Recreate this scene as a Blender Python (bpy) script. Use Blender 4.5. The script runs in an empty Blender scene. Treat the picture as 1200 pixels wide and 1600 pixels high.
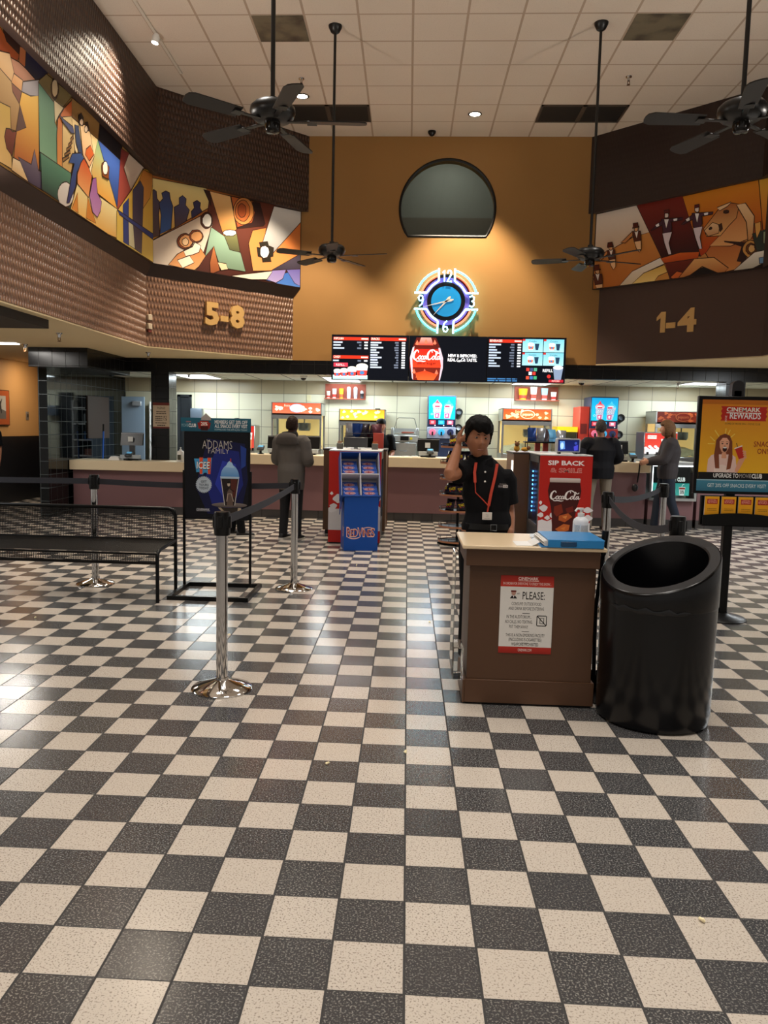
import bpy, bmesh, math, random
from mathutils import Vector, Matrix, noise
S = bpy.context.scene
COL = S.collection
PI = math.pi
rnd = random.Random(7)

# ------------------------------------------------------------ camera, world, lights, exposure
cam_d = bpy.data.cameras.new('camera'); cam = bpy.data.objects.new('camera', cam_d); COL.objects.link(cam)
_r = Vector((0.99843605, 0.05197272, 0.02059819)); _u = Vector((-0.02595834, 0.10466379, 0.99416883)); _f = Vector((-0.04951375, 0.99314869, -0.10584929))
CAMZ = 1.458
cam.matrix_world = Matrix(((_r.x, _u.x, -_f.x, 0), (_r.y, _u.y, -_f.y, 0), (_r.z, _u.z, -_f.z, CAMZ), (0, 0, 0, 1)))
cam_d.sensor_fit = 'VERTICAL'; cam_d.sensor_height = 36; cam_d.sensor_width = 27
cam_d.lens = 1244.07 / 1600 * 36; cam_d.shift_x = (600 - 572.19) / 1600
cam_d.clip_start = 0.05; cam_d.clip_end = 100
S.camera = cam
S.view_settings.view_transform = 'Standard'; S.view_settings.look = 'None'
S.view_settings.exposure = 0.25; S.view_settings.gamma = 1.0; S.view_settings.use_curve_mapping = False
S.cycles.use_denoising = True
S.cycles.max_bounces = 8; S.cycles.diffuse_bounces = 4; S.cycles.glossy_bounces = 4
S.cycles.sample_clamp_indirect = 6.0
W = bpy.data.worlds.new('world'); S.world = W; W.use_nodes = True
W.node_tree.nodes['Background'].inputs[0].default_value = (1.0, 0.93, 0.85, 1)
W.node_tree.nodes['Background'].inputs[1].default_value = 0.34

WARM = (1.0, 0.84, 0.64); COOL = (0.84, 0.96, 1.0); NEUT = (1.0, 0.95, 0.88)
def light(name, kind, loc, power, color, target=None, **kw):
    d = bpy.data.lights.new(name, kind); d.energy = power; d.color = color
    for k, v in kw.items(): setattr(d, k, v)
    o = bpy.data.objects.new(name, d); COL.objects.link(o); o.location = loc
    if target is not None: o.rotation_euler = (Vector(target) - Vector(loc)).to_track_quat('-Z', 'Y').to_euler()
    return o
def spot(loc, target, power, deg, blend=.4, color=WARM, size=.06):
    return light('spot_or_fill_light', 'SPOT', loc, power, color, target, spot_size=math.radians(deg), spot_blend=blend, shadow_soft_size=size)
# recessed cans over the lobby (the ones in view and their row towards the entrance)
spot((0.847, 12.076, 5.93), (0.847, 12.3, 0), 900, 79, .5)
spot((-1.575, 11.453, 5.93), (-1.8, 11.6, 0), 700, 84, .35)
spot((-3.164, 9.655, 5.88), (-3.62, 8.95, 3.9), 340, 92, .8, WARM, .15)
spot((-3.05, 7.2, 5.88), (-3.62, 7.0, 3.2), 130, 70, .8, WARM, .25)
for x, y, p in ((-2.0, 8.4, 230), (0.5, 8.4, 260), (3.0, 8.4, 230), (-1.7, 6.0, 300), (2.6, 6.0, 260), (0.4, 3.0, 330), (-2.2, 2.0, 330), (2.6, 2.4, 280), (0.4, 0.2, 420)):
    spot((x, y, 5.9), (x, y, 0), p, 95, .6, NEUT, .5)
# fluorescent troffers over the concession counter and the low ceiling beside it
for x in (-3.7, -1.15, 0.6, 2.2, 4.85):
    light('troffer_light', 'AREA', (x, 14.15, 2.26), 31, COOL, (x, 14.15, 0), shape='RECTANGLE', size=1.15, size_y=.55)
light('low_ceiling_light', 'AREA', (-5.45, 10.6, 2.46), 30, NEUT, (-5.45, 10.6, 0), shape='RECTANGLE', size=.3, size_y=1.2)
light('low_ceiling_light', 'AREA', (-6.2, 13.9, 2.46), 16, WARM, (-6.4, 14, 0), shape='RECTANGLE', size=.3, size_y=.9)

# ------------------------------------------------------------ helpers
def L1(c): return c / 12.92 if c <= .04045 else ((c + .055) / 1.055) ** 2.4
def hexc(h):
    if not isinstance(h, str): return tuple(h[:3])
    return tuple(L1(int(h[i:i + 2], 16) / 255) for i in (0, 2, 4))
MATS = {}
def M(name, col='808080', rough=.5, metal=0., emit=0., spec=.5, trans=0., ior=1.45, coat=0., ecol=None):
    if name in MATS: return MATS[name]
    m = bpy.data.materials.new(name); m.use_nodes = True
    b = m.node_tree.nodes['Principled BSDF']; c = (*hexc(col), 1)
    b.inputs['Base Color'].default_value = c; b.inputs['Roughness'].default_value = rough; b.inputs['Metallic'].default_value = metal
    b.inputs['Specular IOR Level'].default_value = spec; b.inputs['Transmission Weight'].default_value = trans; b.inputs['IOR'].default_value = ior
    b.inputs['Coat Weight'].default_value = coat
    if emit: b.inputs['Emission Color'].default_value = (*hexc(ecol), 1) if ecol else c; b.inputs['Emission Strength'].default_value = emit
    MATS[name] = m; return m
def nodes(name):
    m = bpy.data.materials.new(name); m.use_nodes = True; MATS[name] = m
    return m, m.node_tree.nodes, m.node_tree.links, m.node_tree.nodes['Principled BSDF']
def artmat(name, rough=.5, emit=0., metal=0., coat=0.):
    if name in MATS: return MATS[name]
    m, N, K, b = nodes(name); a = N.new('ShaderNodeAttribute'); a.attribute_name = 'ink'
    K.new(a.outputs['Color'], b.inputs['Base Color']); b.inputs['Roughness'].default_value = rough; b.inputs['Coat Weight'].default_value = coat; b.inputs['Specular IOR Level'].default_value = .25
    if emit: K.new(a.outputs['Color'], b.inputs['Emission Color']); b.inputs['Emission Strength'].default_value = emit
    return m
PRINT = artmat('printed_paper', .45); SCREEN = artmat('lit_screen', .3, 1.0); BACKLIT = artmat('backlit_print', .35, .9); GLOSSY = artmat('glossy_print', .25)

ORG = {}
def tag(o, label=None, cat=None, group=None, kind=None):
    if label: o['label'] = label
    if cat: o['category'] = cat
    if group: o['group'] = group
    if kind: o['kind'] = kind
    return o
def thing(name, label, cat, loc=(0, 0, 0), rotz=0., group=None):
    o = bpy.data.objects.new(name, None); COL.objects.link(o); o.empty_display_size = .1
    o.location = loc; o.rotation_euler = (0, 0, rotz); ORG[o.name] = (Vector(loc), rotz)
    return tag(o, label, cat, group)
def org(p):
    return ORG[p.name]
def finish(me, name, mats, parent=None, smooth=True, local=False):
    """link a mesh; with a parent, mesh coordinates are world coordinates unless local"""
    for m in (mats if isinstance(mats, (list, tuple)) else [mats]): me.materials.append(m)
    o = bpy.data.objects.new(name, me); COL.objects.link(o)
    if smooth: me.shade_smooth(); me.set_sharp_from_angle(angle=math.radians(38))
    if parent is not None:
        loc, rz = org(parent)
        if not local: me.transform(Matrix.Rotation(-rz, 4, 'Z') @ Matrix.Translation(-loc))
        o.parent = parent; ORG[o.name] = (loc, rz)
    else:
        n = len(me.vertices)
        if n:
            xs = [v.co for v in me.vertices]
            c = Vector(((min(v.x for v in xs) + max(v.x for v in xs)) / 2, (min(v.y for v in xs) + max(v.y for v in xs)) / 2, min(v.z for v in xs)))
            me.transform(Matrix.Translation(-c)); o.location = c; ORG[o.name] = (c, 0.)
    return o
class MB:
    def __init__(s): s.bm = bmesh.new(); s.mi = 0
    def _f(s, vs):
        try: f = s.bm.faces.new(vs); f.material_index = s.mi; return f
        except ValueError: return None
    def box(s, x0, x1, y0, y1, z0, z1, bev=0., mat=None, seg=1):
        b2 = bmesh.new(); bmesh.ops.create_cube(b2, size=1)
        for v in b2.verts: v.co = Vector(((x0 + x1) / 2 + v.co.x * (x1 - x0), (y0 + y1) / 2 + v.co.y * (y1 - y0), (z0 + z1) / 2 + v.co.z * (z1 - z0)))
        if bev: bmesh.ops.bevel(b2, geom=list(b2.edges), offset=bev, segments=seg, affect='EDGES', profile=.5)
        return s.merge(b2, mat)
    def merge(s, b2, mat=None):
        mp = {}
        for v in b2.verts: mp[v] = s.bm.verts.new(mat @ v.co if mat else v.co)
        for f in b2.faces: s._f([mp[v] for v in f.verts])
        b2.free(); return s
    def rings(s, rings, cap=True, closed=False):
        R = [[s.bm.verts.new(p) for p in r] for r in rings]; n = len(R[0])
        for a, b in zip(R, R[1:] + ([R[0]] if closed else [])):
            for i in range(n): s._f([a[i], a[(i + 1) % n], b[(i + 1) % n], b[i]])
        if cap and not closed: s._f(list(reversed(R[0]))); s._f(R[-1])
        return s
    def lathe(s, prof, c=(0, 0, 0), n=24, cap=True, mat=None):
        c = Vector(c); rr = []
        for r, z in prof:
            r = max(r, 1e-4); ring = [Vector((r * math.cos(2 * PI * i / n), r * math.sin(2 * PI * i / n), z)) + c for i in range(n)]
            rr.append([mat @ p for p in ring] if mat else ring)
        return s.rings(rr, cap)
    def tube(s, pts, r, n=8, closed=False, flat=None, cap=True):
        pts = [Vector(p) for p in pts]; m = len(pts); rr = []; up = None
        for i, p in enumerate(pts):
            if closed: t = pts[(i + 1) % m] - pts[i - 1]
            else: t = pts[min(i + 1, m - 1)] - pts[max(i - 1, 0)]
            t.normalize()
            if up is None: up = Vector((0, 0, 1)) if abs(t.z) < .9 else Vector((0, 1, 0))
            sd = t.cross(up)
            if sd.length < 1e-4: sd = t.orthogonal()
            sd.normalize(); u2 = sd.cross(t).normalized(); up = u2
            q = r[i] if isinstance(r, (list, tuple)) else r
            a, b = q if isinstance(q, tuple) else ((q, q) if flat is None else (q, q * flat))
            rr.append([p + sd * (a * math.cos(2 * PI * k / n)) + u2 * (b * math.sin(2 * PI * k / n)) for k in range(n)])
        return s.rings(rr, cap, closed)
    def prism(s, poly, a, b, axis='Y'):
        """poly of 2d points extruded along an axis: Y -> (x,z), Z -> (x,y), X -> (y,z)"""
        f = {'Y': lambda p, t: (p[0], t, p[1]), 'Z': lambda p, t: (p[0], p[1], t), 'X': lambda p, t: (t, p[0], p[1])}[axis]
        return s.rings([[Vector(f(p, a)) for p in poly], [Vector(f(p, b)) for p in poly]])
    def quad(s, *pts): s._f([s.bm.verts.new(Vector(p)) for p in pts]); return s
    def ball(s, c, r, n=12, m=8):
        c = Vector(c); r = r if isinstance(r, tuple) else (r, r, r); rr = []
        for j in range(m + 1):
            t = -PI / 2 + PI * j / m; k = max(math.cos(t), 1e-3)
            rr.append([c + Vector((r[0] * k * math.cos(2 * PI * i / n), r[1] * k * math.sin(2 * PI * i / n), r[2] * math.sin(t))) for i in range(n)])
        return s.rings(rr)
    def mesh(s):
        bmesh.ops.recalc_face_normals(s.bm, faces=s.bm.faces)
        me = bpy.data.meshes.new('m'); s.bm.to_mesh(me); s.bm.free(); return me
    def out(s, name, mat, parent=None, smooth=True, local=False):
        return finish(s.mesh(), name, mat, parent, smooth, local)
def box(name, mat, parent, x0, x1, y0, y1, z0, z1, bev=0., seg=1, local=False):
    return MB().box(x0, x1, y0, y1, z0, z1, bev, seg=seg).out(name, mat, parent, local=local)
def struct(o, name=None): o['kind'] = 'structure'; return o
def dup(root, loc, rotz=None, label=None, group=None):
    r = root.copy(); COL.objects.link(r); r.location = loc; ORG[r.name] = (Vector(loc), root.rotation_euler.z if rotz is None else rotz)
    if rotz is not None: r.rotation_euler = (0, 0, rotz)
    if label: r['label'] = label
    if group: r['group'] = group
    for ch in list(root.children):
        c = ch.copy(); COL.objects.link(c); c.parent = r
        for g in list(ch.children):
            d = g.copy(); COL.objects.link(d); d.parent = c
    return r
def rotm(c, ax, deg): return Matrix.Translation(Vector(c)) @ Matrix.Rotation(math.radians(deg), 4, ax) @ Matrix.Translation(-Vector(c))

# ------------------------------------------------------------ printed artwork: coloured flat shapes and lettering on one sheet
TXT = {}
def textmesh(t, bold):
    k = (t, bold)
    if k in TXT: return TXT[k]
    cu = bpy.data.curves.new('t', 'FONT'); cu.body = t; cu.size = 1; cu.offset = bold; cu.resolution_u = 2; cu.fill_mode = 'FRONT'
    ob = bpy.data.objects.new('t', cu); COL.objects.link(ob)
    dg = bpy.context.evaluated_depsgraph_get(); me = bpy.data.meshes.new_from_object(ob.evaluated_get(dg))
    vs = [(v.co.x, v.co.y) for v in me.vertices]; fs = [tuple(p.vertices) for p in me.polygons]
    bpy.data.objects.remove(ob); bpy.data.curves.remove(cu); bpy.data.meshes.remove(me)
    TXT[k] = (vs, fs); return TXT[k]
CAP = .69
def ellp(cx, cy, rx, ry, n=20, a0=0., a1=360.):
    full = abs(a1 - a0) >= 360
    return [(cx + rx * math.cos(math.radians(a0 + (a1 - a0) * i / (n if full else n - 1))), cy + ry * math.sin(math.radians(a0 + (a1 - a0) * i / (n if full else n - 1)))) for i in range(n)]
class Art:
    """a sheet W x H in its own units, y down"""
    def __init__(s, w, h, bg=None, bg2=None):
        s.w, s.h = w, h; s.v = []; s.f = []; s.c = []; s.k = 0
        if bg: s.rect(0, 0, w, h, bg, bg2)
    def add(s, vs, fs, cols, same=False):
        if not same: s.k += 1
        b = len(s.v); s.v += [(x, y, s.k) for x, y in vs]; s.f += [tuple(i + b for i in f) for f in fs]; s.c += cols
    def poly(s, pts, c, c2=None, horiz=False, same=False):
        c = hexc(c); c2 = hexc(c2) if c2 else c
        q = [p[0] if horiz else p[1] for p in pts]; lo, hi = min(q), max(q); d = (hi - lo) or 1
        s.add(pts, [tuple(range(len(pts)))], [tuple(a + (b_ - a) * ((t - lo) / d) for a, b_ in zip(c, c2)) for t in q], same)
    def rect(s, x0, y0, x1, y1, c, c2=None, same=False, horiz=False): s.poly([(x0, y0), (x1, y0), (x1, y1), (x0, y1)], c, c2, horiz, same)
    def ell(s, cx, cy, rx, ry, c, c2=None, n=20, same=False, a0=0., a1=360.): s.poly(ellp(cx, cy, rx, ry, n, a0, a1), c, c2, False, same)
    def stroke(s, pts, w, c, closed=False, same=False):
        n = len(pts); L, R = [], []
        for i in range(n):
            p = pts[i]; a = pts[i - 1] if (i or closed) else p; b = pts[(i + 1) % n] if (i < n - 1 or closed) else p
            dx, dy = b[0] - a[0], b[1] - a[1]; l = math.hypot(dx, dy) or 1; ww = (w[i] if isinstance(w, list) else w) / 2
            L.append((p[0] - dy / l * ww, p[1] + dx / l * ww)); R.append((p[0] + dy / l * ww, p[1] - dx / l * ww))
        m = n if closed else n - 1; vs = L + R
        s.add(vs, [(i, (i + 1) % n, n + (i + 1) % n, n + i) for i in range(m)], [hexc(c)] * len(vs), same)
    def text(s, t, x, y, h, c, w=None, al='C', bold=0., shear=0., rot=0., same=False, arch=0.):
        """baseline at y, cap height h"""
        vs, fs = textmesh(t, bold); sc = h / CAP
        x0 = min(v[0] for v in vs); x1 = max(v[0] for v in vs); sx = sc if w is None else w / ((x1 - x0) or 1)
        tw = (x1 - x0) * sx; ox = {'C': -tw / 2, 'L': 0, 'R': -tw}[al]
        ca, sa = math.cos(math.radians(rot)), math.sin(math.radians(rot)); P = []
        for vx, vy in vs:
            X = (vx - x0) * sx + ox + shear * vy * sc; Y = -vy * sc
            if arch: Y += arch * ((X / (tw / 2 or 1)) ** 2)
            P.append((x + X * ca - Y * sa, y + X * sa + Y * ca))
        s.add(P, fs, [hexc(c)] * len(P), same)
    def lines(s, x0, x1, y, n, dy, h, c, cuts=3, same=True):
        """rows of small unreadable print"""
        for i in range(n):
            x = x0
            while x < x1 - .02 * (x1 - x0):
                e = min(x1, x + rnd.uniform(.08, .3) * (x1 - x0)); s.rect(x, y + i * dy, e, y + i * dy + h, c, same=True); x = e + .03 * (x1 - x0)
    def out(s, name, parent, loc, wid, hei, mat=None, rotz=0., tilt=0., eps=.0003, label=None, gain=1., fn=None):
        """loc: world position of the sheet's bottom left corner; faces -Y before rotz; tilt leans the top back (deg)"""
        bm = bmesh.new(); R = Matrix.Translation(Vector(loc)) @ Matrix.Rotation(rotz, 4, 'Z') @ Matrix.Rotation(math.radians(-tilt), 4, 'X')
        vl = []; lay = bm.verts.layers.float_color.new('ink')
        for x, y, k in s.v:
            X, Z = x / s.w * wid, (1 - y / s.h) * hei; Y = -k * eps
            if fn: X, Y, Z = fn(X, Y, Z)
            vl.append(bm.verts.new(R @ Vector((X, Y, Z))))
        for v, c in zip(vl, s.c): v[lay] = (*[min(1., q * gain) for q in c], 1)
        for f in s.f:
            try: bm.faces.new([vl[i] for i in f])
            except ValueError: pass
        bm.normal_update()
        d = R.to_3x3() @ Vector((0, -1, 0))
        if not fn:
            for f in bm.faces:
                if f.normal.dot(d) < 0: f.normal_flip()
        me = bpy.data.meshes.new('m'); bm.to_mesh(me); bm.free()
        o = finish(me, name, mat or PRINT, parent, smooth=False)
        if label: o['label'] = label
        return o
def crowd_logo(a, x, y, w, c, sub=True):
    """the cinema's line logo: spaced capitals over a bar"""
    a.text('CINEMARK', x, y, w * .13, c, w=w, bold=.02); a.rect(x - w * .5, y + w * .03, x + w * .52, y + w * .055, c, same=True)
def soda_script(a, x, y, w, c, red=None):
    """flowing script wordmark, lower left of its box at x,y; drawn as brush strokes"""
    k = w / 100.
    def st(pts, ws):
        out = []
        n = len(pts)
        P = [Vector((p[0], p[1])) for p in pts]; WW = []
        res = []
        for i in range(n - 1):
            p0, p1, p2, p3 = P[max(i - 1, 0)], P[i], P[i + 1], P[min(i + 2, n - 1)]
            for j in range(4):
                t = j / 4; res.append(.5 * ((2 * p1) + (p2 - p0) * t + (2 * p0 - 5 * p1 + 4 * p2 - p3) * t * t + (3 * p1 - p0 - 3 * p2 + p3) * t ** 3)); WW.append(ws[i] + (ws[i + 1] - ws[i]) * t)
        res.append(P[-1]); WW.append(ws[-1])
        a.stroke([(x + q.x * k, y - q.y * k) for q in res], [q * k for q in WW], c, same=True)
    a.k += 1
    def cap(o, tail):
        st([(o + 17, 26), (o + 16, 32), (o + 10, 33), (o + 3, 24), (o, 10), (o + 4, 2), (o + 10, 2), (o + 16, 8)], [3, 3, 4, 6.5, 7, 5.5, 3, 2])
        if tail: st([(o + 4, 2), (o + 12, -5), (o + 24, -4), (o + 36, -6), (o + 44, -4)], [2, 3, 4, 3, 1])
        else: st([(o + 10, 33), (o + 20, 36), (o + 32, 28), (o + 42, 24), (o + 46, 29)], [3, 4, 4, 3, 2])
    def o_(o): st([(o + 6, 14), (o + 2, 11), (o, 6), (o + 2, 2), (o + 6, 3), (o + 9, 9), (o + 8, 14), (o + 5, 14)], [3, 3.4, 3.6, 3, 2.4, 3, 3, 2.4])
    def c_(o): st([(o + 8, 12), (o + 5, 14), (o + 1, 9), (o + 1, 3), (o + 5, 2), (o + 10, 6)], [2.5, 3, 3.6, 3.4, 2.6, 1.6])
    def a_(o): st([(o + 8, 13), (o + 3, 13), (o, 7), (o + 1, 2), (o + 5, 4), (o + 9, 14), (o + 8, 4), (o + 11, 3), (o + 14, 7)], [2.4, 3, 3.4, 3, 2.2, 2.6, 3.4, 2.4, 1.4])
    cap(0, True); o_(17); c_(27); a_(36); st([(49, 12), (53, 12)], [3.2, 3.2])
    cap(50, False); o_(67); st([(77, 5), (83, 18), (86, 28), (82, 30), (80, 16), (79, 4), (82, 2), (86, 7)], [2, 2.4, 2.6, 2.8, 3.6, 3.4, 2.4, 1.6]); a_(86)
# ------------------------------------------------------------ the building
def N_(N, K, op, a, b=None, c=None):
    n = N.new('ShaderNodeMath'); n.operation = op
    for i, v in enumerate((a, b, c)):
        if v is None: continue
        if isinstance(v, (int, float)): n.inputs[i].default_value = v
        else: K.new(v, n.inputs[i])
    return n.outputs[0]
def mix(N, K, fac, a, b):
    n = N.new('ShaderNodeMix'); n.data_type = 'RGBA'
    for s, v in ((n.inputs[0], fac), (n.inputs[6], a), (n.inputs[7], b)):
        if isinstance(v, (int, float)): s.default_value = v
        elif isinstance(v, str): s.default_value = (*hexc(v), 1)
        else: K.new(v, s)
    return n.outputs[2]
def pos(N):
    g = N.new('ShaderNodeNewGeometry'); return g.outputs['Position']
def xyz(N, K):
    s = N.new('ShaderNodeSeparateXYZ'); K.new(pos(N), s.inputs[0]); return s.outputs
def noise_(N, K, scale, detail=2., vec=None):
    n = N.new('ShaderNodeTexNoise'); n.inputs['Scale'].default_value = scale; n.inputs['Detail'].default_value = detail
    K.new(vec if vec is not None else pos(N), n.inputs['Vector']); return n.outputs['Fac']
def edge(N, K, u, w):
    """1 in a joint of width w (share of the cell) round whole numbers of u"""
    f = N_(N, K, 'FRACT', u); d = N_(N, K, 'MINIMUM', f, N_(N, K, 'SUBTRACT', 1., f)); return N_(N, K, 'LESS_THAN', d, w / 2)
def ramp(N, K, v, lo, hi):
    n = N.new('ShaderNodeMapRange'); n.inputs[1].default_value = lo; n.inputs[2].default_value = hi; K.new(v, n.inputs[0]); return n.outputs[0]
def bump(N, K, b, h, strength, dist):
    n = N.new('ShaderNodeBump'); n.inputs['Strength'].default_value = strength; n.inputs['Distance'].default_value = dist
    K.new(h, n.inputs['Height']); K.new(n.outputs[0], b.inputs['Normal'])

def floor_mat():
    m, N, K, b = nodes('checker_tile'); p = xyz(N, K); T = .2032
    u = N_(N, K, 'DIVIDE', N_(N, K, 'SUBTRACT', p[0], .0277), T); v = N_(N, K, 'DIVIDE', N_(N, K, 'SUBTRACT', p[1], 1.922), T)
    fu, fv = N_(N, K, 'FLOOR', u), N_(N, K, 'FLOOR', v)
    par = N_(N, K, 'FLOORED_MODULO', N_(N, K, 'ADD', fu, fv), 2.)
    cell = N.new('ShaderNodeCombineXYZ'); K.new(fu, cell.inputs[0]); K.new(fv, cell.inputs[1])
    wn = N.new('ShaderNodeTexWhiteNoise'); wn.noise_dimensions = '2D'; K.new(cell.outputs[0], wn.inputs['Vector'])
    sp = noise_(N, K, 165., 3.); sp2 = noise_(N, K, 170., 1.)
    lightc = mix(N, K, ramp(N, K, sp, .54, .66), 'C6BCB0', '74695F'); lightc = mix(N, K, N_(N, K, 'MULTIPLY', wn.outputs['Value'], .35), lightc, 'C0B4A6')
    dark = mix(N, K, ramp(N, K, sp, .52, .68), '3A3A3C', '96948F'); dark = mix(N, K, N_(N, K, 'MULTIPLY', wn.outputs['Value'], .4), dark, '3E3D3F')
    c = mix(N, K, par, dark, lightc)
    g = N_(N, K, 'MAXIMUM', edge(N, K, u, .034), edge(N, K, v, .022)); c = mix(N, K, g, c, '1E1B1A')
    K.new(c, b.inputs['Base Color'])
    r = N_(N, K, 'MULTIPLY_ADD', noise_(N, K, 2.2, 3.), .06, .17); r = N_(N, K, 'MAXIMUM', r, N_(N, K, 'MULTIPLY', g, .7)); K.new(r, b.inputs['Roughness'])
    bump(N, K, b, N_(N, K, 'MULTIPLY_ADD', g, -1., N_(N, K, 'MULTIPLY', sp2, .12)), .35, .0015)
    b.inputs['Specular IOR Level'].default_value = .75
    return m
struct(box('floor', floor_mat(), None, -9.5, 8.5, -4, 16.5, -.1, 0))

def ceil_mat():
    m, N, K, b = nodes('ceiling_tile'); p = xyz(N, K)
    u = N_(N, K, 'DIVIDE', N_(N, K, 'ADD', p[0], .06), .603); v = N_(N, K, 'DIVIDE', N_(N, K, 'SUBTRACT', p[1], 12.98), .617)
    g = N_(N, K, 'MAXIMUM', edge(N, K, u, .045), edge(N, K, v, .04))
    c = mix(N, K, noise_(N, K, 1.1, 3.), 'D8CABB', 'CDBEAD'); c = mix(N, K, ramp(N, K, noise_(N, K, 90., 2.), .55, .75), c, 'C2B4A4')
    c = mix(N, K, g, c, 'AD9884'); K.new(c, b.inputs['Base Color']); b.inputs['Roughness'].default_value = .9
    bump(N, K, b, g, .5, .006); return m
CE = 5.978
struct(MB().prism([(-4, -4), (5.2, -4), (5.2, 13.1), (-4, 13.1)], CE, CE + .1, 'Z').out('ceiling', ceil_mat()))

def weave_mat(name, c0, c1, per, row, spec, amp=1.):
    m, N, K, b = nodes(name); p = xyz(N, K)
    tex = N.new('ShaderNodeTexCoord'); q = N.new('ShaderNodeSeparateXYZ'); K.new(tex.outputs['UV'], q.inputs[0])
    u = N_(N, K, 'DIVIDE', q.outputs[0], per); v = N_(N, K, 'DIVIDE', q.outputs[1], row)
    k = N_(N, K, 'FLOOR', v); fv = N_(N, K, 'FRACT', v)
    ph = N_(N, K, 'ADD', u, N_(N, K, 'MULTIPLY', N_(N, K, 'FLOORED_MODULO', k, 2.), .5)); fu = N_(N, K, 'FRACT', ph)
    tri = N_(N, K, 'ABSOLUTE', N_(N, K, 'SUBTRACT', fu, .5)); arc = N_(N, K, 'SINE', N_(N, K, 'MULTIPLY', fv, PI))
    h = N_(N, K, 'MULTIPLY', N_(N, K, 'MAXIMUM', N_(N, K, 'SUBTRACT', N_(N, K, 'MULTIPLY', arc, .5), tri), 0.), 2.)
    bump(N, K, b, h, amp, .022)
    K.new(mix(N, K, h, c0, c1), b.inputs['Base Color']); b.inputs['Roughness'].default_value = .42; b.inputs['Specular IOR Level'].default_value = spec
    return m
WV = weave_mat('woven_bronze_panel_lit', '765441', 'A87F64', .052, .092, .9)  # lower band: bronze weave lightened in colour as if lit by the downlight
WVU = weave_mat('woven_bronze_panel_shaded', '3C2A22', '66493A', .052, .092, .35)  # same weave darkened in colour for the unlit upper band
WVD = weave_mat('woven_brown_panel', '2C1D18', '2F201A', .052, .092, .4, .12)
WVR = M('brown_wall_paint', '4A352D', .6)
DARKBROWN = M('dark_brown_trim', '3A2A24', .6)
def uvwall(name, pts, z0, z1, mat, back):
    """a vertical face along plan points with a thickness towards back; UV in metres along it"""
    bm = bmesh.new(); uv = bm.loops.layers.uv.new('uv'); d = 0
    for a, b_ in zip(pts, pts[1:]):
        l = math.hypot(b_[0] - a[0], b_[1] - a[1]); f = bm.faces.new([bm.verts.new((*a, z0)), bm.verts.new((*b_, z0)), bm.verts.new((*b_, z1)), bm.verts.new((*a, z1))])
        for lp, q in zip(f.loops, ((d, z0), (d + l, z0), (d + l, z1), (d, z1))): lp[uv].uv = q
        d += l
    bk = list(back)
    for z, rev in ((z0, 0), (z1, 1)):
        f = bm.faces.new([bm.verts.new((*q, z)) for q in pts + bk]); f.material_index = 1
    me = bpy.data.meshes.new('m'); bm.to_mesh(me); bm.free()
    return struct(finish(me, name, [mat, DARKBROWN], None, smooth=False))
XC = .53
def mir(P): return [(2 * XC - x, y) for x, y in P]
up = [(-3.51, -3.5), (-3.51, 11.14), (-1.66, 12.98)]; mu = [(-3.60, -3.5), (-3.60, 11.155), (-1.775, 12.98)]; lo = [(-3.69, -3.5), (-3.69, 11.18), (-1.89, 12.98)]
bk = [(-4.1, 12.98), (-4.1, -3.5)]
uvwall('wall_left_upper', up, 4.83, CE, WVU, bk); uvwall('wall_left_middle', mu, 3.65, 4.83, DARKBROWN, bk); uvwall('wall_left_lower', lo, 2.525, 3.60, WV, bk)
uvwall('wall_right_upper', mir(up), 4.83, CE, WVD, mir(bk)); uvwall('wall_right_middle', mir(mu), 3.68, 4.83, DARKBROWN, mir(bk)); uvwall('wall_right_lower', mir(lo), 2.525, 3.68, WVR, mir(bk))
b = MB()
for i in range(2): b.quad((*mu[i], 3.65), (*mu[i + 1], 3.65), (*lo[i + 1], 3.49), (*lo[i], 3.49))
struct(b.out('trim_1', DARKBROWN, smooth=False))
def clip(P, x0, x1, y0, y1):
    for ax, lim, sg in ((0, x0, 1), (0, x1, -1), (1, y0, 1), (1, y1, -1)):
        Q = []
        for i, p in enumerate(P):
            q = P[i - 1]; ip, iq = (p[ax] - lim) * sg >= 0, (q[ax] - lim) * sg >= 0
            if ip != iq:
                t = (lim - q[ax]) / (p[ax] - q[ax]); Q.append((q[0] + (p[0] - q[0]) * t, q[1] + (p[1] - q[1]) * t))
            if ip: Q.append(p)
        P = Q
        if len(P) < 3: return []
    return P
def mural(name, label, data, s0, s1, z0, z1, base, fn):
    a = Art(1, 1); a.poly([(s0, z0), (s1, z0), (s1, z1), (s0, z1)], base)
    for c0, c1, q in data:
        P = clip(list(zip(q[::2], q[1::2])), s0, s1, z0, z1)
        if P:
            if len(P) < 19 or max(p[0] for p in P) - min(p[0] for p in P) > .1: a.stroke([(min(max(x, s0), s1), min(max(y, z0), z1)) for x, y in P], .022, '2E180E', True)
            a.poly(P, c1, c0)
    bm = bmesh.new(); lay = bm.verts.layers.float_color.new('ink'); vl = [bm.verts.new(fn(x, y,   .003 + k * .00014)) for x, y, k in a.v]
    for v, c in zip(vl, a.c): v[lay] = (*c, 1)
    for f in a.f:
        try: bm.faces.new([vl[i] for i in f])
        except ValueError: pass
    me = bpy.data.meshes.new('m'); bm.to_mesh(me); bm.free()
    return me
R2 = math.sqrt(.5)
fA = lambda s, z, d: (-3.60 + d, s, z); fB = lambda s, z, d: (-3.60 + s * R2 + d * R2, 11.155 + s * R2 - d * R2, z); fR = lambda s, z, d: (2.835 + s * R2 - d * R2, 12.98 - s * R2 - d * R2, z)
MURALMAT = artmat('mural_print', .5)
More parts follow.
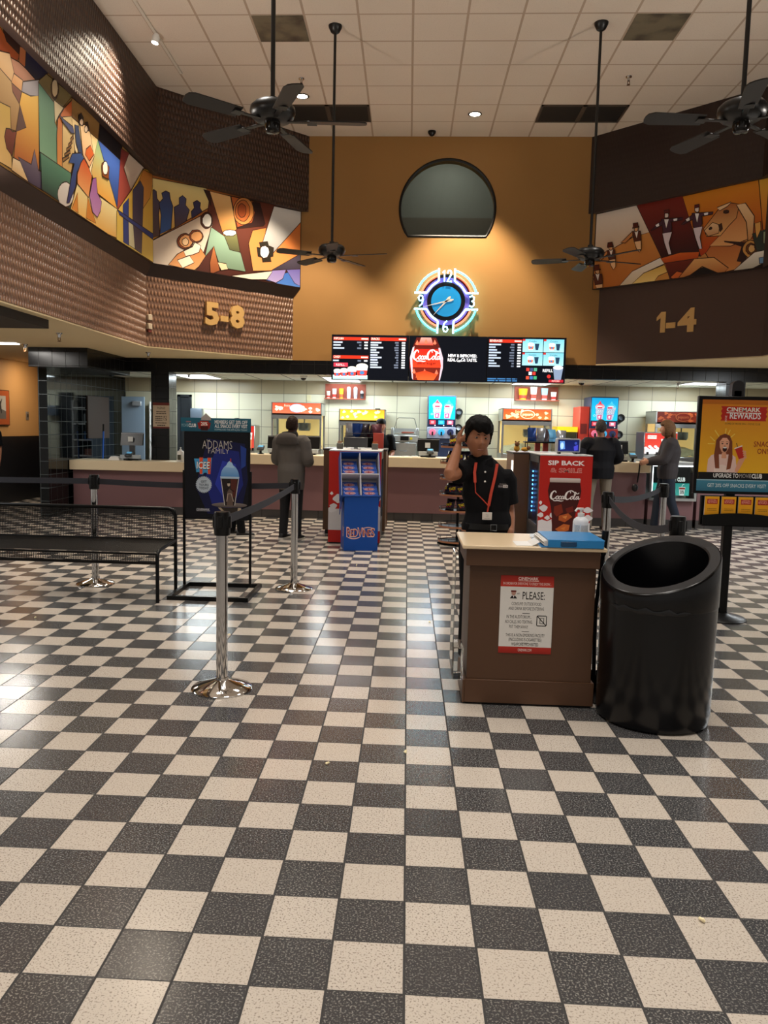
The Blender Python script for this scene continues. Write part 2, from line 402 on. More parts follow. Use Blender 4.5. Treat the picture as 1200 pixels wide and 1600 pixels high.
MURAL_A=[('C4622A','8A3A1C',[7.02,4.84,7.19,4.78,7.44,4.75,7.36,4.65,7.19,4.66,7.01,4.61]),
('3A1F1A','3A1F1A',[7.09,4.89,7.67,4.94,7.46,4.83,7.44,4.75,7.19,4.76,7.13,4.84]),
('D08050','A85830',[7.44,4.82,7.57,4.85,7.56,4.73,7.48,4.64,7.41,4.67]),
('2A2A48','15152A',[7.56,4.84,8.06,4.87,7.80,4.69,7.72,4.65,7.53,4.67]),
('C89880','A87058',[7.24,4.64,7.41,4.67,7.53,4.67,7.74,4.65,7.61,4.58,7.45,4.53,7.31,4.54]),
('E0C098','C8A070',[6.97,4.58,7.24,4.67,7.31,4.54,7.26,4.44,6.97,4.48]),
('B89868','A07848',[6.97,4.48,7.26,4.44,7.28,4.37,7.41,4.31,7.32,4.05,7.23,4.03,7.23,4.21,6.95,4.18]),
('D8A878','C89058',[7.31,4.53,7.47,4.54,7.44,4.43,7.26,4.44]),
('7A4838','7A4838',[7.26,4.43,7.44,4.43,7.40,4.31,7.28,4.37]),
('B0ACB4','908C98',[7.48,4.53,7.80,4.68,7.79,4.53,7.62,4.46,7.45,4.44]),
('E8BC50','A84424',[7.45,4.43,7.62,4.46,7.78,4.53,7.76,3.85,7.25,3.69,7.32,4.04,7.49,4.15,7.40,4.31]),
('5A3C38','5A3C38',[7.41,4.30,7.51,4.15,7.32,4.04]),
('C0A050','D8B070',[6.95,4.17,7.22,4.21,7.22,4.02,7.12,3.98,7.12,3.88,7.22,3.79,7.22,3.69,6.92,3.68]),
('7A3828','602818',[7.14,4.00,7.21,4.02,7.25,4.01,7.32,4.04,7.23,3.80,7.14,3.84,7.11,3.92]),
('E8D0A8','D8B078',[7.25,3.79,7.51,3.81,7.56,3.67,7.22,3.68]),
('7A6A7A','40344C',[7.35,3.83,7.60,3.84,7.67,4.00,7.74,3.83,7.92,3.86,8.00,3.71,7.84,3.68,7.54,3.67]),
('4A8068','80A888',[7.79,4.65,8.04,4.65,8.11,4.61,8.13,4.41,8.18,4.37,8.17,4.02,7.78,4.00]),
('8A7A50','6A5A38',[7.78,4.66,7.96,4.80,8.56,4.84,8.30,4.62,8.09,4.61]),
('5A3A28','5A3A28',[8.23,4.78,8.22,4.74,8.20,4.71,8.18,4.68,8.15,4.65,8.12,4.64,8.09,4.64,8.07,4.65,8.06,4.68,8.06,4.71,8.06,4.74,8.08,4.77,8.10,4.80,8.13,4.83,8.16,4.84,8.19,4.84,8.21,4.83,8.22,4.81]),
('D8C098','D8C098',[8.21,4.77,8.20,4.74,8.19,4.71,8.17,4.69,8.15,4.67,8.13,4.66,8.11,4.66,8.09,4.67,8.08,4.69,8.08,4.72,8.08,4.75,8.09,4.78,8.11,4.80,8.13,4.82,8.16,4.83,8.18,4.83,8.19,4.82,8.20,4.80]),
('D8C8A0','D8C8A0',[8.12,4.62,8.33,4.63,8.21,4.51,8.13,4.41]),
('4A7060','22342E',[7.78,4.01,8.48,4.01,8.39,3.78,7.86,3.69,7.92,3.86,7.77,3.85]),
('B08850','805828',[8.54,4.81,9.33,4.86,9.23,4.63,8.53,4.61]),
('C05828','E09850',[8.17,4.31,8.20,4.47,8.35,4.63,8.54,4.78,8.53,4.61,8.37,4.51,8.29,4.29,8.28,4.03,8.16,4.02]),
('E8D098','D0A868',[8.31,4.53,8.53,4.62,8.59,4.30,8.48,4.03,8.28,4.03]),
('906838','906838',[8.29,4.12,8.45,4.20,8.45,4.19,8.29,4.09]),
('906838','906838',[8.34,4.18,8.48,4.26,8.48,4.24,8.33,4.16]),
('906838','906838',[8.39,4.25,8.51,4.32,8.50,4.30,8.38,4.22]),
('906838','906838',[8.44,4.31,8.53,4.38,8.53,4.36,8.43,4.28]),
('906838','906838',[8.49,4.38,8.56,4.44,8.56,4.42,8.49,4.35]),
('F8DCA0','FBE8C0',[8.53,4.61,9.23,4.63,9.09,4.31,8.99,4.05,8.60,4.31]),
('90C090','F4B050',[9.23,4.63,9.81,4.03,9.21,4.04,9.03,4.22]),
('14121E','14121E',[9.29,4.82,10.02,4.82,9.94,4.63,9.25,4.64]),
('4A70C8','304C90',[9.25,4.63,9.94,4.63,9.90,4.37,9.81,4.05]),
('803030','B05448',[9.97,4.78,10.29,4.82,10.05,4.56,10.32,4.39,9.81,3.99,9.94,4.63]),
('D8C8B8','B09888',[10.25,4.81,10.83,4.82,10.30,4.39,10.07,4.59]),
('5A8A70','263C34',[7.79,4.01,8.48,4.03,8.46,3.67,7.80,3.68]),
('E4DCD4','C8BCB0',[8.53,3.84,8.52,3.79,8.48,3.74,8.43,3.70,8.36,3.67,8.30,3.65,8.24,3.65,8.19,3.66,8.16,3.69,8.15,3.73,8.16,3.77,8.20,3.82,8.25,3.86,8.31,3.89,8.37,3.91,8.44,3.91,8.49,3.90,8.52,3.87]),
('F4E4A8','F0B860',[8.46,3.67,8.64,3.98,8.99,3.93,9.21,4.01,9.81,4.02,9.78,3.68,9.52,3.66]),
('D88838','D88838',[8.49,3.68,8.64,3.88,8.64,3.68]),
('D88838','D88838',[8.86,3.68,8.91,3.91,9.13,3.69]),
('48507A','48507A',[8.22,4.52,8.32,4.51,8.55,4.52,8.58,4.47,8.50,4.45,8.30,4.49]),
('34466C','34466C',[8.60,4.56,8.69,4.58,8.78,4.32,8.74,4.26,8.62,4.40]),
('F8D8A8','E8B080',[8.74,4.61,8.93,4.68,9.01,4.61,9.10,4.40,8.97,4.25,8.80,4.33]),
('D86830','D86830',[8.89,4.41,9.01,4.49,9.10,4.43,8.97,4.32,8.86,4.35]),
('3A5A98','34305C',[8.43,4.13,8.52,4.24,8.74,4.32,8.82,4.29,8.62,4.09,8.58,3.93,8.41,3.72,8.36,3.70,8.48,3.98,8.57,4.16]),
('D05020','F0A868',[8.82,4.29,8.94,4.24,9.03,4.17,8.93,3.92,8.64,3.98,8.64,4.07,8.74,4.22]),
('241614','241614',[8.70,4.69,8.77,4.74,8.82,4.72,8.80,4.63,8.71,4.61]),
('F0D0B0','F0D0B0',[8.81,4.67,8.81,4.66,8.80,4.64,8.79,4.63,8.77,4.62,8.76,4.62,8.75,4.62,8.74,4.62,8.73,4.63,8.73,4.64,8.73,4.65,8.74,4.66,8.75,4.67,8.76,4.68,8.78,4.69,8.79,4.69,8.80,4.68,8.81,4.68]),
('3A2018','3A2018',[8.87,4.68,8.94,4.71,8.99,4.64,8.90,4.62]),
('F4DCC0','F4DCC0',[8.93,4.64,8.93,4.63,8.92,4.62,8.91,4.61,8.90,4.60,8.88,4.59,8.87,4.59,8.86,4.59,8.85,4.60,8.85,4.61,8.85,4.62,8.86,4.63,8.87,4.64,8.88,4.65,8.90,4.66,8.91,4.66,8.92,4.65,8.93,4.65]),
('9A5AA0','C890C0',[9.06,4.15,9.15,4.19,9.18,4.03,9.30,3.97,9.26,3.86,9.17,3.77,9.04,3.79,8.96,3.94]),
('8A4A20','8A4A20',[9.33,4.40,9.42,4.45,9.55,4.43,9.53,4.29,9.34,4.27]),
('FAF4E8','FAF4E8',[9.50,4.41,9.50,4.38,9.49,4.36,9.47,4.33,9.44,4.32,9.42,4.31,9.39,4.31,9.37,4.32,9.36,4.34,9.36,4.36,9.36,4.39,9.38,4.41,9.40,4.44,9.42,4.45,9.45,4.46,9.47,4.46,9.49,4.45,9.50,4.43]),
('D8A038','E8C860',[10.32,4.39,10.78,4.79,11.43,4.96,11.86,5.00,11.84,4.26,11.21,3.97,11.16,3.67,9.77,3.66,9.79,3.99]),
('B87030','D89848',[10.48,4.45,10.78,4.78,11.23,4.85,11.04,4.50,10.73,4.27]),
('34448A','34448A',[10.00,4.12,10.20,4.26,10.18,3.68,10.00,3.68]),
('E4DCB4','E4DCB4',[10.19,4.00,10.38,3.96,10.42,3.69,10.20,3.69]),
('3A3A5A','584858',[10.36,4.40,10.54,4.52,10.65,4.60,10.78,4.56,10.67,3.68,10.42,3.69,10.35,4.04]),
('34448A','34448A',[9.81,4.01,11.36,4.05,11.31,3.98,9.87,3.98])]
MURAL_B=[('E8D490','D89830',[-.65,4.76,.86,4.83,.94,4.60,.01,3.97,-.67,3.57]),
('B86830','D89040',[-.14,4.54,-.02,4.64,-.00,4.14,-.15,4.07]),
('9A5420','9A5420',[-.13,4.35,-.03,4.30,-.03,4.00,-.14,4.05]),
('484058','604840',[-.01,4.51,.01,4.62,.04,4.64,.07,4.63,.08,4.53,.13,4.49,.10,4.33,.12,4.05,-.01,3.98,-.03,4.30]),
('3A3C60','40609A',[.12,4.48,.18,4.55,.16,4.62,.22,4.66,.27,4.65,.28,4.57,.32,4.48,.29,4.17,.13,4.07,.15,4.32]),
('484A70','5A4444',[.35,4.47,.43,4.52,.43,4.61,.48,4.65,.53,4.62,.52,4.53,.58,4.48,.53,4.32,.36,4.19]),
('3C3858','3C3858',[.62,4.46,.67,4.52,.65,4.59,.71,4.63,.76,4.61,.75,4.54,.79,4.50,.62,4.37]),
('6A3424','4A241C',[.92,4.79,2.70,4.86,2.72,3.62,.03,3.58,.03,3.76,.68,3.95,.96,4.35,.89,4.52]),
('D4BCA4','E4D4C4',[.02,3.96,.89,4.50,.96,4.35,.80,3.90,.68,3.64,.02,3.64]),
('4A2418','4A2418',[.96,4.40,.95,4.36,.94,4.33,.91,4.30,.88,4.28,.85,4.27,.82,4.28,.79,4.30,.77,4.33,.77,4.37,.77,4.41,.79,4.44,.82,4.47,.85,4.49,.88,4.50,.91,4.49,.94,4.47,.95,4.44]),
('F4F0E8','F4F0E8',[.94,4.40,.94,4.37,.93,4.34,.91,4.31,.88,4.30,.86,4.30,.84,4.30,.82,4.32,.80,4.34,.80,4.37,.80,4.40,.82,4.43,.84,4.46,.86,4.47,.88,4.48,.91,4.47,.93,4.45,.94,4.43]),
('3A2018','3A2018',[.82,4.81,.94,4.80,.94,4.60]),
('F0C080','C07828',[.92,4.80,1.26,4.80,1.37,4.35,1.15,4.22]),
('7A7A4C','4A4A30',[1.16,4.22,1.37,4.30,1.43,4.04,1.33,4.00,1.25,4.04]),
('F8F4F0','F8F4F0',[1.36,4.30,1.36,4.28,1.34,4.27,1.31,4.25,1.27,4.24,1.23,4.24,1.20,4.23,1.17,4.24,1.15,4.25,1.14,4.26,1.15,4.27,1.17,4.29,1.20,4.30,1.23,4.31,1.27,4.32,1.31,4.32,1.34,4.32,1.36,4.31]),
('C46830','A04C24',[1.28,4.80,1.72,4.81,1.82,4.51,1.39,4.38]),
('D08848','D08848',[1.67,4.67,1.66,4.60,1.63,4.53,1.58,4.48,1.52,4.45,1.46,4.44,1.41,4.45,1.36,4.48,1.33,4.54,1.32,4.60,1.33,4.67,1.36,4.73,1.40,4.78,1.46,4.82,1.52,4.83,1.58,4.82,1.63,4.79,1.66,4.73]),
('B86430','B86430',[1.60,4.66,1.60,4.61,1.57,4.56,1.54,4.52,1.50,4.49,1.46,4.49,1.42,4.50,1.38,4.52,1.36,4.56,1.35,4.61,1.36,4.66,1.38,4.71,1.42,4.75,1.46,4.78,1.50,4.79,1.54,4.78,1.57,4.75,1.60,4.71]),
('9A4820','9A4820',[1.53,4.65,1.53,4.62,1.52,4.59,1.50,4.56,1.48,4.55,1.45,4.54,1.43,4.55,1.41,4.57,1.40,4.59,1.40,4.63,1.40,4.66,1.41,4.69,1.43,4.71,1.45,4.73,1.48,4.73,1.50,4.72,1.52,4.71,1.53,4.68]),
('2E1614','2E1614',[1.65,4.80,1.78,4.81,1.88,4.52,1.85,4.49,1.38,4.37,1.65,4.49,1.70,4.65]),
('98B8A0','708870',[.94,4.30,1.16,4.21,1.25,4.03,1.44,4.02,1.53,3.76,1.22,3.76,1.08,3.80,.98,4.04,.84,3.88]),
('B87040','8A4A28',[.92,3.80,.98,4.04,1.08,3.71,.93,3.64]),
('E8C8A0','E8C8A0',[1.05,3.82,1.19,3.82,1.22,3.75,1.11,3.72]),
('D86C2C','E09858',[1.66,4.38,1.90,4.46,1.86,4.23,2.70,4.84,2.71,4.22,2.05,3.85,1.67,3.79,1.59,4.18]),
('E8E4E0','909090',[2.05,4.81,2.73,4.83,2.58,4.69,2.04,4.12,1.84,4.23]),
('2A241C','2A241C',[1.78,4.22,1.93,4.26,1.95,4.20,2.04,4.19,2.03,4.06,1.98,4.04,2.00,3.98,1.84,3.95,1.83,4.01,1.76,4.02,1.74,4.15,1.80,4.15]),
('F8F8F4','F8F8F4',[1.96,4.11,1.95,4.08,1.94,4.06,1.92,4.03,1.89,4.02,1.86,4.01,1.84,4.02,1.81,4.04,1.80,4.06,1.80,4.09,1.80,4.12,1.81,4.15,1.83,4.17,1.86,4.18,1.89,4.19,1.91,4.18,1.94,4.17,1.95,4.14]),
('585060','38303C',[2.02,3.85,2.71,4.26,2.71,3.95]),
('3A64B8','5080D0',[1.88,3.69,2.71,4.00,2.72,3.59]),
('8A78B8','B0A0D0',[1.91,3.70,2.02,3.84,2.28,3.89,2.22,3.75,2.09,3.67]),
('6A60A8','9088C8',[2.30,3.89,2.71,3.97,2.72,3.64,2.46,3.71]),
('F0DCC8','F0DCC8',[1.29,3.66,2.02,3.83,1.92,3.70,1.64,3.66]),
('8A4020','8A4020',[.64,4.05,.63,4.02,.61,3.98,.57,3.96,.53,3.94,.49,3.93,.45,3.94,.42,3.95,.40,3.98,.39,4.01,.40,4.05,.42,4.08,.45,4.11,.49,4.13,.53,4.14,.57,4.13,.61,4.12,.63,4.09]),
('D89860','D89860',[.63,4.05,.62,4.02,.60,4.00,.58,3.97,.54,3.96,.51,3.95,.47,3.96,.45,3.97,.43,3.99,.42,4.02,.43,4.05,.45,4.08,.48,4.10,.51,4.12,.54,4.12,.58,4.12,.60,4.10,.62,4.08]),
('F0C898','F0C898',[.56,4.03,.56,4.02,.55,4.00,.54,3.99,.52,3.98,.51,3.98,.49,3.98,.48,3.99,.47,4.00,.47,4.02,.47,4.04,.48,4.05,.49,4.06,.51,4.07,.52,4.08,.54,4.07,.55,4.06,.56,4.05]),
('8A4020','8A4020',[.80,4.15,.79,4.12,.77,4.09,.74,4.07,.71,4.05,.67,4.05,.63,4.05,.60,4.07,.59,4.09,.58,4.12,.59,4.15,.61,4.17,.63,4.20,.67,4.21,.71,4.22,.74,4.22,.77,4.20,.79,4.18]),
('D89860','D89860',[.78,4.15,.78,4.12,.76,4.10,.74,4.08,.71,4.07,.68,4.06,.65,4.07,.63,4.08,.61,4.09,.61,4.12,.61,4.14,.63,4.16,.65,4.18,.68,4.19,.71,4.20,.74,4.20,.76,4.19,.78,4.17]),
('C87840','E0A068',[.39,3.83,.53,3.92,.73,4.00,.84,3.88,.73,3.72,.65,3.65,.25,3.67]),
('F8E8D0','F8E8D0',[.49,3.89,.63,3.97,.67,4.04,.76,4.01,.73,3.92,.63,3.87,.52,3.83]),
('F8E8D0','F8E8D0',[.39,3.75,.58,3.84,.65,3.76,.47,3.66])]
MURAL_R=[('D89850','B86828',[-.07,4.79,1.09,4.84,1.31,3.58,.00,3.64]),
('E4D8CC','D0B090',[-.07,4.82,.73,4.83,.94,4.41,.65,4.38,.35,4.27,-.03,4.17]),
('ECE4D8','D8C0A0',[.45,3.66,.68,3.87,1.12,4.01,1.18,3.92,.87,3.83,.65,3.66]),
('D8A848','F0D080',[.65,3.66,.87,3.82,1.19,3.90,1.31,3.64]),
('C88840','C88840',[1.03,3.67,1.11,3.75,1.25,3.79,1.31,3.64]),
('7A2418','2A1216',[.70,4.83,1.58,4.85,1.73,3.95,1.15,4.00]),
('D88820','B03414',[1.41,4.82,2.67,4.84,2.73,4.00,2.11,4.17,1.73,3.95]),
('E0A838','C86820',[2.46,4.85,2.67,4.84,2.72,4.07,2.56,4.18]),
('D06020','B84818',[1.13,4.00,1.42,4.04,1.70,4.01,1.69,3.92,1.20,3.92]),
('702818','4A1814',[1.20,3.92,1.69,3.92,1.72,3.74,1.40,3.66,1.30,3.67]),
('C86028','C86028',[1.30,3.71,1.39,3.78,1.48,3.75,1.48,3.68,1.40,3.65]),
('161012','161012',[1.49,3.65,1.74,3.78,2.74,3.80,2.76,3.53]),
('B06030','D08848',[1.87,4.07,2.13,4.13,2.42,4.02,2.26,3.71,2.00,3.68,1.80,3.98]),
('C07038','E0A468',[2.20,4.55,2.36,4.37,2.42,4.10,2.14,4.03,1.85,4.07,2.06,4.26]),
('A86030','DCA868',[1.75,4.32,1.94,4.54,2.10,4.60,2.22,4.56,2.19,4.39,2.10,4.31,1.99,4.19,1.80,4.21]),
('E0BC90','C89060',[1.76,4.29,1.87,4.38,1.97,4.33,1.96,4.23,1.82,4.21]),
('3A1C10','3A1C10',[1.86,4.31,1.86,4.30,1.85,4.30,1.85,4.30,1.84,4.30,1.84,4.30,1.83,4.30,1.83,4.30,1.83,4.31,1.83,4.31,1.83,4.32,1.83,4.32,1.83,4.32,1.84,4.32,1.84,4.32,1.85,4.32,1.85,4.32,1.86,4.31]),
('3A1C10','3A1C10',[1.96,4.34,1.99,4.35,2.01,4.27,1.99,4.24]),
('3A1C10','3A1C10',[2.08,4.49,2.08,4.48,2.07,4.48,2.07,4.48,2.06,4.48,2.05,4.48,2.04,4.48,2.03,4.49,2.02,4.49,2.02,4.50,2.02,4.51,2.03,4.51,2.04,4.51,2.04,4.51,2.05,4.51,2.06,4.51,2.07,4.50,2.08,4.50]),
('ECC898','C88848',[2.19,4.56,2.30,4.56,2.43,4.37,2.43,4.12,2.38,4.04,2.34,4.31]),
('ECC898','ECC898',[1.92,4.57,2.11,4.61,2.06,4.57,1.96,4.53]),
('E0A868','B87038',[1.41,3.67,1.64,3.92,1.92,3.90,2.13,3.73,2.05,3.66,1.76,3.81,1.59,3.71]),
('301818','301818',[2.05,4.10,2.37,4.03,2.36,3.78,2.25,3.81,2.30,4.00]),
('C89048','C89048',[2.53,3.93,2.53,3.89,2.51,3.86,2.49,3.84,2.45,3.83,2.41,3.83,2.38,3.85,2.35,3.88,2.32,3.92,2.31,3.96,2.32,4.00,2.34,4.03,2.36,4.05,2.40,4.06,2.43,4.05,2.47,4.03,2.50,4.00,2.52,3.97]),
('6A3818','6A3818',[2.49,3.94,2.49,3.91,2.48,3.89,2.46,3.88,2.44,3.87,2.42,3.88,2.39,3.89,2.38,3.91,2.36,3.93,2.36,3.96,2.36,3.98,2.37,4.00,2.39,4.01,2.41,4.02,2.43,4.01,2.45,4.00,2.47,3.98,2.48,3.96]),
('D8A868','D8A868',[2.47,3.94,2.47,3.93,2.46,3.91,2.45,3.91,2.44,3.90,2.42,3.90,2.41,3.91,2.40,3.92,2.39,3.94,2.39,3.96,2.39,3.97,2.40,3.98,2.40,3.99,2.42,4.00,2.43,3.99,2.44,3.99,2.46,3.98,2.46,3.96]),
('EFE8DC','B8B0A0',[2.21,3.69,2.47,3.89,2.73,3.91,2.74,3.80,2.46,3.69]),
('6A90B8','6A90B8',[2.54,3.81,2.74,3.82,2.75,3.73,2.55,3.74]),
('303830','303830',[2.43,4.14,2.71,4.19,2.73,3.90,2.50,3.91]),
('90A080','90A080',[2.57,4.14,2.71,4.17,2.73,3.92,2.58,4.00]),
('D8A050','D8A050',[2.45,4.27,2.52,4.28,2.53,4.18,2.49,4.08,2.47,4.15]),
('4A2838','4A2838',[1.11,4.56,1.25,4.54,1.27,4.39,1.23,4.32,1.15,4.36]),
('4A2838','4A2838',[.95,4.42,1.12,4.54,1.13,4.48,.98,4.43]),
('4A2838','4A2838',[1.24,4.54,1.43,4.52,1.43,4.50,1.25,4.50]),
('ECE4E4','ECE4E4',[1.15,4.55,1.22,4.54,1.19,4.42]),
('E4D4CC','E4D4CC',[1.21,4.60,1.21,4.59,1.21,4.58,1.20,4.57,1.19,4.57,1.18,4.57,1.17,4.57,1.16,4.58,1.16,4.60,1.16,4.61,1.16,4.62,1.16,4.63,1.17,4.64,1.18,4.64,1.19,4.64,1.19,4.63,1.20,4.62,1.21,4.61]),
('5A1818','5A1818',[1.14,4.67,1.21,4.67,1.22,4.63,1.15,4.64]),
('DCCCD4','DCCCD4',[1.14,4.35,1.28,4.35,1.24,4.20,1.29,4.04,1.25,4.04,1.18,4.21]),
('F0E8E8','F0E8E8',[1.02,4.49,1.07,4.51,1.08,4.47,1.04,4.46]),
('F0E8E8','F0E8E8',[1.29,4.53,1.35,4.53,1.35,4.50,1.30,4.50]),
('4A2838','4A2838',[1.57,4.56,1.70,4.54,1.72,4.39,1.68,4.33,1.60,4.37]),
('4A2838','4A2838',[1.42,4.43,1.58,4.54,1.59,4.48,1.45,4.43]),
('4A2838','4A2838',[1.69,4.54,1.87,4.52,1.87,4.50,1.70,4.50]),
('ECE4E4','ECE4E4',[1.61,4.55,1.67,4.54,1.65,4.42]),
('E4D4CC','E4D4CC',[1.66,4.60,1.66,4.58,1.66,4.57,1.65,4.57,1.64,4.56,1.64,4.57,1.63,4.57,1.62,4.58,1.61,4.59,1.61,4.61,1.61,4.62,1.62,4.63,1.62,4.64,1.63,4.64,1.64,4.64,1.65,4.63,1.66,4.62,1.66,4.61]),
('5A1818','5A1818',[1.60,4.66,1.66,4.66,1.67,4.63,1.60,4.63]),
('DCCCD4','DCCCD4',[1.60,4.35,1.73,4.35,1.70,4.21,1.74,4.05,1.71,4.05,1.64,4.22]),
('F0E8E8','F0E8E8',[1.48,4.49,1.53,4.51,1.54,4.47,1.50,4.46]),
('F0E8E8','F0E8E8',[1.74,4.53,1.80,4.53,1.80,4.50,1.75,4.50]),
('5A2818','5A2818',[.65,4.46,.78,4.44,.80,4.31,.76,4.28,.70,4.30]),
('ECE0D8','ECE0D8',[.69,4.45,.75,4.45,.73,4.35]),
('D8A070','D8A070',[.74,4.48,.74,4.47,.74,4.46,.73,4.46,.72,4.45,.71,4.45,.70,4.46,.69,4.47,.69,4.48,.69,4.49,.69,4.50,.69,4.51,.70,4.52,.71,4.52,.72,4.52,.73,4.52,.73,4.51,.74,4.50]),
('5A2010','5A2010',[.66,4.57,.73,4.57,.74,4.52,.76,4.51,.65,4.51,.67,4.53]),
('C88048','C88048',[.47,4.33,.52,4.35,.65,4.45,.66,4.40,.54,4.31]),
('E8B888','E8B888',[.70,4.30,.80,4.30,.81,4.18,.79,4.14,.74,4.20]),
('5A2818','5A2818',[.24,4.24,.37,4.23,.39,4.10,.35,4.07,.29,4.09]),
('ECE0D8','ECE0D8',[.28,4.24,.34,4.24,.32,4.14]),
('D8A070','D8A070',[.33,4.27,.33,4.26,.33,4.25,.32,4.24,.31,4.24,.30,4.24,.29,4.25,.28,4.26,.28,4.27,.27,4.28,.28,4.29,.28,4.30,.29,4.31,.30,4.31,.31,4.31,.31,4.30,.32,4.29,.33,4.28]),
('5A2010','5A2010',[.25,4.35,.32,4.35,.33,4.31,.35,4.29,.24,4.29,.25,4.31]),
('C88048','C88048',[.05,4.11,.10,4.14,.24,4.23,.25,4.19,.13,4.10]),
('E8B888','E8B888',[.29,4.09,.39,4.09,.40,3.98,.37,3.94,.33,4.00]),
('5A2818','5A2818',[.02,3.91,.17,3.89,.19,3.75,.15,3.72,.07,3.74]),
('ECE0D8','ECE0D8',[.06,3.91,.13,3.91,.11,3.80]),
('D8A070','D8A070',[.12,3.94,.12,3.93,.12,3.92,.11,3.91,.10,3.91,.09,3.91,.08,3.92,.07,3.93,.06,3.94,.06,3.95,.06,3.97,.07,3.98,.07,3.98,.08,3.99,.09,3.98,.11,3.98,.11,3.97,.12,3.96]),
('5A2010','5A2010',[.03,4.04,.11,4.04,.12,3.98,.15,3.97,.02,3.97,.04,3.99]),
('C88048','C88048',[-.19,3.76,-.13,3.79,.02,3.90,.03,3.85,-.10,3.75]),
('E8B888','E8B888',[.07,3.74,.19,3.74,.20,3.62,.17,3.57,.12,3.64])]

tag(finish(mural('m', '', MURAL_A, -1.0, 11.155, 3.66, 4.84, 'B08848', fA), 'mural_panel', MURALMAT, smooth=False), 'long mural panel with two dancers and hands between the woven wall bands', 'mural', 'wall murals')
tag(finish(mural('m', '', MURAL_B, 0, 2.56, 3.66, 4.84, 'B06830', fB), 'mural_panel', MURALMAT, smooth=False), 'angled mural panel with dark standing figures and a spotlight, above the 5-8 numerals', 'mural', 'wall murals')
tag(finish(mural('m', '', MURAL_R, .02, 2.6, 3.69, 4.84, 'C08040', fR), 'mural_panel', MURALMAT, smooth=False), 'mural panel with circus horse and dancers in top hats, above the 1-4 numerals', 'mural', 'wall murals')

# amber wall with the half-moon window
from mathutils.geometry import tessellate_polygon
AMB, N, K, b_ = nodes('amber_paint'); K.new(mix(N, K, noise_(N, K, 1.5, 3.), 'A0753C', '986E37'), b_.inputs['Base Color']); b_.inputs['Roughness'].default_value = .62
HX, HZ, HR = .53, 4.895, .745
moon = ellp(HX, HZ, HR, HR, 48, -34.5, 214.5)
outer = [(-1.95, 2.51), (3.05, 2.51), (3.05, CE), (-1.95, CE)]
tri = tessellate_polygon([[Vector((*p, 0)) for p in outer], [Vector((*p, 0)) for p in moon]]); P = outer + moon
bm = bmesh.new(); va = [bm.verts.new((p[0], 12.98, p[1])) for p in P]
for t in tri: bm.faces.new([va[i] for i in t])
vb = [bm.verts.new((p[0], 12.98, p[1])) for p in moon]; vc = [bm.verts.new((p[0], 13.2, p[1])) for p in moon]
for i in range(len(moon)): j = (i + 1) % len(moon); bm.faces.new([vb[i], vb[j], vc[j], vc[i]])
me = bpy.data.meshes.new('m'); bm.to_mesh(me); bm.free(); struct(finish(me, 'wall_back', AMB, None, smooth=False))
BLACKMETAL = M('black_frame', '0E0C0C', .4)
win = thing('window_1', 'half-moon window in the amber wall', 'window', (HX, 13.0, 4.47)); win['kind'] = 'structure'
MB().tube([(x, 12.985, z) for x, z in moon], .022, 6, closed=True).out('window_frame', BLACKMETAL, win)
GLASS = M('window_glass', 'C8D0CC', .0, trans=1., ior=1.25)
MB().prism(moon, 13.06, 13.066).out('pane', GLASS, win, smooth=False)
BOOTH = M('booth_wall', '7A7C74', .8); BOOTHD = M('booth_ledge', '6C665A', .8)
b = MB(); b.box(-1, 2.2, 14.6, 14.7, 4.2, 6.4); b.box(-1.05, -1, 13.2, 14.7, 4.2, 6.4); b.box(2.2, 2.25, 13.2, 14.7, 4.2, 6.4); b.box(-1, 2.2, 13.2, 14.7, 4.2, 4.3); b.box(-1, 2.2, 13.2, 14.7, 6.3, 6.4); struct(b.out('wall_booth', BOOTH, smooth=False))
struct(box('trim_2', BOOTHD, None, -1, 2.2, 14.3, 14.6, 4.3, 5.09))
light('booth_lamp', 'AREA', (.6, 13.8, 6.25), 14, (1, .97, .9), (.6, 13.9, 0), size=.6)

# black tiled beam, pillars, low ceilings, kitchen shell
def tile_mat(name, col, grout, sx, sz, ox=0., rough=.12, top=None, jw=.03, spec=.6):
    m, N, K, b = nodes(name); p = xyz(N, K)
    h = N_(N, K, 'ADD', p[0], p[1]) if top is None else p[0]
    u = N_(N, K, 'DIVIDE', N_(N, K, 'SUBTRACT', h, ox), sx); v = N_(N, K, 'DIVIDE', N_(N, K, 'SUBTRACT', p[2], 2.05), sz)
    g = N_(N, K, 'MAXIMUM', edge(N, K, u, jw), edge(N, K, v, jw * sx / sz))
    c = mix(N, K, noise_(N, K, 3., 2.), col, col)
    if top: c = mix(N, K, N_(N, K, 'GREATER_THAN', p[2], 2.05), col, top)
    K.new(mix(N, K, g, c, grout), b.inputs['Base Color']); K.new(N_(N, K, 'MULTIPLY_ADD', g, .5, rough), b.inputs['Roughness']); b.inputs['Specular IOR Level'].default_value = spec
    bump(N, K, b, N_(N, K, 'MULTIPLY', g, -1.), .3, .002); return m
BT = tile_mat('black_tile', '080708', '141211', .2, .2, .05, .25, spec=.3)
BTW = tile_mat('black_tile_white_grout', '07090A', '444A4C', .2, .2, .0, .06, jw=.04, spec=.3)
KW = tile_mat('cream_wall_panel', 'D6D2BA', '6E6A5C', .425, .312, -.64, .3, 'AC9E80', .018)
DRY = M('beige_drywall', 'D2BF98', .85); WHITEC = M('white_ceiling_tile', 'D8D6C8', .85)
struct(box('beam', BT, None, -4.63, 7.5, 12.98, 13.16, 2.29, 2.51)); struct(box('beam', BT, None, -5.5, -4.63, 11.4, 13.16, 2.23, 2.51))
for x0 in (-4.22, 5.0): struct(box('column', BT, None, x0, x0 + .3, 12.99, 13.4, 0, 2.29))
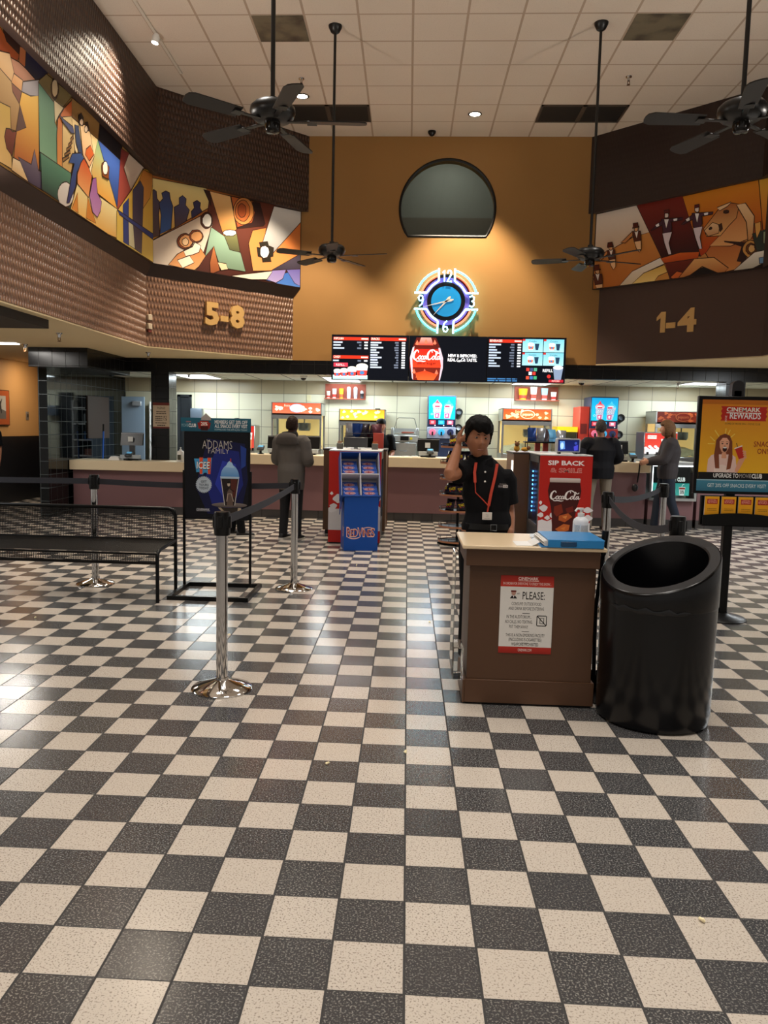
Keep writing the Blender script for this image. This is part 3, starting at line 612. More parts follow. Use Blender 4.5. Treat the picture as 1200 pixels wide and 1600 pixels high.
struct(MB().prism([(-1.89, 12.98), (-3.69, 11.18), (-3.69, -3.5), (-9.4, -3.5), (-9.4, 16), (-5.45, 16), (-5.45, 12.98)], 2.51, 2.53, 'Z').out('ceiling_low_left', DRY, smooth=False))
struct(MB().prism([(2.95, 12.98), (4.75, 11.18), (4.75, -3.5), (8.4, -3.5), (8.4, 12.98)], 2.51, 2.53, 'Z').out('ceiling_low_right', DRY, smooth=False))
def kceil():
    m, N, K, b = nodes('lay_in_ceiling'); p = xyz(N, K); g = N_(N, K, 'MAXIMUM', edge(N, K, N_(N, K, 'DIVIDE', N_(N, K, 'ADD', p[0], .3), .61), .04), edge(N, K, N_(N, K, 'DIVIDE', N_(N, K, 'SUBTRACT', p[1], 15.), 1.22), .02))
    K.new(mix(N, K, g, 'D8D4C2', '4A4840'), b.inputs['Base Color']); b.inputs['Roughness'].default_value = .8; return m
struct(box('ceiling_counter', kceil(), None, -5.4, 7.5, 13.16, 15.1, 2.30, 2.36))
struct(box('wall_counter_back', KW, None, -5.4, 7.5, 15.0, 15.12, 0, 2.4))
struct(box('wall_counter_left', BTW, None, -5.51, -5.37, 11.7, 15.1, 0, 2.51))
struct(box('wall_counter_right', KW, None, 7.4, 7.5, 13, 15.1, 0, 2.4))
ORA = M('orange_wall_paint', 'C8955A', .6); WAINS = M('black_wainscot', '121114', .35)
struct(box('wall_left_far', ORA, None, -7.2, -7.02, 9, 15.6, 1.17, 2.6)); struct(box('wainscot_left_far', WAINS, None, -7.2, -7.0, 9, 15.6, 0, 1.17))['kind'] = 'structure'
b = MB(); b.box(-7.2, -5.5, 15.5, 15.6, 1.17, 2.6); struct(b.out('wall_corridor_end', ORA)); struct(box('wall_corridor_end_lower', WAINS, None, -7.2, -5.5, 15.48, 15.6, 0, 1.17))
struct(box('trim_3', M('black_jamb', '0C0B0B', .4), None, -7.01, -6.93, 15.2, 15.48, 1.0, 2.2))
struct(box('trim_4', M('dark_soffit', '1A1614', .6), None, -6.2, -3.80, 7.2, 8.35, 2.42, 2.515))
# ------------------------------------------------------------ lobby furniture
CHROME = M('polished_chrome', 'C4C2C0', .08, 1.); BLK = M('black_plastic', '070708', .32, spec=.35); BLKM = M('black_powder_coat', '060607', .38, spec=.25); WEB = M('belt_webbing', '33343C', .75)
LAM = M('brown_laminate', '543A29', .42, spec=.35); TOPW = M('cream_laminate', 'D9C2A0', .3); WHITE = M('white_plastic', 'E4E2DE', .4); RUB = M('rubber', '121212', .8)
GREY = M('grey_metal', '8C8E90', .35, .7); STEEL = M('brushed_steel', 'B4B6B6', .28, .9)
ACRY = M('clear_acrylic', 'F2F6F6', .02, trans=1., ior=1.3)

def stanchion(loc, label):
    t = thing('stanchion', label, 'stanchion', loc, 0, 'queue barrier posts'); x, y, _ = loc
    MB().lathe([(.001, 0), (.165, 0), (.168, .008), (.16, .016), (.10, .034), (.055, .048), (.036, .056), (.036, .07), (.001, .07)], loc, 40).out('base', CHROME, t)
    MB().lathe([(.031, .05), (.031, .87)], loc, 24).out('post', CHROME, t)
    b = MB(); b.lathe([(.02, .86), (.042, .86), (.044, .87), (.044, .98), (.04, .988), (.001, .99)], loc, 24)
    for a in range(4): b.box(-.012, .012, -.05, -.04, .9, .965, .002, Matrix.Translation(Vector(loc)) @ Matrix.Rotation(a * PI / 2, 4, 'Z'))
    b.out('belt_head', BLK, t)
    return t
def belt(t, p, q, sag=.0, h=.05, n=14, mat=WEB):
    b = MB(); rr = []; d = (Vector(q) - Vector(p)); nn = Vector((-d.y, d.x, 0)).normalized() * .0015
    for i in range(n + 1):
        u = i / n; c = Vector(p).lerp(Vector(q), u) - Vector((0, 0, sag * 4 * u * (1 - u)))
        rr.append([c + nn - Vector((0, 0, h / 2)), c + nn + Vector((0, 0, h / 2)), c - nn + Vector((0, 0, h / 2)), c - nn - Vector((0, 0, h / 2))])
    b.rings(rr).out('belt', mat, t)
s1 = stanchion((-.992, 4.24, 0), 'chrome stanchion alone on the open floor, its belt running to the post behind')
s2 = stanchion((-.986, 7.0, 0), 'chrome stanchion in front of the person in the grey coat')
s3 = stanchion((-2.78, 6.95, 0), 'chrome stanchion standing behind the black mesh bench')
s4 = stanchion((1.60, 6.39, 0), 'chrome stanchion behind the podium, belt hanging towards the trash can')
s5 = stanchion((2.42, 7.61, 0), 'chrome stanchion between the trash can and the woman at the counter')
s6 = stanchion((1.56, 4.62, 0), 'stanchion mostly hidden behind the black trash can, black head showing')
belt(s1, (-.992, 4.285, .935), (-.986, 6.955, .925), .02); belt(s3, (-2.735, 6.95, .93), (-1.03, 7.0, .93), .02); belt(s3, (-2.825, 6.95, .93), (-6.6, 6.9, .93), .01)
belt(s4, (1.60, 6.345, .93), (1.56, 4.665, .925), .10); belt(s4, (1.63, 6.42, .93), (2.38, 7.58, .935), .04)

# black wire bench
t = thing('bench', 'black wire mesh bench facing the open floor, queue post behind it', 'bench', (-2.75, 6.5, 0))
def legt(pts, r=.016): return MB().tube(pts, r, 10)
XL, XR = -3.62, -2.0
for x in (XR, XL):
    legt([(x, 6.28, 0), (x, 6.28, .38), (x, 6.30, .41), (x, 6.34, .425), (x, 6.79, .445)]).out('front_leg', BLKM, t)
    legt([(x, 6.79, 0), (x, 6.79, .66), (x - (.03 if x == XR else -.03), 6.795, .705)]).out('rear_leg', BLKM, t)
b = MB(); b.tube([(XR - .025, 6.795, .705), (XR - .06, 6.795, .72), (XL + .06, 6.795, .72), (XL + .025, 6.795, .705)], .016, 10); b.tube([(XR, 6.79, .40), (XL, 6.79, .40)], .013, 8); b.out('back_frame', BLKM, t)
b = MB(); b.tube([(XR, 6.28, .325), (XL, 6.28, .325)], .013, 8); b.tube([(XR, 6.285, .40), (XL, 6.285, .40)], .01, 8); b.tube([(XR, 6.785, .445), (XL, 6.785, .445)], .012, 8); b.out('seat_frame', BLKM, t)
def wire(p0, p1, q0, nu, nv, r=.0022):
    b = MB(); p0, p1, q0 = Vector(p0), Vector(p1), Vector(q0); U_, V_ = p1 - p0, q0 - p0
    for i in range(nu + 1): a = p0 + U_ * (i / nu); b.tube([a, a + V_], r, 3, cap=False)
    for i in range(nv + 1): a = p0 + V_ * (i / nv); b.tube([a, a + U_], r, 3, cap=False)
    return b
wire((XL, 6.795, .41), (XR, 6.795, .41), (XL, 6.795, .71), 112, 20, .003).out('back_mesh', BLKM, t, smooth=False)
wire((XL, 6.30, .412), (XR, 6.30, .412), (XL, 6.785, .447), 112, 30).out('seat_mesh', BLKM, t, smooth=False)
wire((XL, 6.283, .33), (XR, 6.283, .33), (XL, 6.283, .405), 112, 6, .003).out('apron_mesh', BLKM, t, smooth=False)

# usher podium
t = thing('podium', 'small brown usher podium with a cream top and a house-rules notice', 'podium', (.67, 4.38, 0))
b = MB(); b.box(.335, 1.015, 4.14, 4.60, .012, .138, .002); b.box(.325, .335, 4.135, 4.6, .012, .135, .001); b.out('plinth', LAM, t)
box('body', LAM, t, .345, 1.0, 4.15, 4.59, .138, .75, .002)
box('apron', LAM, t, .322, 1.012, 4.12, 4.61, .752, .842, .003)
b = MB(); b.box(.30, 1.04, 4.10, 4.64, .842, .862, .004); b.out('top', TOPW, t)
box('toe_base', M('black_toe', '100D0B', .7), t, .36, 1.0, 4.16, 4.58, 0, .012)
b = MB(); b.box(.268, .273, 4.16, 4.40, .15, .80, .001); b.box(.268, .335, 4.16, 4.163, .15, .155); b.out('acrylic_panel', ACRY, t)
b = MB(); b.box(.27, .325, 4.13, 4.30, .135, .31, .004); b.out('acrylic_pocket', ACRY, t)
a = Art(100, 140, 'DAD6D0'); a.rect(0, 0, 100, 20, '93231A', 'C03A2C'); a.rect(0, 128, 100, 140, 'B23025', '8E2219')
crowd_logo(a, 52, 7.5, 38, 'F0D8D0'); a.text('IN ORDER FOR EVERYONE TO ENJOY THE SHOW...', 50, 16.5, 4.6, 'E8D4CC', w=90)
a.text('PLEASE:', 63, 42, 13.5, '16100E', w=42, bold=.006)
for i, (s_, y, w) in enumerate((('CONSUME OUTSIDE FOOD', 53.5, 56), ('AND DRINK BEFORE ENTERING', 62, 67), ('IN THE AUDITORIUM...', 77, 47), ('NO CALLS. NO TEXTING.', 86, 52), ('PUT THEM AWAY', 95, 36), ('THIS IS A NON-SMOKING FACILITY', 110, 74), ('(INCLUDING E-CIGARETTES)', 118, 62), ('WEAPONS PROHIBITED', 126.5, 51))):
    a.text(s_, 37 if i in (2, 3, 4) else 50, y - .5, 5.6, '1E1614', w=w)
for y in (67, 99.5, 120.5): a.rect(43, y, 57, y + .9, '1E1614', same=True)
a.text('CINEMARK.COM', 50, 136, 4.6, 'F0D8D0', w=26)
a.stroke([(72, 71), (88, 71), (89, 72), (89, 88), (88, 89), (72, 89), (71, 88), (71, 72)], 1.5, '16100E', True); a.stroke([(77, 75), (84, 75), (84, 85), (77, 85)], 1.3, '16100E', True, True); a.stroke([(72, 72), (88, 88)], 1.5, '16100E', same=True)
a.ell(25, 31, 4.2, 4.6, 'B08878'); a.rect(20, 26.5, 30, 29.5, '6A2A24'); a.poly([(18, 41), (22, 36), (28, 36), (32, 41)], '181414'); a.poly([(23.5, 36), (26.5, 36), (25, 40)], 'E8E0E0'); a.text('ssh', 34, 33, 3, '484040', same=True)
a.out('notice', t, (.508, 4.1475, .285), .276, .417, eps=.00004, label='red and white house-rules notice on the front', tilt=0)
# on the podium
t = thing('binder', 'blue plastic ring binder lying on the podium, handle slot in its spine', 'binder', (.88, 4.3, .862))
BLUE = M('blue_plastic', '1F78B4', .35); b = MB()
b.prism([(.70, .862), (1.02, .862), (1.02, .868), (.72, .868)], 4.10, 4.44); b.prism([(.735, .898), (1.02, .898), (1.025, .904), (.735, .904)], 4.10, 4.44); b.box(.735, 1.02, 4.095, 4.103, .862, .904, .002); b.out('cover', BLUE, t)
b = MB(); b.box(.80, .88, 4.089, 4.096, .871, .895, .002); b.out('handle_slot', M('blue_dark', '0E3C60', .4), t)
b = MB(); [b.box(.72 - .004 * (i % 3), 1.01, 4.112, 4.43, .8685 + i * .004, .872 + i * .004, .0005) for i in range(7)]; b.out('pages', WHITE, t)
b = MB(); b.prism([(0.58, .862), (.66, .862), (.70, .884), (.698, .886), (.659, .865), (.58, .8635)], 4.13, 4.30); o = b.out('paper_sheet', WHITE, None, smooth=False); tag(o, 'loose white paper sheet sticking out beside the blue binder', 'paper')
b = MB(); b.prism([(.70, 4.47), (1.02, 4.45), (1.03, 4.6), (.72, 4.61)], .862, .866, 'Z'); tag(b.out('paper_sheet', M('print_white', 'D4DAE0', .6), None, smooth=False), 'white printed papers lying flat behind the blue binder', 'paper')
t = thing('sanitizer_bottle', 'white hand sanitizer pump bottle on the podium', 'bottle', (.99, 4.53, .866))
MB().lathe([(.001, 0), (.041, 0), (.043, .005), (.043, .085), (.038, .1), (.024, .112), (.016, .116), (.016, .122), (.001, .122)], (.99, 4.53, .866), 24).out('body', M('frosted_white', 'DADDE2', .35), t)
b = MB(); b.lathe([(.001, 0), (.019, 0), (.019, .016), (.008, .018), (.007, .034), (.014, .035), (.014, .045), (.001, .046)], (.99, 4.53, .985), 16); b.tube([(.99, 4.53, 1.025), (.965, 4.52, 1.026), (.955, 4.515, 1.012)], .006, 8); b.out('pump', WHITE, t)
a = Art(60, 50, 'C8D4DE'); a.rect(0, 0, 24, 50, 'A8CCE4'); a.lines(27, 58, 6, 8, 5, 2, '7A828A'); a.lines(3, 22, 6, 8, 5, 2, '5888A8')
a.out('label', t, (.99, 4.53, .872), .1, .07, eps=.00005, fn=lambda X, Y, Z: (.0435 * math.sin((X - .05) / .0435) * (1 - Y * 20), -.0435 * math.cos((X - .05) / .0435) * (1 - Y * 20), Z))

# lobby dustpan leaning between podium and trash can
t = thing('dustpan', 'black upright lobby dustpan standing between podium and trash can', 'dustpan', (1.07, 4.33, 0))
MB().tube([(1.06, 4.34, .12), (1.05, 4.33, .5), (1.078, 4.31, .90)], .011, 8).out('handle', BLK, t); MB().tube([(1.069, 4.315, .80), (1.077, 4.31, .93)], .018, 10).out('grip', BLK, t)
b = MB(); b.prism([(4.22, 0), (4.40, 0), (4.40, .13), (4.38, .14), (4.36, .02), (4.22, .006)], 1.02, 1.10, 'X'); b.out('pan', BLK, t)

# trash can
CX, CY, RR = 1.295, 4.06, .287
t = thing('trash_can', 'big round black trash can with a slanted open rim, beside the podium', 'trash can', (CX, CY, 0))
GB = M('glossy_black_plastic', '08080A', .24, spec=.4); GT = M('black_rim_plastic', '1E1D1F', .42, spec=.3)
n = 64; dirx, diry = .72, .69
def rimz(x, y, off=0.): return .805 + off + (x * dirx + y * diry) * .42
def ring(r, zf): return [Vector((CX + r * math.cos(2 * PI * i / n), CY + r * math.sin(2 * PI * i / n), zf(r * math.cos(2 * PI * i / n), r * math.sin(2 * PI * i / n)))) for i in range(n)]
b = MB(); b.rings([ring(.25, lambda x, y: .0), ring(.272, lambda x, y: .012), ring(.279, lambda x, y: .05), ring(RR - .004, lambda x, y: .606), ring(.2, lambda x, y: .606), ring(.19, lambda x, y: .05), ring(.01, lambda x, y: .04)], cap=False); b.out('bin_body', GB, t)
b = MB(); b.rings([ring(.25, lambda x, y: .60), ring(RR - .003, lambda x, y: .605), ring(RR, lambda x, y: .612), ring(RR, lambda x, y: rimz(x, y, -.012)), ring(RR - .004, lambda x, y: rimz(x, y, -.003)), ring(RR - .01, lambda x, y: rimz(x, y))], cap=False); b.out('lid_collar', GB, t)
b = MB(); b.rings([ring(RR - .01, lambda x, y: rimz(x, y)), ring(.232, lambda x, y: rimz(x, y, .001)), ring(.226, lambda x, y: rimz(x, y, -.006))], cap=False); b.out('rim', GT, t)
b = MB(); b.rings([ring(.226, lambda x, y: rimz(x, y, -.006)), ring(.221, lambda x, y: .5), ring(.22, lambda x, y: .1)], cap=False); b.out('inner_wall', GB, t)
b = MB(); rr = []
for i in range(13):
    a_ = math.radians(200 + i * 7); q = Vector((math.cos(a_), math.sin(a_), 0)); rr.append(Vector((CX, CY, .607 + .006 * math.sin(i * 2.3))) + q * (RR + .001))
b.tube(rr, [.001] + [(.004 + .002 * (i % 2), .008 + .005 * ((i * 7) % 3)) for i in range(11)] + [.001], 6); b.out('liner_bag_edge', M('black_bag', '101012', .22), t)

# ------------------------------------------------------------ signs on stands
t = thing('poster_stand', 'black floor poster stand with frozen drink poster under a teal topper', 'poster stand', (-1.63, 6.7, 0))
PX0, PX1, PY = -1.955, -1.37, 6.915
b = MB()
b.box(-1.96, -1.28, 6.395, 6.42, 0, .035); b.box(-1.96, -1.28, 6.99, 7.02, 0, .035); b.box(-1.96, -1.93, 6.42, 6.99, 0, .035); b.box(-1.31, -1.28, 6.42, 6.99, 0, .035); b.out('base_frame', BLKM, t)
for x in (PX0 - .012, PX1 - .006): box('upright', BLKM, t, x, x + .02, PY - .01, PY + .01, .03, 1.05)
b = MB(); b.box(PX0, PX1, PY - .012, PY + .012, .62, 1.40, .003); b.out('poster_frame', BLKM, t)
a = Art(85, 110, '07070F')
a.poly([(30, 8), (80, 14), (84, 60), (74, 108), (30, 104), (14, 70)], '10133A'); a.poly([(42, 20), (72, 24), (78, 66), (62, 98), (36, 92), (26, 60)], '1B2470'); a.poly([(50, 36), (68, 40), (70, 68), (52, 84), (40, 66)], '2A38A0'); a.poly([(74, 16), (82, 20), (81, 42), (75, 46)], '223A86')
a.text('THE', 31, 12, 2.4, 'A8A29A', w=5); a.text('ADDAMS', 43, 21, 10.5, 'B2ACA4', w=40, bold=-.012); a.text('FAMILY', 45, 27, 6.2, 'B2ACA4', w=28, bold=-.01)
a.poly([(12, 34), (19, 34), (19, 32.5), (24, 32.5), (24, 33.5), (29.5, 33.5), (30, 32.5), (36, 32.5), (34, 52), (30, 53.5), (28.5, 51.5), (25, 52), (24, 54), (20, 54), (19, 51), (15, 51.5)], '3E8FC0')
for x in (19, 30): a.poly([(x, 32.5), (x + 5, 32.5), (x + 4, 53.5), (x + .6, 53.5)], 'D6502E')
a.text('ICEE', 24.3, 47, 9, '1A1A2A', w=18.5, bold=.05, shear=.06); a.text('ICEE', 24, 46.6, 8.6, 'F0EEEE', w=17.5, bold=.02, shear=.06)
a.poly([(25 + (11.2 if i % 2 else 9.6) * math.cos(i * PI / 28), 67 + (11.2 if i % 2 else 9.6) * math.sin(i * PI / 28)) for i in range(56)], 'A8B4C0')
for i, s_ in enumerate(('GET', 'YOURS', 'TODAY')): a.text(s_, 25, 64.6 + i * 4.2, 3, '3A4454', w=(8, 13, 13)[i], bold=.02)
a.ell(59.5, 92.5, 24, 3.2, '7A706C', '4A4240'); a.poly([(46, 96), (74, 96), (72, 104), (56, 106)], '2C2622'); a.poly([(44, 96), (48, 96), (57, 105), (54, 105)], 'A09078'); a.poly([(71, 96), (75, 96), (76, 102), (70, 104)], 'A09078')
a.poly([(48, 58), (72, 58), (66.5, 93), (53, 93)], '241C1C'); a.poly([(61, 58), (70, 58), (67, 84), (62, 80)], '4E241C'); a.stroke([(48, 58), (53.2, 93)], .9, 'B8B4B0'); a.stroke([(72, 58), (66.6, 93)], .9, 'B8B4B0', same=True)
a.poly([(56, 93), (56.5, 76), (60, 70), (63.5, 76), (64.5, 93)], '5A4A42'); a.ell(58.5, 66, 1.8, 2.6, 'B0A090'); a.ell(58.5, 63.5, 2.2, 1.4, '0C0A0A'); a.stroke([(52, 75), (58, 70.5), (66, 75)], 1, '1A1614'); a.stroke([(56, 88), (57.5, 78), (62, 78), (65, 88)], 1.1, 'A08E80')
a.poly(ellp(60, 57, 12.5, 16.5, 18, 180, 360), '8FB6DC', '4E84BE'); a.poly([(54, 44), (57.5, 37.5), (60, 36), (63, 38.5), (66, 45)], '9CC0E2'); a.rect(60.4, 33, 61.8, 37.5, 'B84434'); a.poly([(47, 56), (73, 56), (72.4, 58.6), (47.6, 58.6)], 'A4BCD0')
crowd_logo(a, 24, 100, 18, 'B8B8C0')
a.out('poster', t, (PX0 + .012, PY - .013, .632), PX1 - PX0 - .024, .756, mat=GLOSSY, eps=.00006, gain=1.35)
b = MB(); b.box(PX0 - .025, PX1 + .006, PY - .016, PY, 1.392, 1.51, .002); b.out('topper', M('teal_board', '1D5568', .5), t)
a = Art(107, 20, '235C70', '1D4C60'); a.text('MOVIE', 6.4, 13.6, 4.8, '8FB0BA', w=10.5, bold=-.01); a.text('CLUB', 17.8, 13.6, 4.8, 'E4ECEC', w=11.5, bold=.03); a.text('CINEMARK', 12, 7, 2, 'C07068', w=8)
a.text('MEMBERS GET 20% OFF', 77, 8, 5, 'DCE8EA', w=50, bold=.01); a.text('ALL SNACKS EVERY VISIT', 77, 14, 5, 'DCE8EA', w=50, bold=.01); a.text('DOWNLOAD THE APP & JOIN TODAY', 77, 18, 2.4, 'A8C4CC', w=50)
a.poly([(25.5, 7), (46, 7), (44, 16), (27.5, 16)], '7E1E1A'); a.poly([(29, 4.5), (43, 4.5), (41.5, 18.5), (31, 18.5)], '3C1212'); a.poly([(29, 4.5), (43, 4.5), (42, 12), (30.2, 12)], '9E2A20'); a.text('20%', 36, 11, 4.8, 'F0DCD4', w=10, bold=.02)
a.out('topper_print', t, (PX0 - .025, PY - .0165, 1.392), PX1 - PX0 + .031, .118, eps=.00006, gain=1.4)
b = MB(); b.prism([(-1.80, 1.49), (-1.712, 1.49), (-1.715, 1.515), (-1.735, 1.53), (-1.757, 1.552), (-1.778, 1.53), (-1.797, 1.515)], PY - .02, PY - .015); b.out('popcorn_cutout', M('popcorn_grey', 'B8AEA8', .6), t)

t = thing('brochure_stand', 'black pedestal sign with yellow rewards poster and a rack of brochures', 'sign stand', (2.53, 6.32, 0))
MB().lathe([(.001, 0), (.185, 0), (.188, .008), (.17, .022), (.06, .04), (.045, .05), (.045, .06), (.001, .06)], (2.53, 6.36, 0), 40).out('base', BLKM, t)
MB().box(2.497, 2.563, 6.33, 6.39, .03, 1.80, .006).out('post', BLKM, t)
MB().prism([(2.485 + .045 * (1 + math.cos(math.radians(a_))), 1.83 + .045 * math.sin(math.radians(a_))) for a_ in range(0, 181, 15)] + [(2.485, 1.74), (2.575, 1.74)], 6.33, 6.39).out('post_cap', M('dark_grey_cap', '242326', .4), t)
FX0, FX1 = 2.225, 2.845
MB().box(FX0, FX1, 6.29, 6.33, 1.0, 1.752, .006).out('sign_frame', BLKM, t)
a = Art(107, 122, 'B4701A', 'C89A1E'); a.rect(0, 0, 107, 7, 'A05A18')
tk = [(27, 10), (93, 10)] + [(93 - (1.8 if i % 2 else 0), 10 + 22 * i / 6) for i in range(1, 6)] + [(92, 32), (27, 32)] + [(27 + (1.8 if i % 2 else 0), 32 - 22 * i / 6) for i in range(1, 6)]
a.poly(tk, '9C2018'); crowd_logo(a, 59, 17.8, 48, 'E4C8BC'); a.text('REWARDS', 62, 28.8, 9.4, 'EAD6CC', w=44, bold=.015); a.text('MOVIE', 36.2, 28.8, 2.8, 'D8B4A8', w=9, rot=-90); a.text('HOME OF MOVIE FAN + MOVIE CLUB', 59, 38, 2.8, '5A3A14', w=50)
a.text('SNACK', 91, 71, 8, '7A2416', w=28, bold=.01); a.text('ON!', 90, 82, 8, '7A2416', w=15, bold=.01)
for pts in ([(14, 57), (21, 64)], [(11, 68), (21, 68)], [(20, 47), (27, 57)], [(42, 46), (38, 56)], [(36, 44), (35, 54)], [(49, 52), (42, 59)]): a.stroke(pts, 1.2, 'D2B04A', same=True)
a.poly([(12, 112), (13, 92), (17, 86), (26, 82), (44, 82), (52, 88), (56, 112)], 'C0A49C'); a.ell(33, 108, 11, 8, 'CDB4AC'); a.poly([(24, 106), (21, 86), (23, 62), (28, 55), (35, 52), (42, 55), (46, 64), (48, 90), (46, 106), (40, 108), (42, 84), (28, 84), (30, 106)], '5C2E1C', '6E3A24')
a.poly([(28, 64), (32, 58.5), (38, 58.5), (42, 64), (41.5, 74), (38, 81), (35, 83), (31.5, 80), (28.6, 73)], 'C79478', 'B07E64'); a.ell(36, 76, 3.2, 4, '2E100C'); a.ell(36, 73.6, 2.6, 1, 'E6DCD6'); a.ell(32, 67.5, 1.4, 1, '2A1814'); a.ell(38.8, 67.5, 1.4, 1, '2A1814'); a.stroke([(30, 65), (34, 64.4)], .7, '4A2418'); a.stroke([(37, 64.4), (41, 65)], .7, '4A2418', same=True); a.ell(35.6, 71, .8, 1.4, 'A06C54'); a.poly([(32, 82), (38.4, 82), (39, 90), (32, 90)], 'B88468')
a.poly([(52, 110), (56, 94), (60, 86), (64, 84), (66, 90), (60, 104), (56, 112)], 'B88468'); a.poly([(50, 74), (60, 70), (65, 88), (57, 91)], '9E2418'); a.poly([(49.4, 74), (60.4, 69.4), (60.8, 71), (50, 75.6)], 'D8C0B4'); a.stroke([(54, 72), (52, 66)], 1, '3A2C1C')
for i in range(4): a.stroke([(61.5 + i * .7, 78 + i * 3.2), (66.5 + i * .4, 79.5 + i * 3)], 2.2, 'B88468', same=True)
a.rect(0, 112, 107, 122, '0C0908'); a.text('UPGRADE TO', 40, 120, 6.4, 'DAD2CC', w=36, bold=.015); a.text('MOVIE', 68, 120, 6.4, 'A09A98', w=17, bold=-.01); a.text('CLUB', 84.5, 120, 6.4, 'F0ECEA', w=15, bold=.03)
a.out('rewards_poster', t, (FX0 + .028, 6.2885, 1.118), FX1 - FX0 - .056, .606, mat=GLOSSY, eps=.00006, gain=1.75)
a = Art(110, 16, '3F7E98', '2E647C'); a.text('GET 20% OFF SNACKS EVERY VISIT!', 58, 10.5, 5, 'C8D8DC', w=84); a.rect(0, 0, 110, 1.4, '8FB4C4'); a.out('offer_strip', t, (FX0 + .02, 6.2885, 1.022), FX1 - FX0 - .04, .09, mat=GLOSSY, eps=.00006, gain=1.4)
b = MB(); b.box(2.30, 2.84, 6.31, 6.345, .755, .985, .003); b.prism([(2.30, .755), (2.84, .755), (2.84, .835)] + [(2.84 - .54 * i / 8, .835 + .02 * math.sin(PI * i / 8)) for i in range(1, 8)] + [(2.30, .835)], 6.262, 6.268); b.box(2.30, 2.84, 6.262, 6.345, .752, .758); b.out('brochure_holder', BLKM, t)
bro = None
for i in range(4):
    x = 2.317 + i * .128
    lb = 'yellow rewards brochure in the rack, ' + ('first from the poster side of the trash can', 'second from the end by the trash can', 'third from the end by the trash can', 'fourth, at the far end from the trash can')[i]
    if bro is None:
        bro = thing('brochure', lb, 'brochure', (x, 6.29, .76), 0, 'rewards brochures'); MB().box(x, x + .11, 6.285, 6.295, .76, .98).out('paper_stack', WHITE, bro)
        a = Art(50, 90, 'D89A1C', 'C88A18'); a.rect(8, 8, 44, 24, 'A0281C'); a.text('REWARDS', 26, 21, 8, 'E0A090', w=30); a.text('CINEMARK', 26, 12.4, 3, 'E0A090', w=26); a.lines(10, 42, 38, 2, 5, 2, '8A5A14'); a.ell(24, 70, 8, 10, '3A1C14'); a.ell(24, 71, 4.4, 6, 'D8A898'); a.poly([(12, 90), (18, 78), (30, 78), (38, 90)], 'D8C0B8')
        a.out('cover', bro, (x, 6.2845, .76), .11, .22, eps=.00006, gain=1.45)
    else: dup(bro, (x, 6.29, .76), label=lb)
# ------------------------------------------------------------ candy display, drink coolers, snack rack
RED = M('red_panel', 'B4231B', .35); RVB = M('blue_cardboard', '14489A', .5); WOODB = M('brown_cabinet_laminate', '5F4330', .45); DGREY = M('dark_grey_plastic', '3A3A3C', .4)
def logo_vines(a, x, y, w):
    h = w * .25
    L = [('R', -.435, .13, 1.15), ('E', -.31, .10, .9), ('D', -.19, .12, .95), ('V', -.03, .15, 1.1), ('I', .09, .035, .9), ('N', .185, .12, .9), ('E', .31, .10, .9), ('S', .425, .115, 1.05)]
    for i, (ch, xx, ww, hh) in enumerate(L): a.text(ch, x + xx * w, y + h * .08, h * hh * 1.16, 'E6BCAC', w=ww * w * 1.25 + w * .012, bold=.03, same=i > 0)
    for i, (ch, xx, ww, hh) in enumerate(L): a.text(ch, x + xx * w, y, h * hh, '8E1C1C', w=ww * w * .95, bold=.0, same=i > 0)
    a.stroke([(x - w * .47 + w * .42 * i / 8, y + w * .04 + w * .05 * math.sin(PI * i / 8)) for i in range(9)], w * .035, 'E0B4A4'); a.stroke([(x + w * .06 + w * .4 * i / 8, y - h - w * .02 - w * .04 * math.sin(PI * i / 8)) for i in range(9)], w * .03, 'E0B4A4')
t = thing('candy_display', 'blue cardboard candy display holding licorice boxes, at the end of the aisle unit', 'display', (-.56, 9.5, 0))
box('display_base', RVB, t, -.755, -.352, 9.32, 9.72, 0, .665, .003)
TM = rotm((0, 9.30, .66), 'X', -24)
b = MB(); b.box(-.80, -.325, 9.31, 9.52, .655, .665, 0, TM); b.box(-.80, -.792, 9.30, 9.52, .655, 1.21, 0, TM); b.box(-.333, -.325, 9.30, 9.52, .655, 1.21, 0, TM); b.box(-.80, -.325, 9.51, 9.52, .655, 1.21, 0, TM); b.box(-.80, -.325, 9.30, 9.52, 1.20, 1.21, 0, TM)
b.prism([(9.305, .66), (9.55, .66), (9.6, .40), (9.40, .55)], -.79, -.782, 'X'); b.prism([(9.305, .66), (9.55, .66), (9.6, .40), (9.40, .55)], -.343, -.335, 'X'); b.out('tray', RVB, t, smooth=False)
CARD = M('white_cardboard', 'C9C6CC', .6)
b = MB(); b.box(-.568, -.556, 9.30, 9.51, .665, 1.20, 0, TM); b.box(-.792, -.333, 9.30, 9.51, .925, .937, 0, TM)
b.box(-.792, -.786, 9.302, 9.51, .665, 1.2, 0, TM); b.box(-.339, -.333, 9.302, 9.51, .665, 1.2, 0, TM); b.box(-.786, -.339, 9.505, 9.51, .665, 1.2, 0, TM); b.out('divider', CARD, t, smooth=False)
a = Art(100, 160, '14489A'); logo_vines(a, 50, 118, 82); a.out('display_print', t, (-.755, 9.3195, .003), .403, .655, eps=.00008)
a = Art(40, 100, '123F88'); logo_vines(a, 26, 72, 44); a.v = [(min(x, 40), y, k) for x, y, k in a.v]; a.out('side_print', t, (-.7556, 9.5, .003), .18, .655, rotz=-PI / 2, eps=.00008)
box0 = None
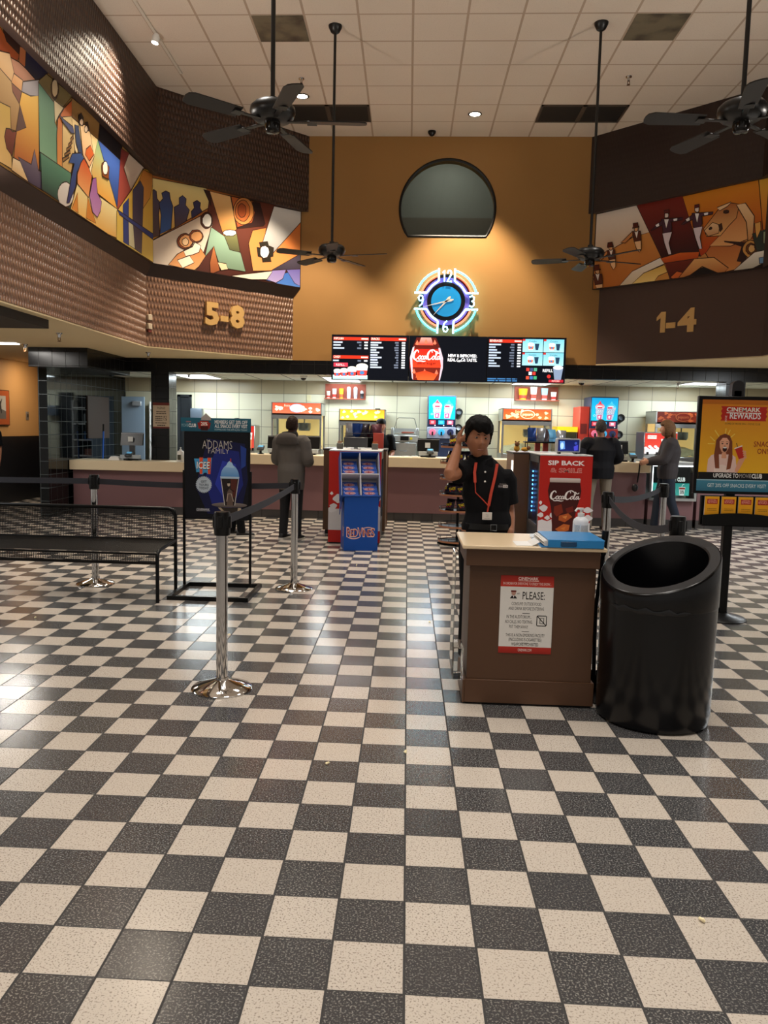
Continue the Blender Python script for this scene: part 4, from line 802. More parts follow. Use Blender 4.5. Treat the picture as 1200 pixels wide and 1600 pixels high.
for ci, (cx, cz) in enumerate(((-.68, .937), (-.448, .937), (-.68, .667), (-.448, .667))):
    for k in range(3):
        lab = 'blue licorice box, %s of three in the %s compartment of the display' % (('bottom', 'middle', 'top')[k], ('upper outer', 'upper inner', 'lower outer', 'lower inner')[ci])
        p = TM @ Vector((cx, 9.335 + .05 * k, cz + .002 + .070 * k))
        if box0 is None:
            box0 = thing('candy_box', lab, 'candy box', tuple(p), 0, 'licorice boxes in the display'); ORG[box0.name] = (p, 0)
            bm_ = MB(); bm_.box(-.092, .092, 0, .12, 0, .064, .001, Matrix.Rotation(math.radians(-24), 4, 'X')); bm_.out('carton', M('candy_blue', '1B469E', .4), box0, local=True)
            a = Art(180, 64, '1D4AA6'); a.ell(84, 34, 64, 19, 'D8C4D4'); a.ell(84, 34, 60, 16.5, '8E2430'); a.text('RED VINES', 84, 40, 13, 'E8D0D4', w=100, bold=.02); a.ell(16, 20, 5, 4, 'C8D0E4'); a.lines(140, 176, 26, 3, 9, 3, '5F86CC')
            o = a.out('front_print', None, (0, 0, 0), .184, .064, eps=.0001); me = o.data; me.transform(Matrix.Rotation(math.radians(-24), 4, 'X') @ Matrix.Translation((-.0, -.0006, .032)) @ Matrix.Translation((0, 0, -.032))); me.transform(Matrix.Translation((0, 0, 0)))
            o.location = (0, 0, 0); o.parent = box0
        else: dup(box0, tuple(p), label=lab)

_c = Vector((-.56, 9.5, 0)); _R = Matrix.Rotation(math.radians(10), 4, 'Z')
for o in list(COL.objects):
    if o.parent is None and o.name.startswith(('candy_box', 'candy_display')): o.location = _c + _R @ (o.location - _c); o.rotation_euler.z += math.radians(10)
def cooler(name_label, x0, x1, y0, y1, side):
    t = thing('drink_cooler', name_label, 'drink cooler', ((x0 + x1) / 2, (y0 + y1) / 2, 0)); xs = x0 if side < 0 else x1
    box('cabinet', M('cooler_black', '131315', .4), t, x0 + (.06 if side < 0 else 0), x1 - (.06 if side > 0 else 0), y0 + .02, y1, .02, 1.15, .004)
    box('front_panel', RED, t, x0, x1, y0, y0 + .02, .02, 1.155, .002); box('top', M('cooler_top_white', 'C2C4C6', .35), t, x0 - .0, x1 + .0, y0, y1, 1.155, 1.172, .003); box('base', BLK, t, x0 + .01, x1 - .01, y0 + .01, y1 - .01, 0, .02)
    xa, xb = (xs, xs + .058) if side < 0 else (xs - .058, xs)
    b = MB(); b.box(xa, xb, y0 + .02, y0 + .10, .25, 1.15); b.box(xa, xb, y1 - .08, y1, .25, 1.15); b.box(xa, xb, y0 + .02, y1, 1.06, 1.15); b.box(xa, xb, y0 + .02, y1, .02, .28); b.out('door_frame', M('door_grey', '4A4C50', .35, .3), t, smooth=False)
    b = MB(); [b.box(min(xs, xs - side * .004), max(xs, xs - side * .004), y0 + .02, y1, .05 + .035 * i, .063 + .035 * i) for i in range(6)]; b.out('vent_grille', M('grille_grey', '5A5E64', .4, .4), t, smooth=False)
    box('door_glass', M('tinted_glass', '8CB4D8', .03, trans=1., ior=1.2), t, min(xs - side * .01, xs - side * .014), max(xs - side * .01, xs - side * .014), y0 + .10, y1 - .08, .28, 1.06)
    b = MB()
    for i in range(10): b.ball((xs - side * .035, y1 - .17, .40 + .058 * i), (.008, .012, .013), 8, 6)
    b.out('led_strip', M('cool_led', 'A0DCFF', emit=14., ecol='80C8FF'), t); box('inner_back', M('cooler_inside', '1E3A5C', .4), t, min(xs - side * .056, xs - side * .054), max(xs - side * .056, xs - side * .054), y0 + .1, y1 - .08, .28, 1.06)
    return t
t = cooler('red fronted drink cooler with soda glass advert, LED lit glass door on its side', 1.645, 2.285, 9.95, 10.85, -1)
a = Art(100, 202, 'B4231B', 'A81E18'); a.rect(0, 178, 100, 202, 'DCD8DC'); a.text('SIP BACK', 50, 20, 9.5, 'EDE6E6', w=70, bold=.03); a.text('& SMILE', 50, 36, 9, 'E8B4AC', w=60, bold=.03); a.text('& SMILE', 50, 36, 8.6, 'B0221A', w=59, bold=-.005)
for x, y, rx, ry in ((4, 104, 3, 4), (10, 116, 8, 7), (5, 131, 6, 5), (18, 137, 5, 4.5), (26, 131, 4, 5), (95, 118, 9, 6), (96, 136, 8, 7), (90, 148, 5, 5)): a.poly([(x + rx * (1 + .16 * math.sin(3 * q + x)) * math.cos(q), y + ry * (1 + .16 * math.cos(4 * q)) * math.sin(q)) for q in [i * PI / 9 for i in range(18)]], 'DCD8DC')
a.poly([(0, 144), (8, 141), (18, 145), (26, 140), (30, 178), (0, 178)], 'DCD8DC'); a.poly([(70, 178), (72, 152), (84, 148), (92, 152), (100, 146), (100, 178)], 'DCD8DC')
g = [(20, 58), (17, 76), (19, 92), (24, 112), (27, 140), (28, 178), (68, 178), (70, 140), (74, 112), (79, 92), (81, 76), (78, 58)]
a.poly(g, '3A1210', '4A1612'); a.poly([(20, 58), (78, 58), (78.5, 50), (77, 48.5), (21, 48.5), (19.6, 50)], 'D8CCC8', 'A89890')
for P, c in (([(30, 112), (44, 106), (48, 124), (36, 134), (30, 126)], '7A2A18'), ([(52, 116), (66, 110), (68, 122), (56, 126)], '6A2016'), ([(40, 132), (58, 126), (66, 134), (52, 146), (40, 142)], 'B05426'), ([(34, 162), (50, 150), (62, 152), (60, 164), (44, 170)], 'C0622C'), ([(46, 134), (56, 131), (54, 139)], 'D88A48'), ([(44, 160), (54, 156), (52, 164)], 'D07838')): a.poly(P, c)
soda_script(a, 23, 96, 56, 'EFE8E6'); a.out('advert', t, (1.645, 9.949, .02), .64, 1.135, eps=.00008)
t = cooler('drink cooler with red and white popcorn print, half hidden behind blue candy display', -.965, -.315, 9.85, 10.70, 1)
a = Art(100, 178, 'B4231B', 'A81E18'); a.rect(0, 112, 100, 154, 'C8C4C4')
for x, y, rx, ry in ((6, 82, 3, 3), (18, 92, 9, 8), (10, 107, 7, 5), (90, 92, 9, 8), (6, 114, 10, 5), (94, 112, 10, 6)): a.poly([(max(0, min(100, x + rx * (1 + .16 * math.sin(3 * q + x)) * math.cos(q))), y + ry * (1 + .16 * math.cos(4 * q)) * math.sin(q)) for q in [i * PI / 9 for i in range(18)]], 'D4D0D0')
a.out('advert', t, (-.965, 9.849, .02), .65, 1.135, eps=.00008)
for x0, x1, y0, y1, lb in ((-1.125, -.28, 10.72, 11.5, 'brown laminate cabinet standing behind the candy display and cooler'), (1.44, 2.34, 10.87, 11.62, 'brown laminate cabinet behind the red fronted drink cooler')):
    t = thing('cabinet', lb, 'cabinet', ((x0 + x1) / 2, (y0 + y1) / 2, 0)); box('body', WOODB, t, x0, x1, y0, y1, .06, 1.14, .003); box('kick_base', BLK, t, x0 + .03, x1 - .03, y0 + .03, y1 - .03, 0, .06); box('top', M('cabinet_top', '3B3230', .35), t, x0 - .01, x1 + .01, y0 - .0, y1 + .01, 1.14, 1.165, .003)
box('light_strip', M('white_strip_light', 'FFF6E4', emit=4.5), t, 1.425, 1.44, 10.93, 10.97, .12, 1.05)
b = MB(); b.box(-.262, -.25, 10.75, 10.79, .12, 1.1); tag(b.out('wooden_plank', M('scuffed_wood', '6B4024', .6), None), 'scuffed brown wooden strip leaning on the cabinet side by the aisle', 'plank')

def pillow(w, h, d, n=6):
    """a sealed snack bag, upright, centred on x, standing on z=0"""
    b = MB(); F, Bk = [], []
    for j in range(n + 1):
        v = j / n; row, row2 = [], []
        for i in range(n + 1):
            u = i / n; th = d / 2 * (math.sin(PI * u) ** .5) * (math.sin(PI * min(max(v, .03), .97)) ** .6); x = (u - .5) * w * (1 - .08 * math.sin(PI * v)); row.append(b.bm.verts.new((x, -th, v * h))); row2.append(b.bm.verts.new((x, th + .001, v * h)))
        F.append(row); Bk.append(row2)
    for R_, rev in ((F, 0), (Bk, 1)):
        for j in range(n):
            for i in range(n):
                q = [R_[j][i], R_[j][i + 1], R_[j + 1][i + 1], R_[j + 1][i]]; b._f(q[::-1] if rev else q)
    bmesh.ops.remove_doubles(b.bm, verts=b.bm.verts, dist=.0012); return b
def bag(label, loc, rz, lean, w, h, d, mat, art, group, name='snack_bag'):
    t = thing(name, label, 'snack bag', loc, rz, group); T_ = Matrix.Rotation(math.radians(-lean), 4, 'X')
    me = pillow(w, h, d).mesh(); me.transform(T_); finish(me, 'bag', mat, t, local=True)
    if art:
        o = art.out('print', None, (0, 0, 0), w * .8, h * .62, eps=.0003, fn=lambda X, Y, Z: (X - w * .4, -d / 2 * (math.sin(PI * min(max(X / (w * .8) * .8 + .1, .0), 1)) ** .5) * (math.sin(PI * min(max(Z / (h * .62) * .62 + .19, 0), 1)) ** .6) - .0015 + Y, Z + h * .19))
        o.data.transform(Matrix.Translation(o.location)); o.data.transform(T_); o.location = (0, 0, 0); o.parent = t
    return t
PUR = M('purple_black_foil', '1A1320', .25, .3, coat=.3); SIL = M('grey_foil', '9AA0AA', .22, .6); NAVY = M('navy_foil', '1C3F86', .25, .3); SKY = M('light_blue_foil', '5BA0D0', .3, .2)
def zart():
    a = Art(100, 80); a.poly([(6, 26), (50, 8), (96, 16), (88, 36), (98, 60), (48, 72), (8, 64), (16, 44)], '3C1C50'); a.text('TAKIS', 50, 54, 26, '1A0E14', w=84, bold=.09, rot=-12); a.text('TAKIS', 49, 53, 25, 'DDBE26', w=80, bold=.05, rot=-12); a.poly([(20, 66), (80, 54), (78, 60), (24, 72)], 'C83A2A'); return a
# spinner rack
SX, SY = .66, 10.1
t = thing('snack_spinner', 'black revolving snack rack with round wire shelves behind the employee', 'snack rack', (SX, SY, 0))
b = MB(); b.tube([(SX, SY, .02), (SX, SY, 1.42)], .017, 10); b.out('pole', BLKM, t)
b = MB(); [b.box(-.25, .25, -.02, .02, 0, .025, .003, Matrix.Translation((SX, SY, 0)) @ Matrix.Rotation(a_, 4, 'Z')) for a_ in (0, PI / 2)]; b.out('base', BLKM, t)
ORG_ = M('orange_price_strip', 'A06A48', .5)
ZS = (.04, .23, .43, .63, .83, 1.03, 1.23)
for z in ZS:
    b = MB(); b.tube([(SX + .235 * math.cos(i * PI / 12), SY + .235 * math.sin(i * PI / 12), z + .045) for i in range(24)], .004, 6, True); b.lathe([(.02, z), (.235, z), (.235, z + .006), (.02, z + .006)], (SX, SY, 0), 24)
    for i in range(12): b.tube([(SX + .235 * math.cos(i * PI / 6), SY + .235 * math.sin(i * PI / 6), z), (SX + .235 * math.cos(i * PI / 6), SY + .235 * math.sin(i * PI / 6), z + .045)], .0025, 4)
    sh = b.out('shelf', BLKM, t)
    b = MB(); b.lathe([(.236, z - .006), (.239, z - .006), (.239, z + .016), (.236, z + .016)], (SX, SY, 0), 32, cap=False); b.out('price_strip', ORG_, sh)
k = 0
for z, angs in ((1.236, (235, 300)), (1.036, (215, 265, 320)), (.836, (200, 245, 300)), (.636, (195, 240, 280, 330)), (.436, (225, 285))):
    for a_ in angs:
        ra = math.radians(a_); lv = {1.236: 'top', 1.036: 'second', .836: 'third', .636: 'fourth', .436: 'fifth'}[z]
        bag('purple-black chip bag with yellow lettering, %s on the %s shelf of the spinner' % (('first', 'second', 'third', 'fourth')[angs.index(a_)], lv), (SX + .165 * math.cos(ra), SY + .165 * math.sin(ra), z), ra + PI / 2, 16, .145, .155, .06, PUR, zart(), 'chip bags on the spinner')

# things on top of the aisle units
T0 = 1.172
t = thing('monitor', 'small grey monitor seen from behind, on top of the aisle cooler', 'monitor', (-.67, 10.3, T0)); MB().box(-.822, -.515, 10.28, 10.33, 1.20, 1.325, .006).out('screen_housing', DGREY, t); b = MB(); b.box(-.73, -.60, 10.24, 10.36, T0, 1.18, .003); b.box(-.69, -.64, 10.31, 10.335, 1.18, 1.22); b.out('stand', GREY, t)
for x, lb in ((-.875, 'small grey straw caddy at the outer end of the aisle unit'), (-.42, 'small grey straw caddy beside the red popcorn box on the aisle unit')):
    t = thing('straw_caddy', lb, 'caddy', (x, 10.35, T0)); b = MB(); b.box(x - .04, x + .04, 10.31, 10.39, T0, T0 + .075, .003); b.out('holder', M('caddy_grey', '66645F', .45, .3), t)
    b = MB(); [b.box(x - .03 + i * .017, x - .022 + i * .017, 10.34, 10.35, T0 + .076, T0 + .10 + .008 * (i % 2)) for i in range(4)]; b.out('packets', M('orange_packets', 'BE7434', .6), t)
def bagrack(x0, x1, y, z, label):
    t = thing('bag_rack', label, 'bag rack', ((x0 + x1) / 2, y, T0)); b = MB(); b.box(x0, x1, y - .12, y + .12, z - .02, z, .003); b.out('tray', BLKM, t)
    b = MB(); [b.tube([(x, yy, T0), (x, yy, z)], .006, 6) for x in (x0 + .03, x1 - .03) for yy in (y - .1, y + .1)]; b.out('legs', BLKM, t); b = MB(); b.tube([(x0, y - .12, z), (x0, y - .12, z + .05), (x1, y - .12, z + .05), (x1, y - .12, z)], .003, 5); b.out('rail', BLKM, t)
bagrack(-.87, -.36, 11.1, 1.32, 'black tray rack of grey snack bags above the aisle cabinet'); bagrack(1.62, 2.17, 11.2, 1.31, 'black tray rack of blue and white snack bags above the brown cabinet')
for i, (x, m, rz, ln) in enumerate(((-.80, SIL, -.3, 8), (-.70, NAVY, .2, -6), (-.60, PUR, .1, 14), (-.50, PUR, -.5, 30), (-.41, M('maroon_foil', '4E2430', .3, .3), .4, 20))):
    bag(('silver', 'navy blue', 'dark purple', 'black leaning', 'maroon leaning')[i] + ' foil snack bag on the rack behind the candy display', (x, 11.08, 1.32), rz, ln, .15, .19, .06, m, None, 'bags above the candy display')
for i, (x, m, rz, ln) in enumerate(((1.72, NAVY, .2, 5), (1.84, SIL, -.3, 10), (1.945, M('brown_foil', '4A3A3E', .3, .3), .5, 24), (2.02, SKY, .3, 28), (2.12, SIL, -.2, 34))):
    bag(('navy blue', 'silver upright', 'brown leaning', 'light blue leaning', 'silver leaning')[i] + ' foil snack bag on the rack above the brown cabinet', (x, 11.18, 1.31), rz, ln, .13, .19, .06, m, None, 'bags above the brown cabinet')
b = MB(); b.box(-.47, -.33, 10.95, 11.05, T0, 1.38, .002); tag(b.out('popcorn_box', M('popcorn_red', 'C24A3C', .5), None), 'red popcorn box at the aisle end above the candy display', 'popcorn box')
b = MB(); b.box(1.79, 1.86, 11.3, 11.36, T0, 1.39, .002); b.box(1.90, 1.97, 11.3, 11.36, T0, 1.39, .002); tag(b.out('popcorn_box', M('popcorn_red2', 'C8483A', .5), None), 'pair of red and white striped popcorn boxes under the blue snack bags', 'popcorn box')
PL = M('yellow_plush', 'B8862C', .9); PB = M('brown_plush', '6A4426', .9)
t = thing('plush_toy', 'small yellow and brown plush toy sitting on the brown cabinet', 'plush toy', (1.49, 10.98, T0)); MB().ball((1.49, 10.98, T0 + .04), (.04, .035, .045)).out('body', PL, t); MB().ball((1.49, 10.96, T0 + .10), (.034, .032, .032)).out('head', PB, t)
b = MB(); [b.ball((1.49 + sx * .022, 10.96, T0 + .133), (.011, .008, .012)) for sx in (-1, 1)]; b.out('ears', PB, t)
t = thing('plush_toy', 'small orange plush toy lying at the end of the brown cabinet', 'plush toy', (1.60, 11.0, T0)); MB().ball((1.60, 11.0, T0 + .03), (.05, .035, .03)).out('body', PL, t); MB().ball((1.65, 10.98, T0 + .05), (.028, .026, .026)).out('head', PB, t)
t = thing('countertop_screen', 'small silver countertop unit with glowing blue screen on the red cooler', 'screen', (2.05, 10.35, T0)); MB().box(1.905, 2.20, 10.3, 10.45, T0 + .02, T0 + .195, .012, seg=2).out('housing', M('silver_plastic', '9EA0A6', .35, .2), t); b = MB(); [b.box(x, x + .03, 10.32, 10.43, T0, T0 + .02) for x in (1.93, 2.14)]; b.out('feet', BLK, t)
a = Art(60, 34, '0C1440', '101A58'); a.poly([(4, 4), (18, 4), (20, 28), (6, 30)], '4A78B8'); a.ell(11, 18, 5, 10, '9AB8DC'); a.poly([(44, 20), (56, 14), (56, 30), (46, 32)], '3A3AA8'); a.ell(50, 10, 4, 4, '2C3C90'); a.out('screen', t, (1.92, 10.2985, T0 + .035), .265, .145, mat=SCREEN, eps=.0001)
tag(MB().prism([(2.20, T0), (2.32, T0), (2.32, T0 + .06), (2.20, T0 + .10)], 10.5, 10.8).out('folded_cloth', M('dark_cloth', '24222A', .9), None, smooth=False), 'dark folded cloth lying behind the blue countertop screen', 'cloth')

# ------------------------------------------------------------ concession counter
PLUM = M('plum_panel', '745254', .5); CT = M('counter_cream', 'D8C5A4', .4); KICK = tile_mat('dark_kick_tile', '2E2A29', '191716', .3, .3, 0., .4)
def counter(label, x0, x1, zt, yf=12.40, d=.62, kick=True):
    t = thing('counter', label, 'counter', ((x0 + x1) / 2, yf + d / 2, 0)); box('counter_top', CT, t, x0, x1, yf, yf + d, zt - .155, zt, .006); box('front_panel', PLUM, t, x0 + .03, x1 - .03, yf + .08, yf + .10, .13, zt - .155); box('side_panel', PLUM, t, x0 + .03, x0 + .05, yf + .10, yf + d - .05, .13, zt - .155); box('side_panel', PLUM, t, x1 - .05, x1 - .03, yf + .10, yf + d - .05, .13, zt - .155)
    box('kick_plate', KICK, t, x0 + .03, x1 - .03, yf + .085, yf + .105, 0, .13); box('back_panel', PLUM, t, x0 + .03, x1 - .03, yf + d - .05, yf + d - .03, 0, zt - .155); return t
counter('low cream topped counter beside the black tiled wall', -5.36, -3.36, .848)
counter('cream topped counter where the person in grey coat stands', -3.34, -1.26, 1.0)
counter('cream topped counter behind the employee and the man in black', -.456, 3.72, 1.004)
counter('cream topped counter past the glass case, behind rewards sign', 4.45, 7.3, 1.01)
t = thing('display_case', 'lit glass counter display case with teal club poster, beside the woman', 'display case', (4.08, 12.7, 0))
box('plinth', PLUM, t, 3.74, 4.43, 12.48, 13.0, .13, .43); box('kick_plate', KICK, t, 3.74, 4.43, 12.485, 12.99, 0, .13)
b = MB(); b.box(3.73, 4.44, 12.40, 12.43, .43, .47); b.box(3.73, 4.44, 12.40, 13.0, .98, 1.02); b.box(3.73, 3.76, 12.40, 12.43, .47, .98); b.box(4.41, 4.44, 12.40, 12.43, .47, .98); b.box(3.73, 4.44, 12.98, 13.0, .43, .98); b.box(3.76, 4.41, 12.41, 12.98, .43, .45); b.out('case_frame', STEEL, t, smooth=False)
box('glass_front', GLASS, t, 3.76, 4.41, 12.41, 12.414, .47, .98); box('light_tube', M('case_light', 'F4FAFF', emit=5.), t, 3.78, 4.40, 12.45, 12.47, .955, .975); box('side_light', M('case_light', 'F4FAFF', emit=5.), t, 3.765, 3.785, 12.44, 12.46, .50, .94)
a = Art(120, 60, '0A0C0D'); a.rect(0, 34, 120, 60, '2E8C86', '46A8A0'); a.rect(50, 6, 80, 18, 'A8482C'); a.text('MOVIE', 38, 15.5, 8, 'E0A890', w=1); a.text('TO MOVIE', 62, 30, 8, 'A8B4B4', w=34, bold=-.005); a.text('CLUB', 94, 30, 8, 'F4F8F8', w=24, bold=.04); a.text('SNACKS', 66, 54, 6, '8CCCC6', w=28); a.poly([(88, 42), (108, 42), (105, 60), (91, 60)], 'D8DCDC'); a.rect(89, 43, 107, 47, '8A2A22'); a.text('20%', 98, 56, 7, '2A2424', w=13, bold=.03); a.stroke([(97, 42), (99, 37), (104, 36)], 1.4, 'E8ECEC')
a.out('club_poster', t, (3.8, 12.62, .50), .60, .44, mat=BACKLIT, eps=.0003)
# ------------------------------------------------------------ counter top equipment
def pos_screen(label, x0, x1, y, z, h, back=True):
    xc = (x0 + x1) / 2; t = thing('register_screen', label, 'register screen', (xc, y, z)); zt = z + h
    b = MB(); b.prism([(y - .02, zt - .20), (y + .03, zt - .20), (y + .075, zt), (y + .035, zt + .004)], x0, x1, 'X'); b.out('monitor_back', BLK, t, smooth=False)
    b = MB(); b.prism([(y + .036, zt + .002), (y + .08, zt - .002), (y + .078, zt - .012), (y + .03, zt - .012)], x0 - .004, x1 + .004, 'X'); b.out('bezel', M('silver_plastic', '9EA0A6', .35, .2), t, smooth=False); b = MB(); b.box(xc - .04, xc + .04, y, y + .05, z, zt - .15); b.box(xc - .12, xc + .12, y - .06, y + .12, z, z + .025, .004); b.out('stand', DGREY, t)
    b = MB(); b.box(x0 + .02, x1 - .02, y - .10, y - .03, z + .03, z + .09, .004); b.out('printer_tray', M('pos_grey', 'A8B0B6', .4), t); b = MB(); b.box(xc - .05, xc + .03, y - .028, y - .022, zt - .14, zt - .06); b.out('sticker', M('white_label', 'D0D2D0', .6), t, smooth=False)
    return t
pos_screen('register screen on low counter beside the black tiled pillar', -4.63, -4.27, 12.70, .848, .44)
pos_screen('register screen half hidden behind the person in grey coat', -2.24, -1.92, 12.72, 1.0, .29)
pos_screen('register screen in front of the red popcorn machine, to the aisle side of the person', -1.76, -1.40, 12.72, 1.0, .30)
pos_screen('register screen on the counter between steel warmer and snack spinner', .16, .50, 12.72, 1.004, .29)
pos_screen('register screen beside the man in black jacket', 3.19, 3.46, 12.72, 1.004, .32)
def term(label, x, y, z):
    t = thing('card_reader', label, 'card reader', (x, y, z)); MB().lathe([(.001, 0), (.06, 0), (.05, .01), (.02, .02), (.02, .07), (.001, .07)], (x, y, z), 16).out('base', BLK, t)
    b = MB(); b.box(x - .055, x + .055, y - .06, y + .07, z + .075, z + .115, .01, rotm((x, y, z + .09), 'X', 25)); b.out('reader_body', M('reader_grey', '3C4248', .35), t); b = MB(); b.box(x - .04, x + .04, y + .0, y + .055, z + .1155, z + .117, 0, rotm((x, y, z + .09), 'X', 25)); b.out('display', M('reader_blue', '5FA4CC', .2, emit=.4), t)
term('card reader on the low counter', -4.47, 12.62, .848); term('card reader beside the glowing red drink dispenser behind the poster stand', -2.33, 12.6, 1.0); term('card reader in front of the register near the snack spinner', .36, 12.58, 1.004); term('card reader between the man in black and the woman', 3.50, 12.58, 1.004)
t = thing('sanitizer_bottle', 'white hand sanitizer bottle on the low counter behind the poster stand', 'bottle', (-3.62, 12.6, .848)); MB().lathe([(.001, 0), (.06, 0), (.06, .14), (.045, .17), (.02, .18), (.001, .18)], (-3.62, 12.6, .848), 16).out('body', WHITE, t); b = MB(); b.lathe([(.02, .18), (.02, .2), (.008, .2), (.008, .22), (.02, .225), (.001, .23)], (-3.62, 12.6, .848), 10); b.out('pump', WHITE, t); b = MB(); b.box(-3.655, -3.6, 12.536, 12.541, .88, .96); b.out('label', M('label_dark', '4A4A3C', .6), t)
b = MB(); b.prism([(-4.80, .849), (-4.60, .849), (-4.62, .90), (-4.74, .91)], 12.55, 12.75); tag(b.out('receipt_tray', WHITE, None), 'small white plastic tray beside the register on the low counter', 'tray')
for i, (x, w_) in enumerate(((-.30, .2), (-.08, .12), (.07, .1))): tag(MB().box(x, x + w_, 12.55, 12.75, 1.004, 1.012 + .004 * i, .002).out('paper_stack', WHITE, None), ('wide', 'narrow', 'small thick')[i] + ' stack of white papers on the counter before the steel warmer', 'papers', 'papers on the counter')
t = thing('handbag', 'black shoulder strap and small bag hanging from counter edge by the woman', 'handbag', (3.50, 12.36, .5)); MB().tube([(3.62, 12.5, 1.02), (3.56, 12.39, 1.015), (3.55, 12.385, .86), (3.53, 12.38, .70)], .012, 6).out('strap', BLK, t); MB().ball((3.50, 12.38, .62), (.05, .025, .06)).out('pouch', M('black_leather', '141214', .4), t)

# ------------------------------------------------------------ back counter and machines
t = thing('back_counter', 'long steel back counter along the cream tiled wall', 'counter', (1, 14.65, 0)); box('top', STEEL, t, -3.0, 6.8, 14.25, 14.99, .88, .92, .004); box('cabinet_front', M('back_counter_front', 'A09C90', .4), t, -3.0, 6.8, 14.3, 14.98, .02, .88)
BUTTER = M('yellow_back_glow', 'F2CF86', .5, emit=.55); POP = M('popcorn', 'F4E6BC', .8)  # the back wall's own glow stands in for lamp light inside the machine
def popper(label, x0, x1, y0, z0, z1, c, c2, lit, logo, back=True):
    t = thing('popcorn_machine', label, 'popcorn machine', ((x0 + x1) / 2, y0 + .3, z0)); y1 = y0 + .62; zs = z1 - .20
    b = MB(); b.box(x0, x1, y0, y1, z1 - .012, z1); b.box(x0, x0 + .02, y0, y1, zs, z1); b.box(x1 - .02, x1, y0, y1, zs, z1); b.box(x0, x1, y1 - .02, y1, zs, z1); b.box(x0, x1, y0, y0 + .03, zs - .09, zs); b.box(x0, x1, y0, y1, zs - .02, zs); b.out('hood', STEEL, t, smooth=False)
    a = Art(130, 26, c, c2); rr_ = random.Random(int(x0 * 100))
    for i in range(16): x, y = rr_.uniform(6, 124), rr_.uniform(4, 22); a.poly([(x + 5 * (1 + .3 * math.sin(3 * q + i)) * math.cos(q), y + 3.4 * (1 + .3 * math.cos(3 * q)) * math.sin(q)) for q in [j * PI / 6 for j in range(12)]], logo[1])
    if logo[0]: a.ell(66, 13, 20, 11, logo[2]); a.ell(66, 13, 18, 9.4, logo[3]); a.text('popcorn', 66, 16, 7, logo[2], w=28, bold=.02); a.text('Enjoy', 40, 9, 6, logo[1], w=16)
    a.out('lit_sign', t, (x0 + .02, y0 - .001, zs + .01), x1 - x0 - .04, .18, mat=artmat('popper_sign_%s' % lit, .3, lit), eps=.0004)
    for x in (x0, x1 - .035):
        box('corner_post', STEEL, t, x, x + .035, y0, y0 + .035, z0 + .1, zs - .08); box('corner_post', STEEL, t, x, x + .035, y1 - .035, y1, z0 + .1, zs - .02)
    box('base', STEEL, t, x0, x1, y0, y1, z0, z0 + .12, .004)
    box('glass_front', GLASS, t, x0 + .036, x1 - .036, y0 + .01, y0 + .014, z0 + .12, zs - .09); box('back_wall', BUTTER, t, x0 + .04, x1 - .04, y1 - .03, y1 - .02, z0 + .12, zs - .02)
    b = MB(); b.lathe([(.001, zs - .30), (.10, zs - .30), (.12, zs - .26), (.12, zs - .16), (.001, zs - .15)], ((x0 + x1) / 2 + .1, y0 + .34, 0), 20); b.tube([((x0 + x1) / 2 + .1, y0 + .34, zs - .15), ((x0 + x1) / 2 + .1, y0 + .34, zs - .02)], .012, 6); b.out('kettle', STEEL, t)
    b = MB(); nx = 14
    V = [[b.bm.verts.new((x0 + .045 + (x1 - x0 - .09) * i / nx, y0 + .04 + .52 * j / 8, z0 + .125 + .16 * math.sin(PI * j / 8) * (.6 + .4 * math.sin(PI * i / nx)) + rnd.uniform(0, .03))) for i in range(nx + 1)] for j in range(9)]
    for j in range(8):
        for i in range(nx): b._f([V[j][i], V[j][i + 1], V[j + 1][i + 1], V[j + 1][i]])
    o = b.out('popcorn_heap', POP, t, smooth=False); o['kind'] = 'stuff'
    box('heat_lamp', M('heat_lamp', 'FFD89A', emit=5.), t, (x0 + x1) / 2 - .25, (x0 + x1) / 2 - .05, y0 + .3, y0 + .34, zs - .05, zs - .022)
    return t
popper('popcorn machine with pink-red lit sign, behind the person in grey coat', -2.45, -1.545, 14.27, .925, 1.87, 'C8482E', 'D86A4A', 1.25, (1, 'F6D8C0', '7A98B8', 'F4ECEC'))
popper('popcorn machine with yellow lit sign above the aisle end', -1.235, -.405, 14.27, .925, 1.775, 'E08A18', 'F0B43C', 1.3, (0, 'FFE49A', '', ''))
t = popper('popcorn machine with orange lit sign beside the round window clock axis, behind the employee', 1.66, 2.53, 14.27, .925, 1.84, 'B83C1C', 'D4602C', 1.0, (1, 'F4C088', 'F0D0A0', 'C8582C')); t['label'] = 'popcorn machine with orange lit sign behind the employee and plush toys'
popper('popcorn machine with unlit maroon sign behind the woman', 4.33, 5.25, 14.27, .925, 1.845, '54180F', '6A2414', .12, (1, '9C4A28', '8A4A2C', '5A1C12'))
b = MB(); b.box(-.60, -.51, 14.55, 14.7, 1.775, 1.80); tag(b.out('timer_box', BLK, None), 'small black box on top of the yellow-signed popcorn machine', 'box')

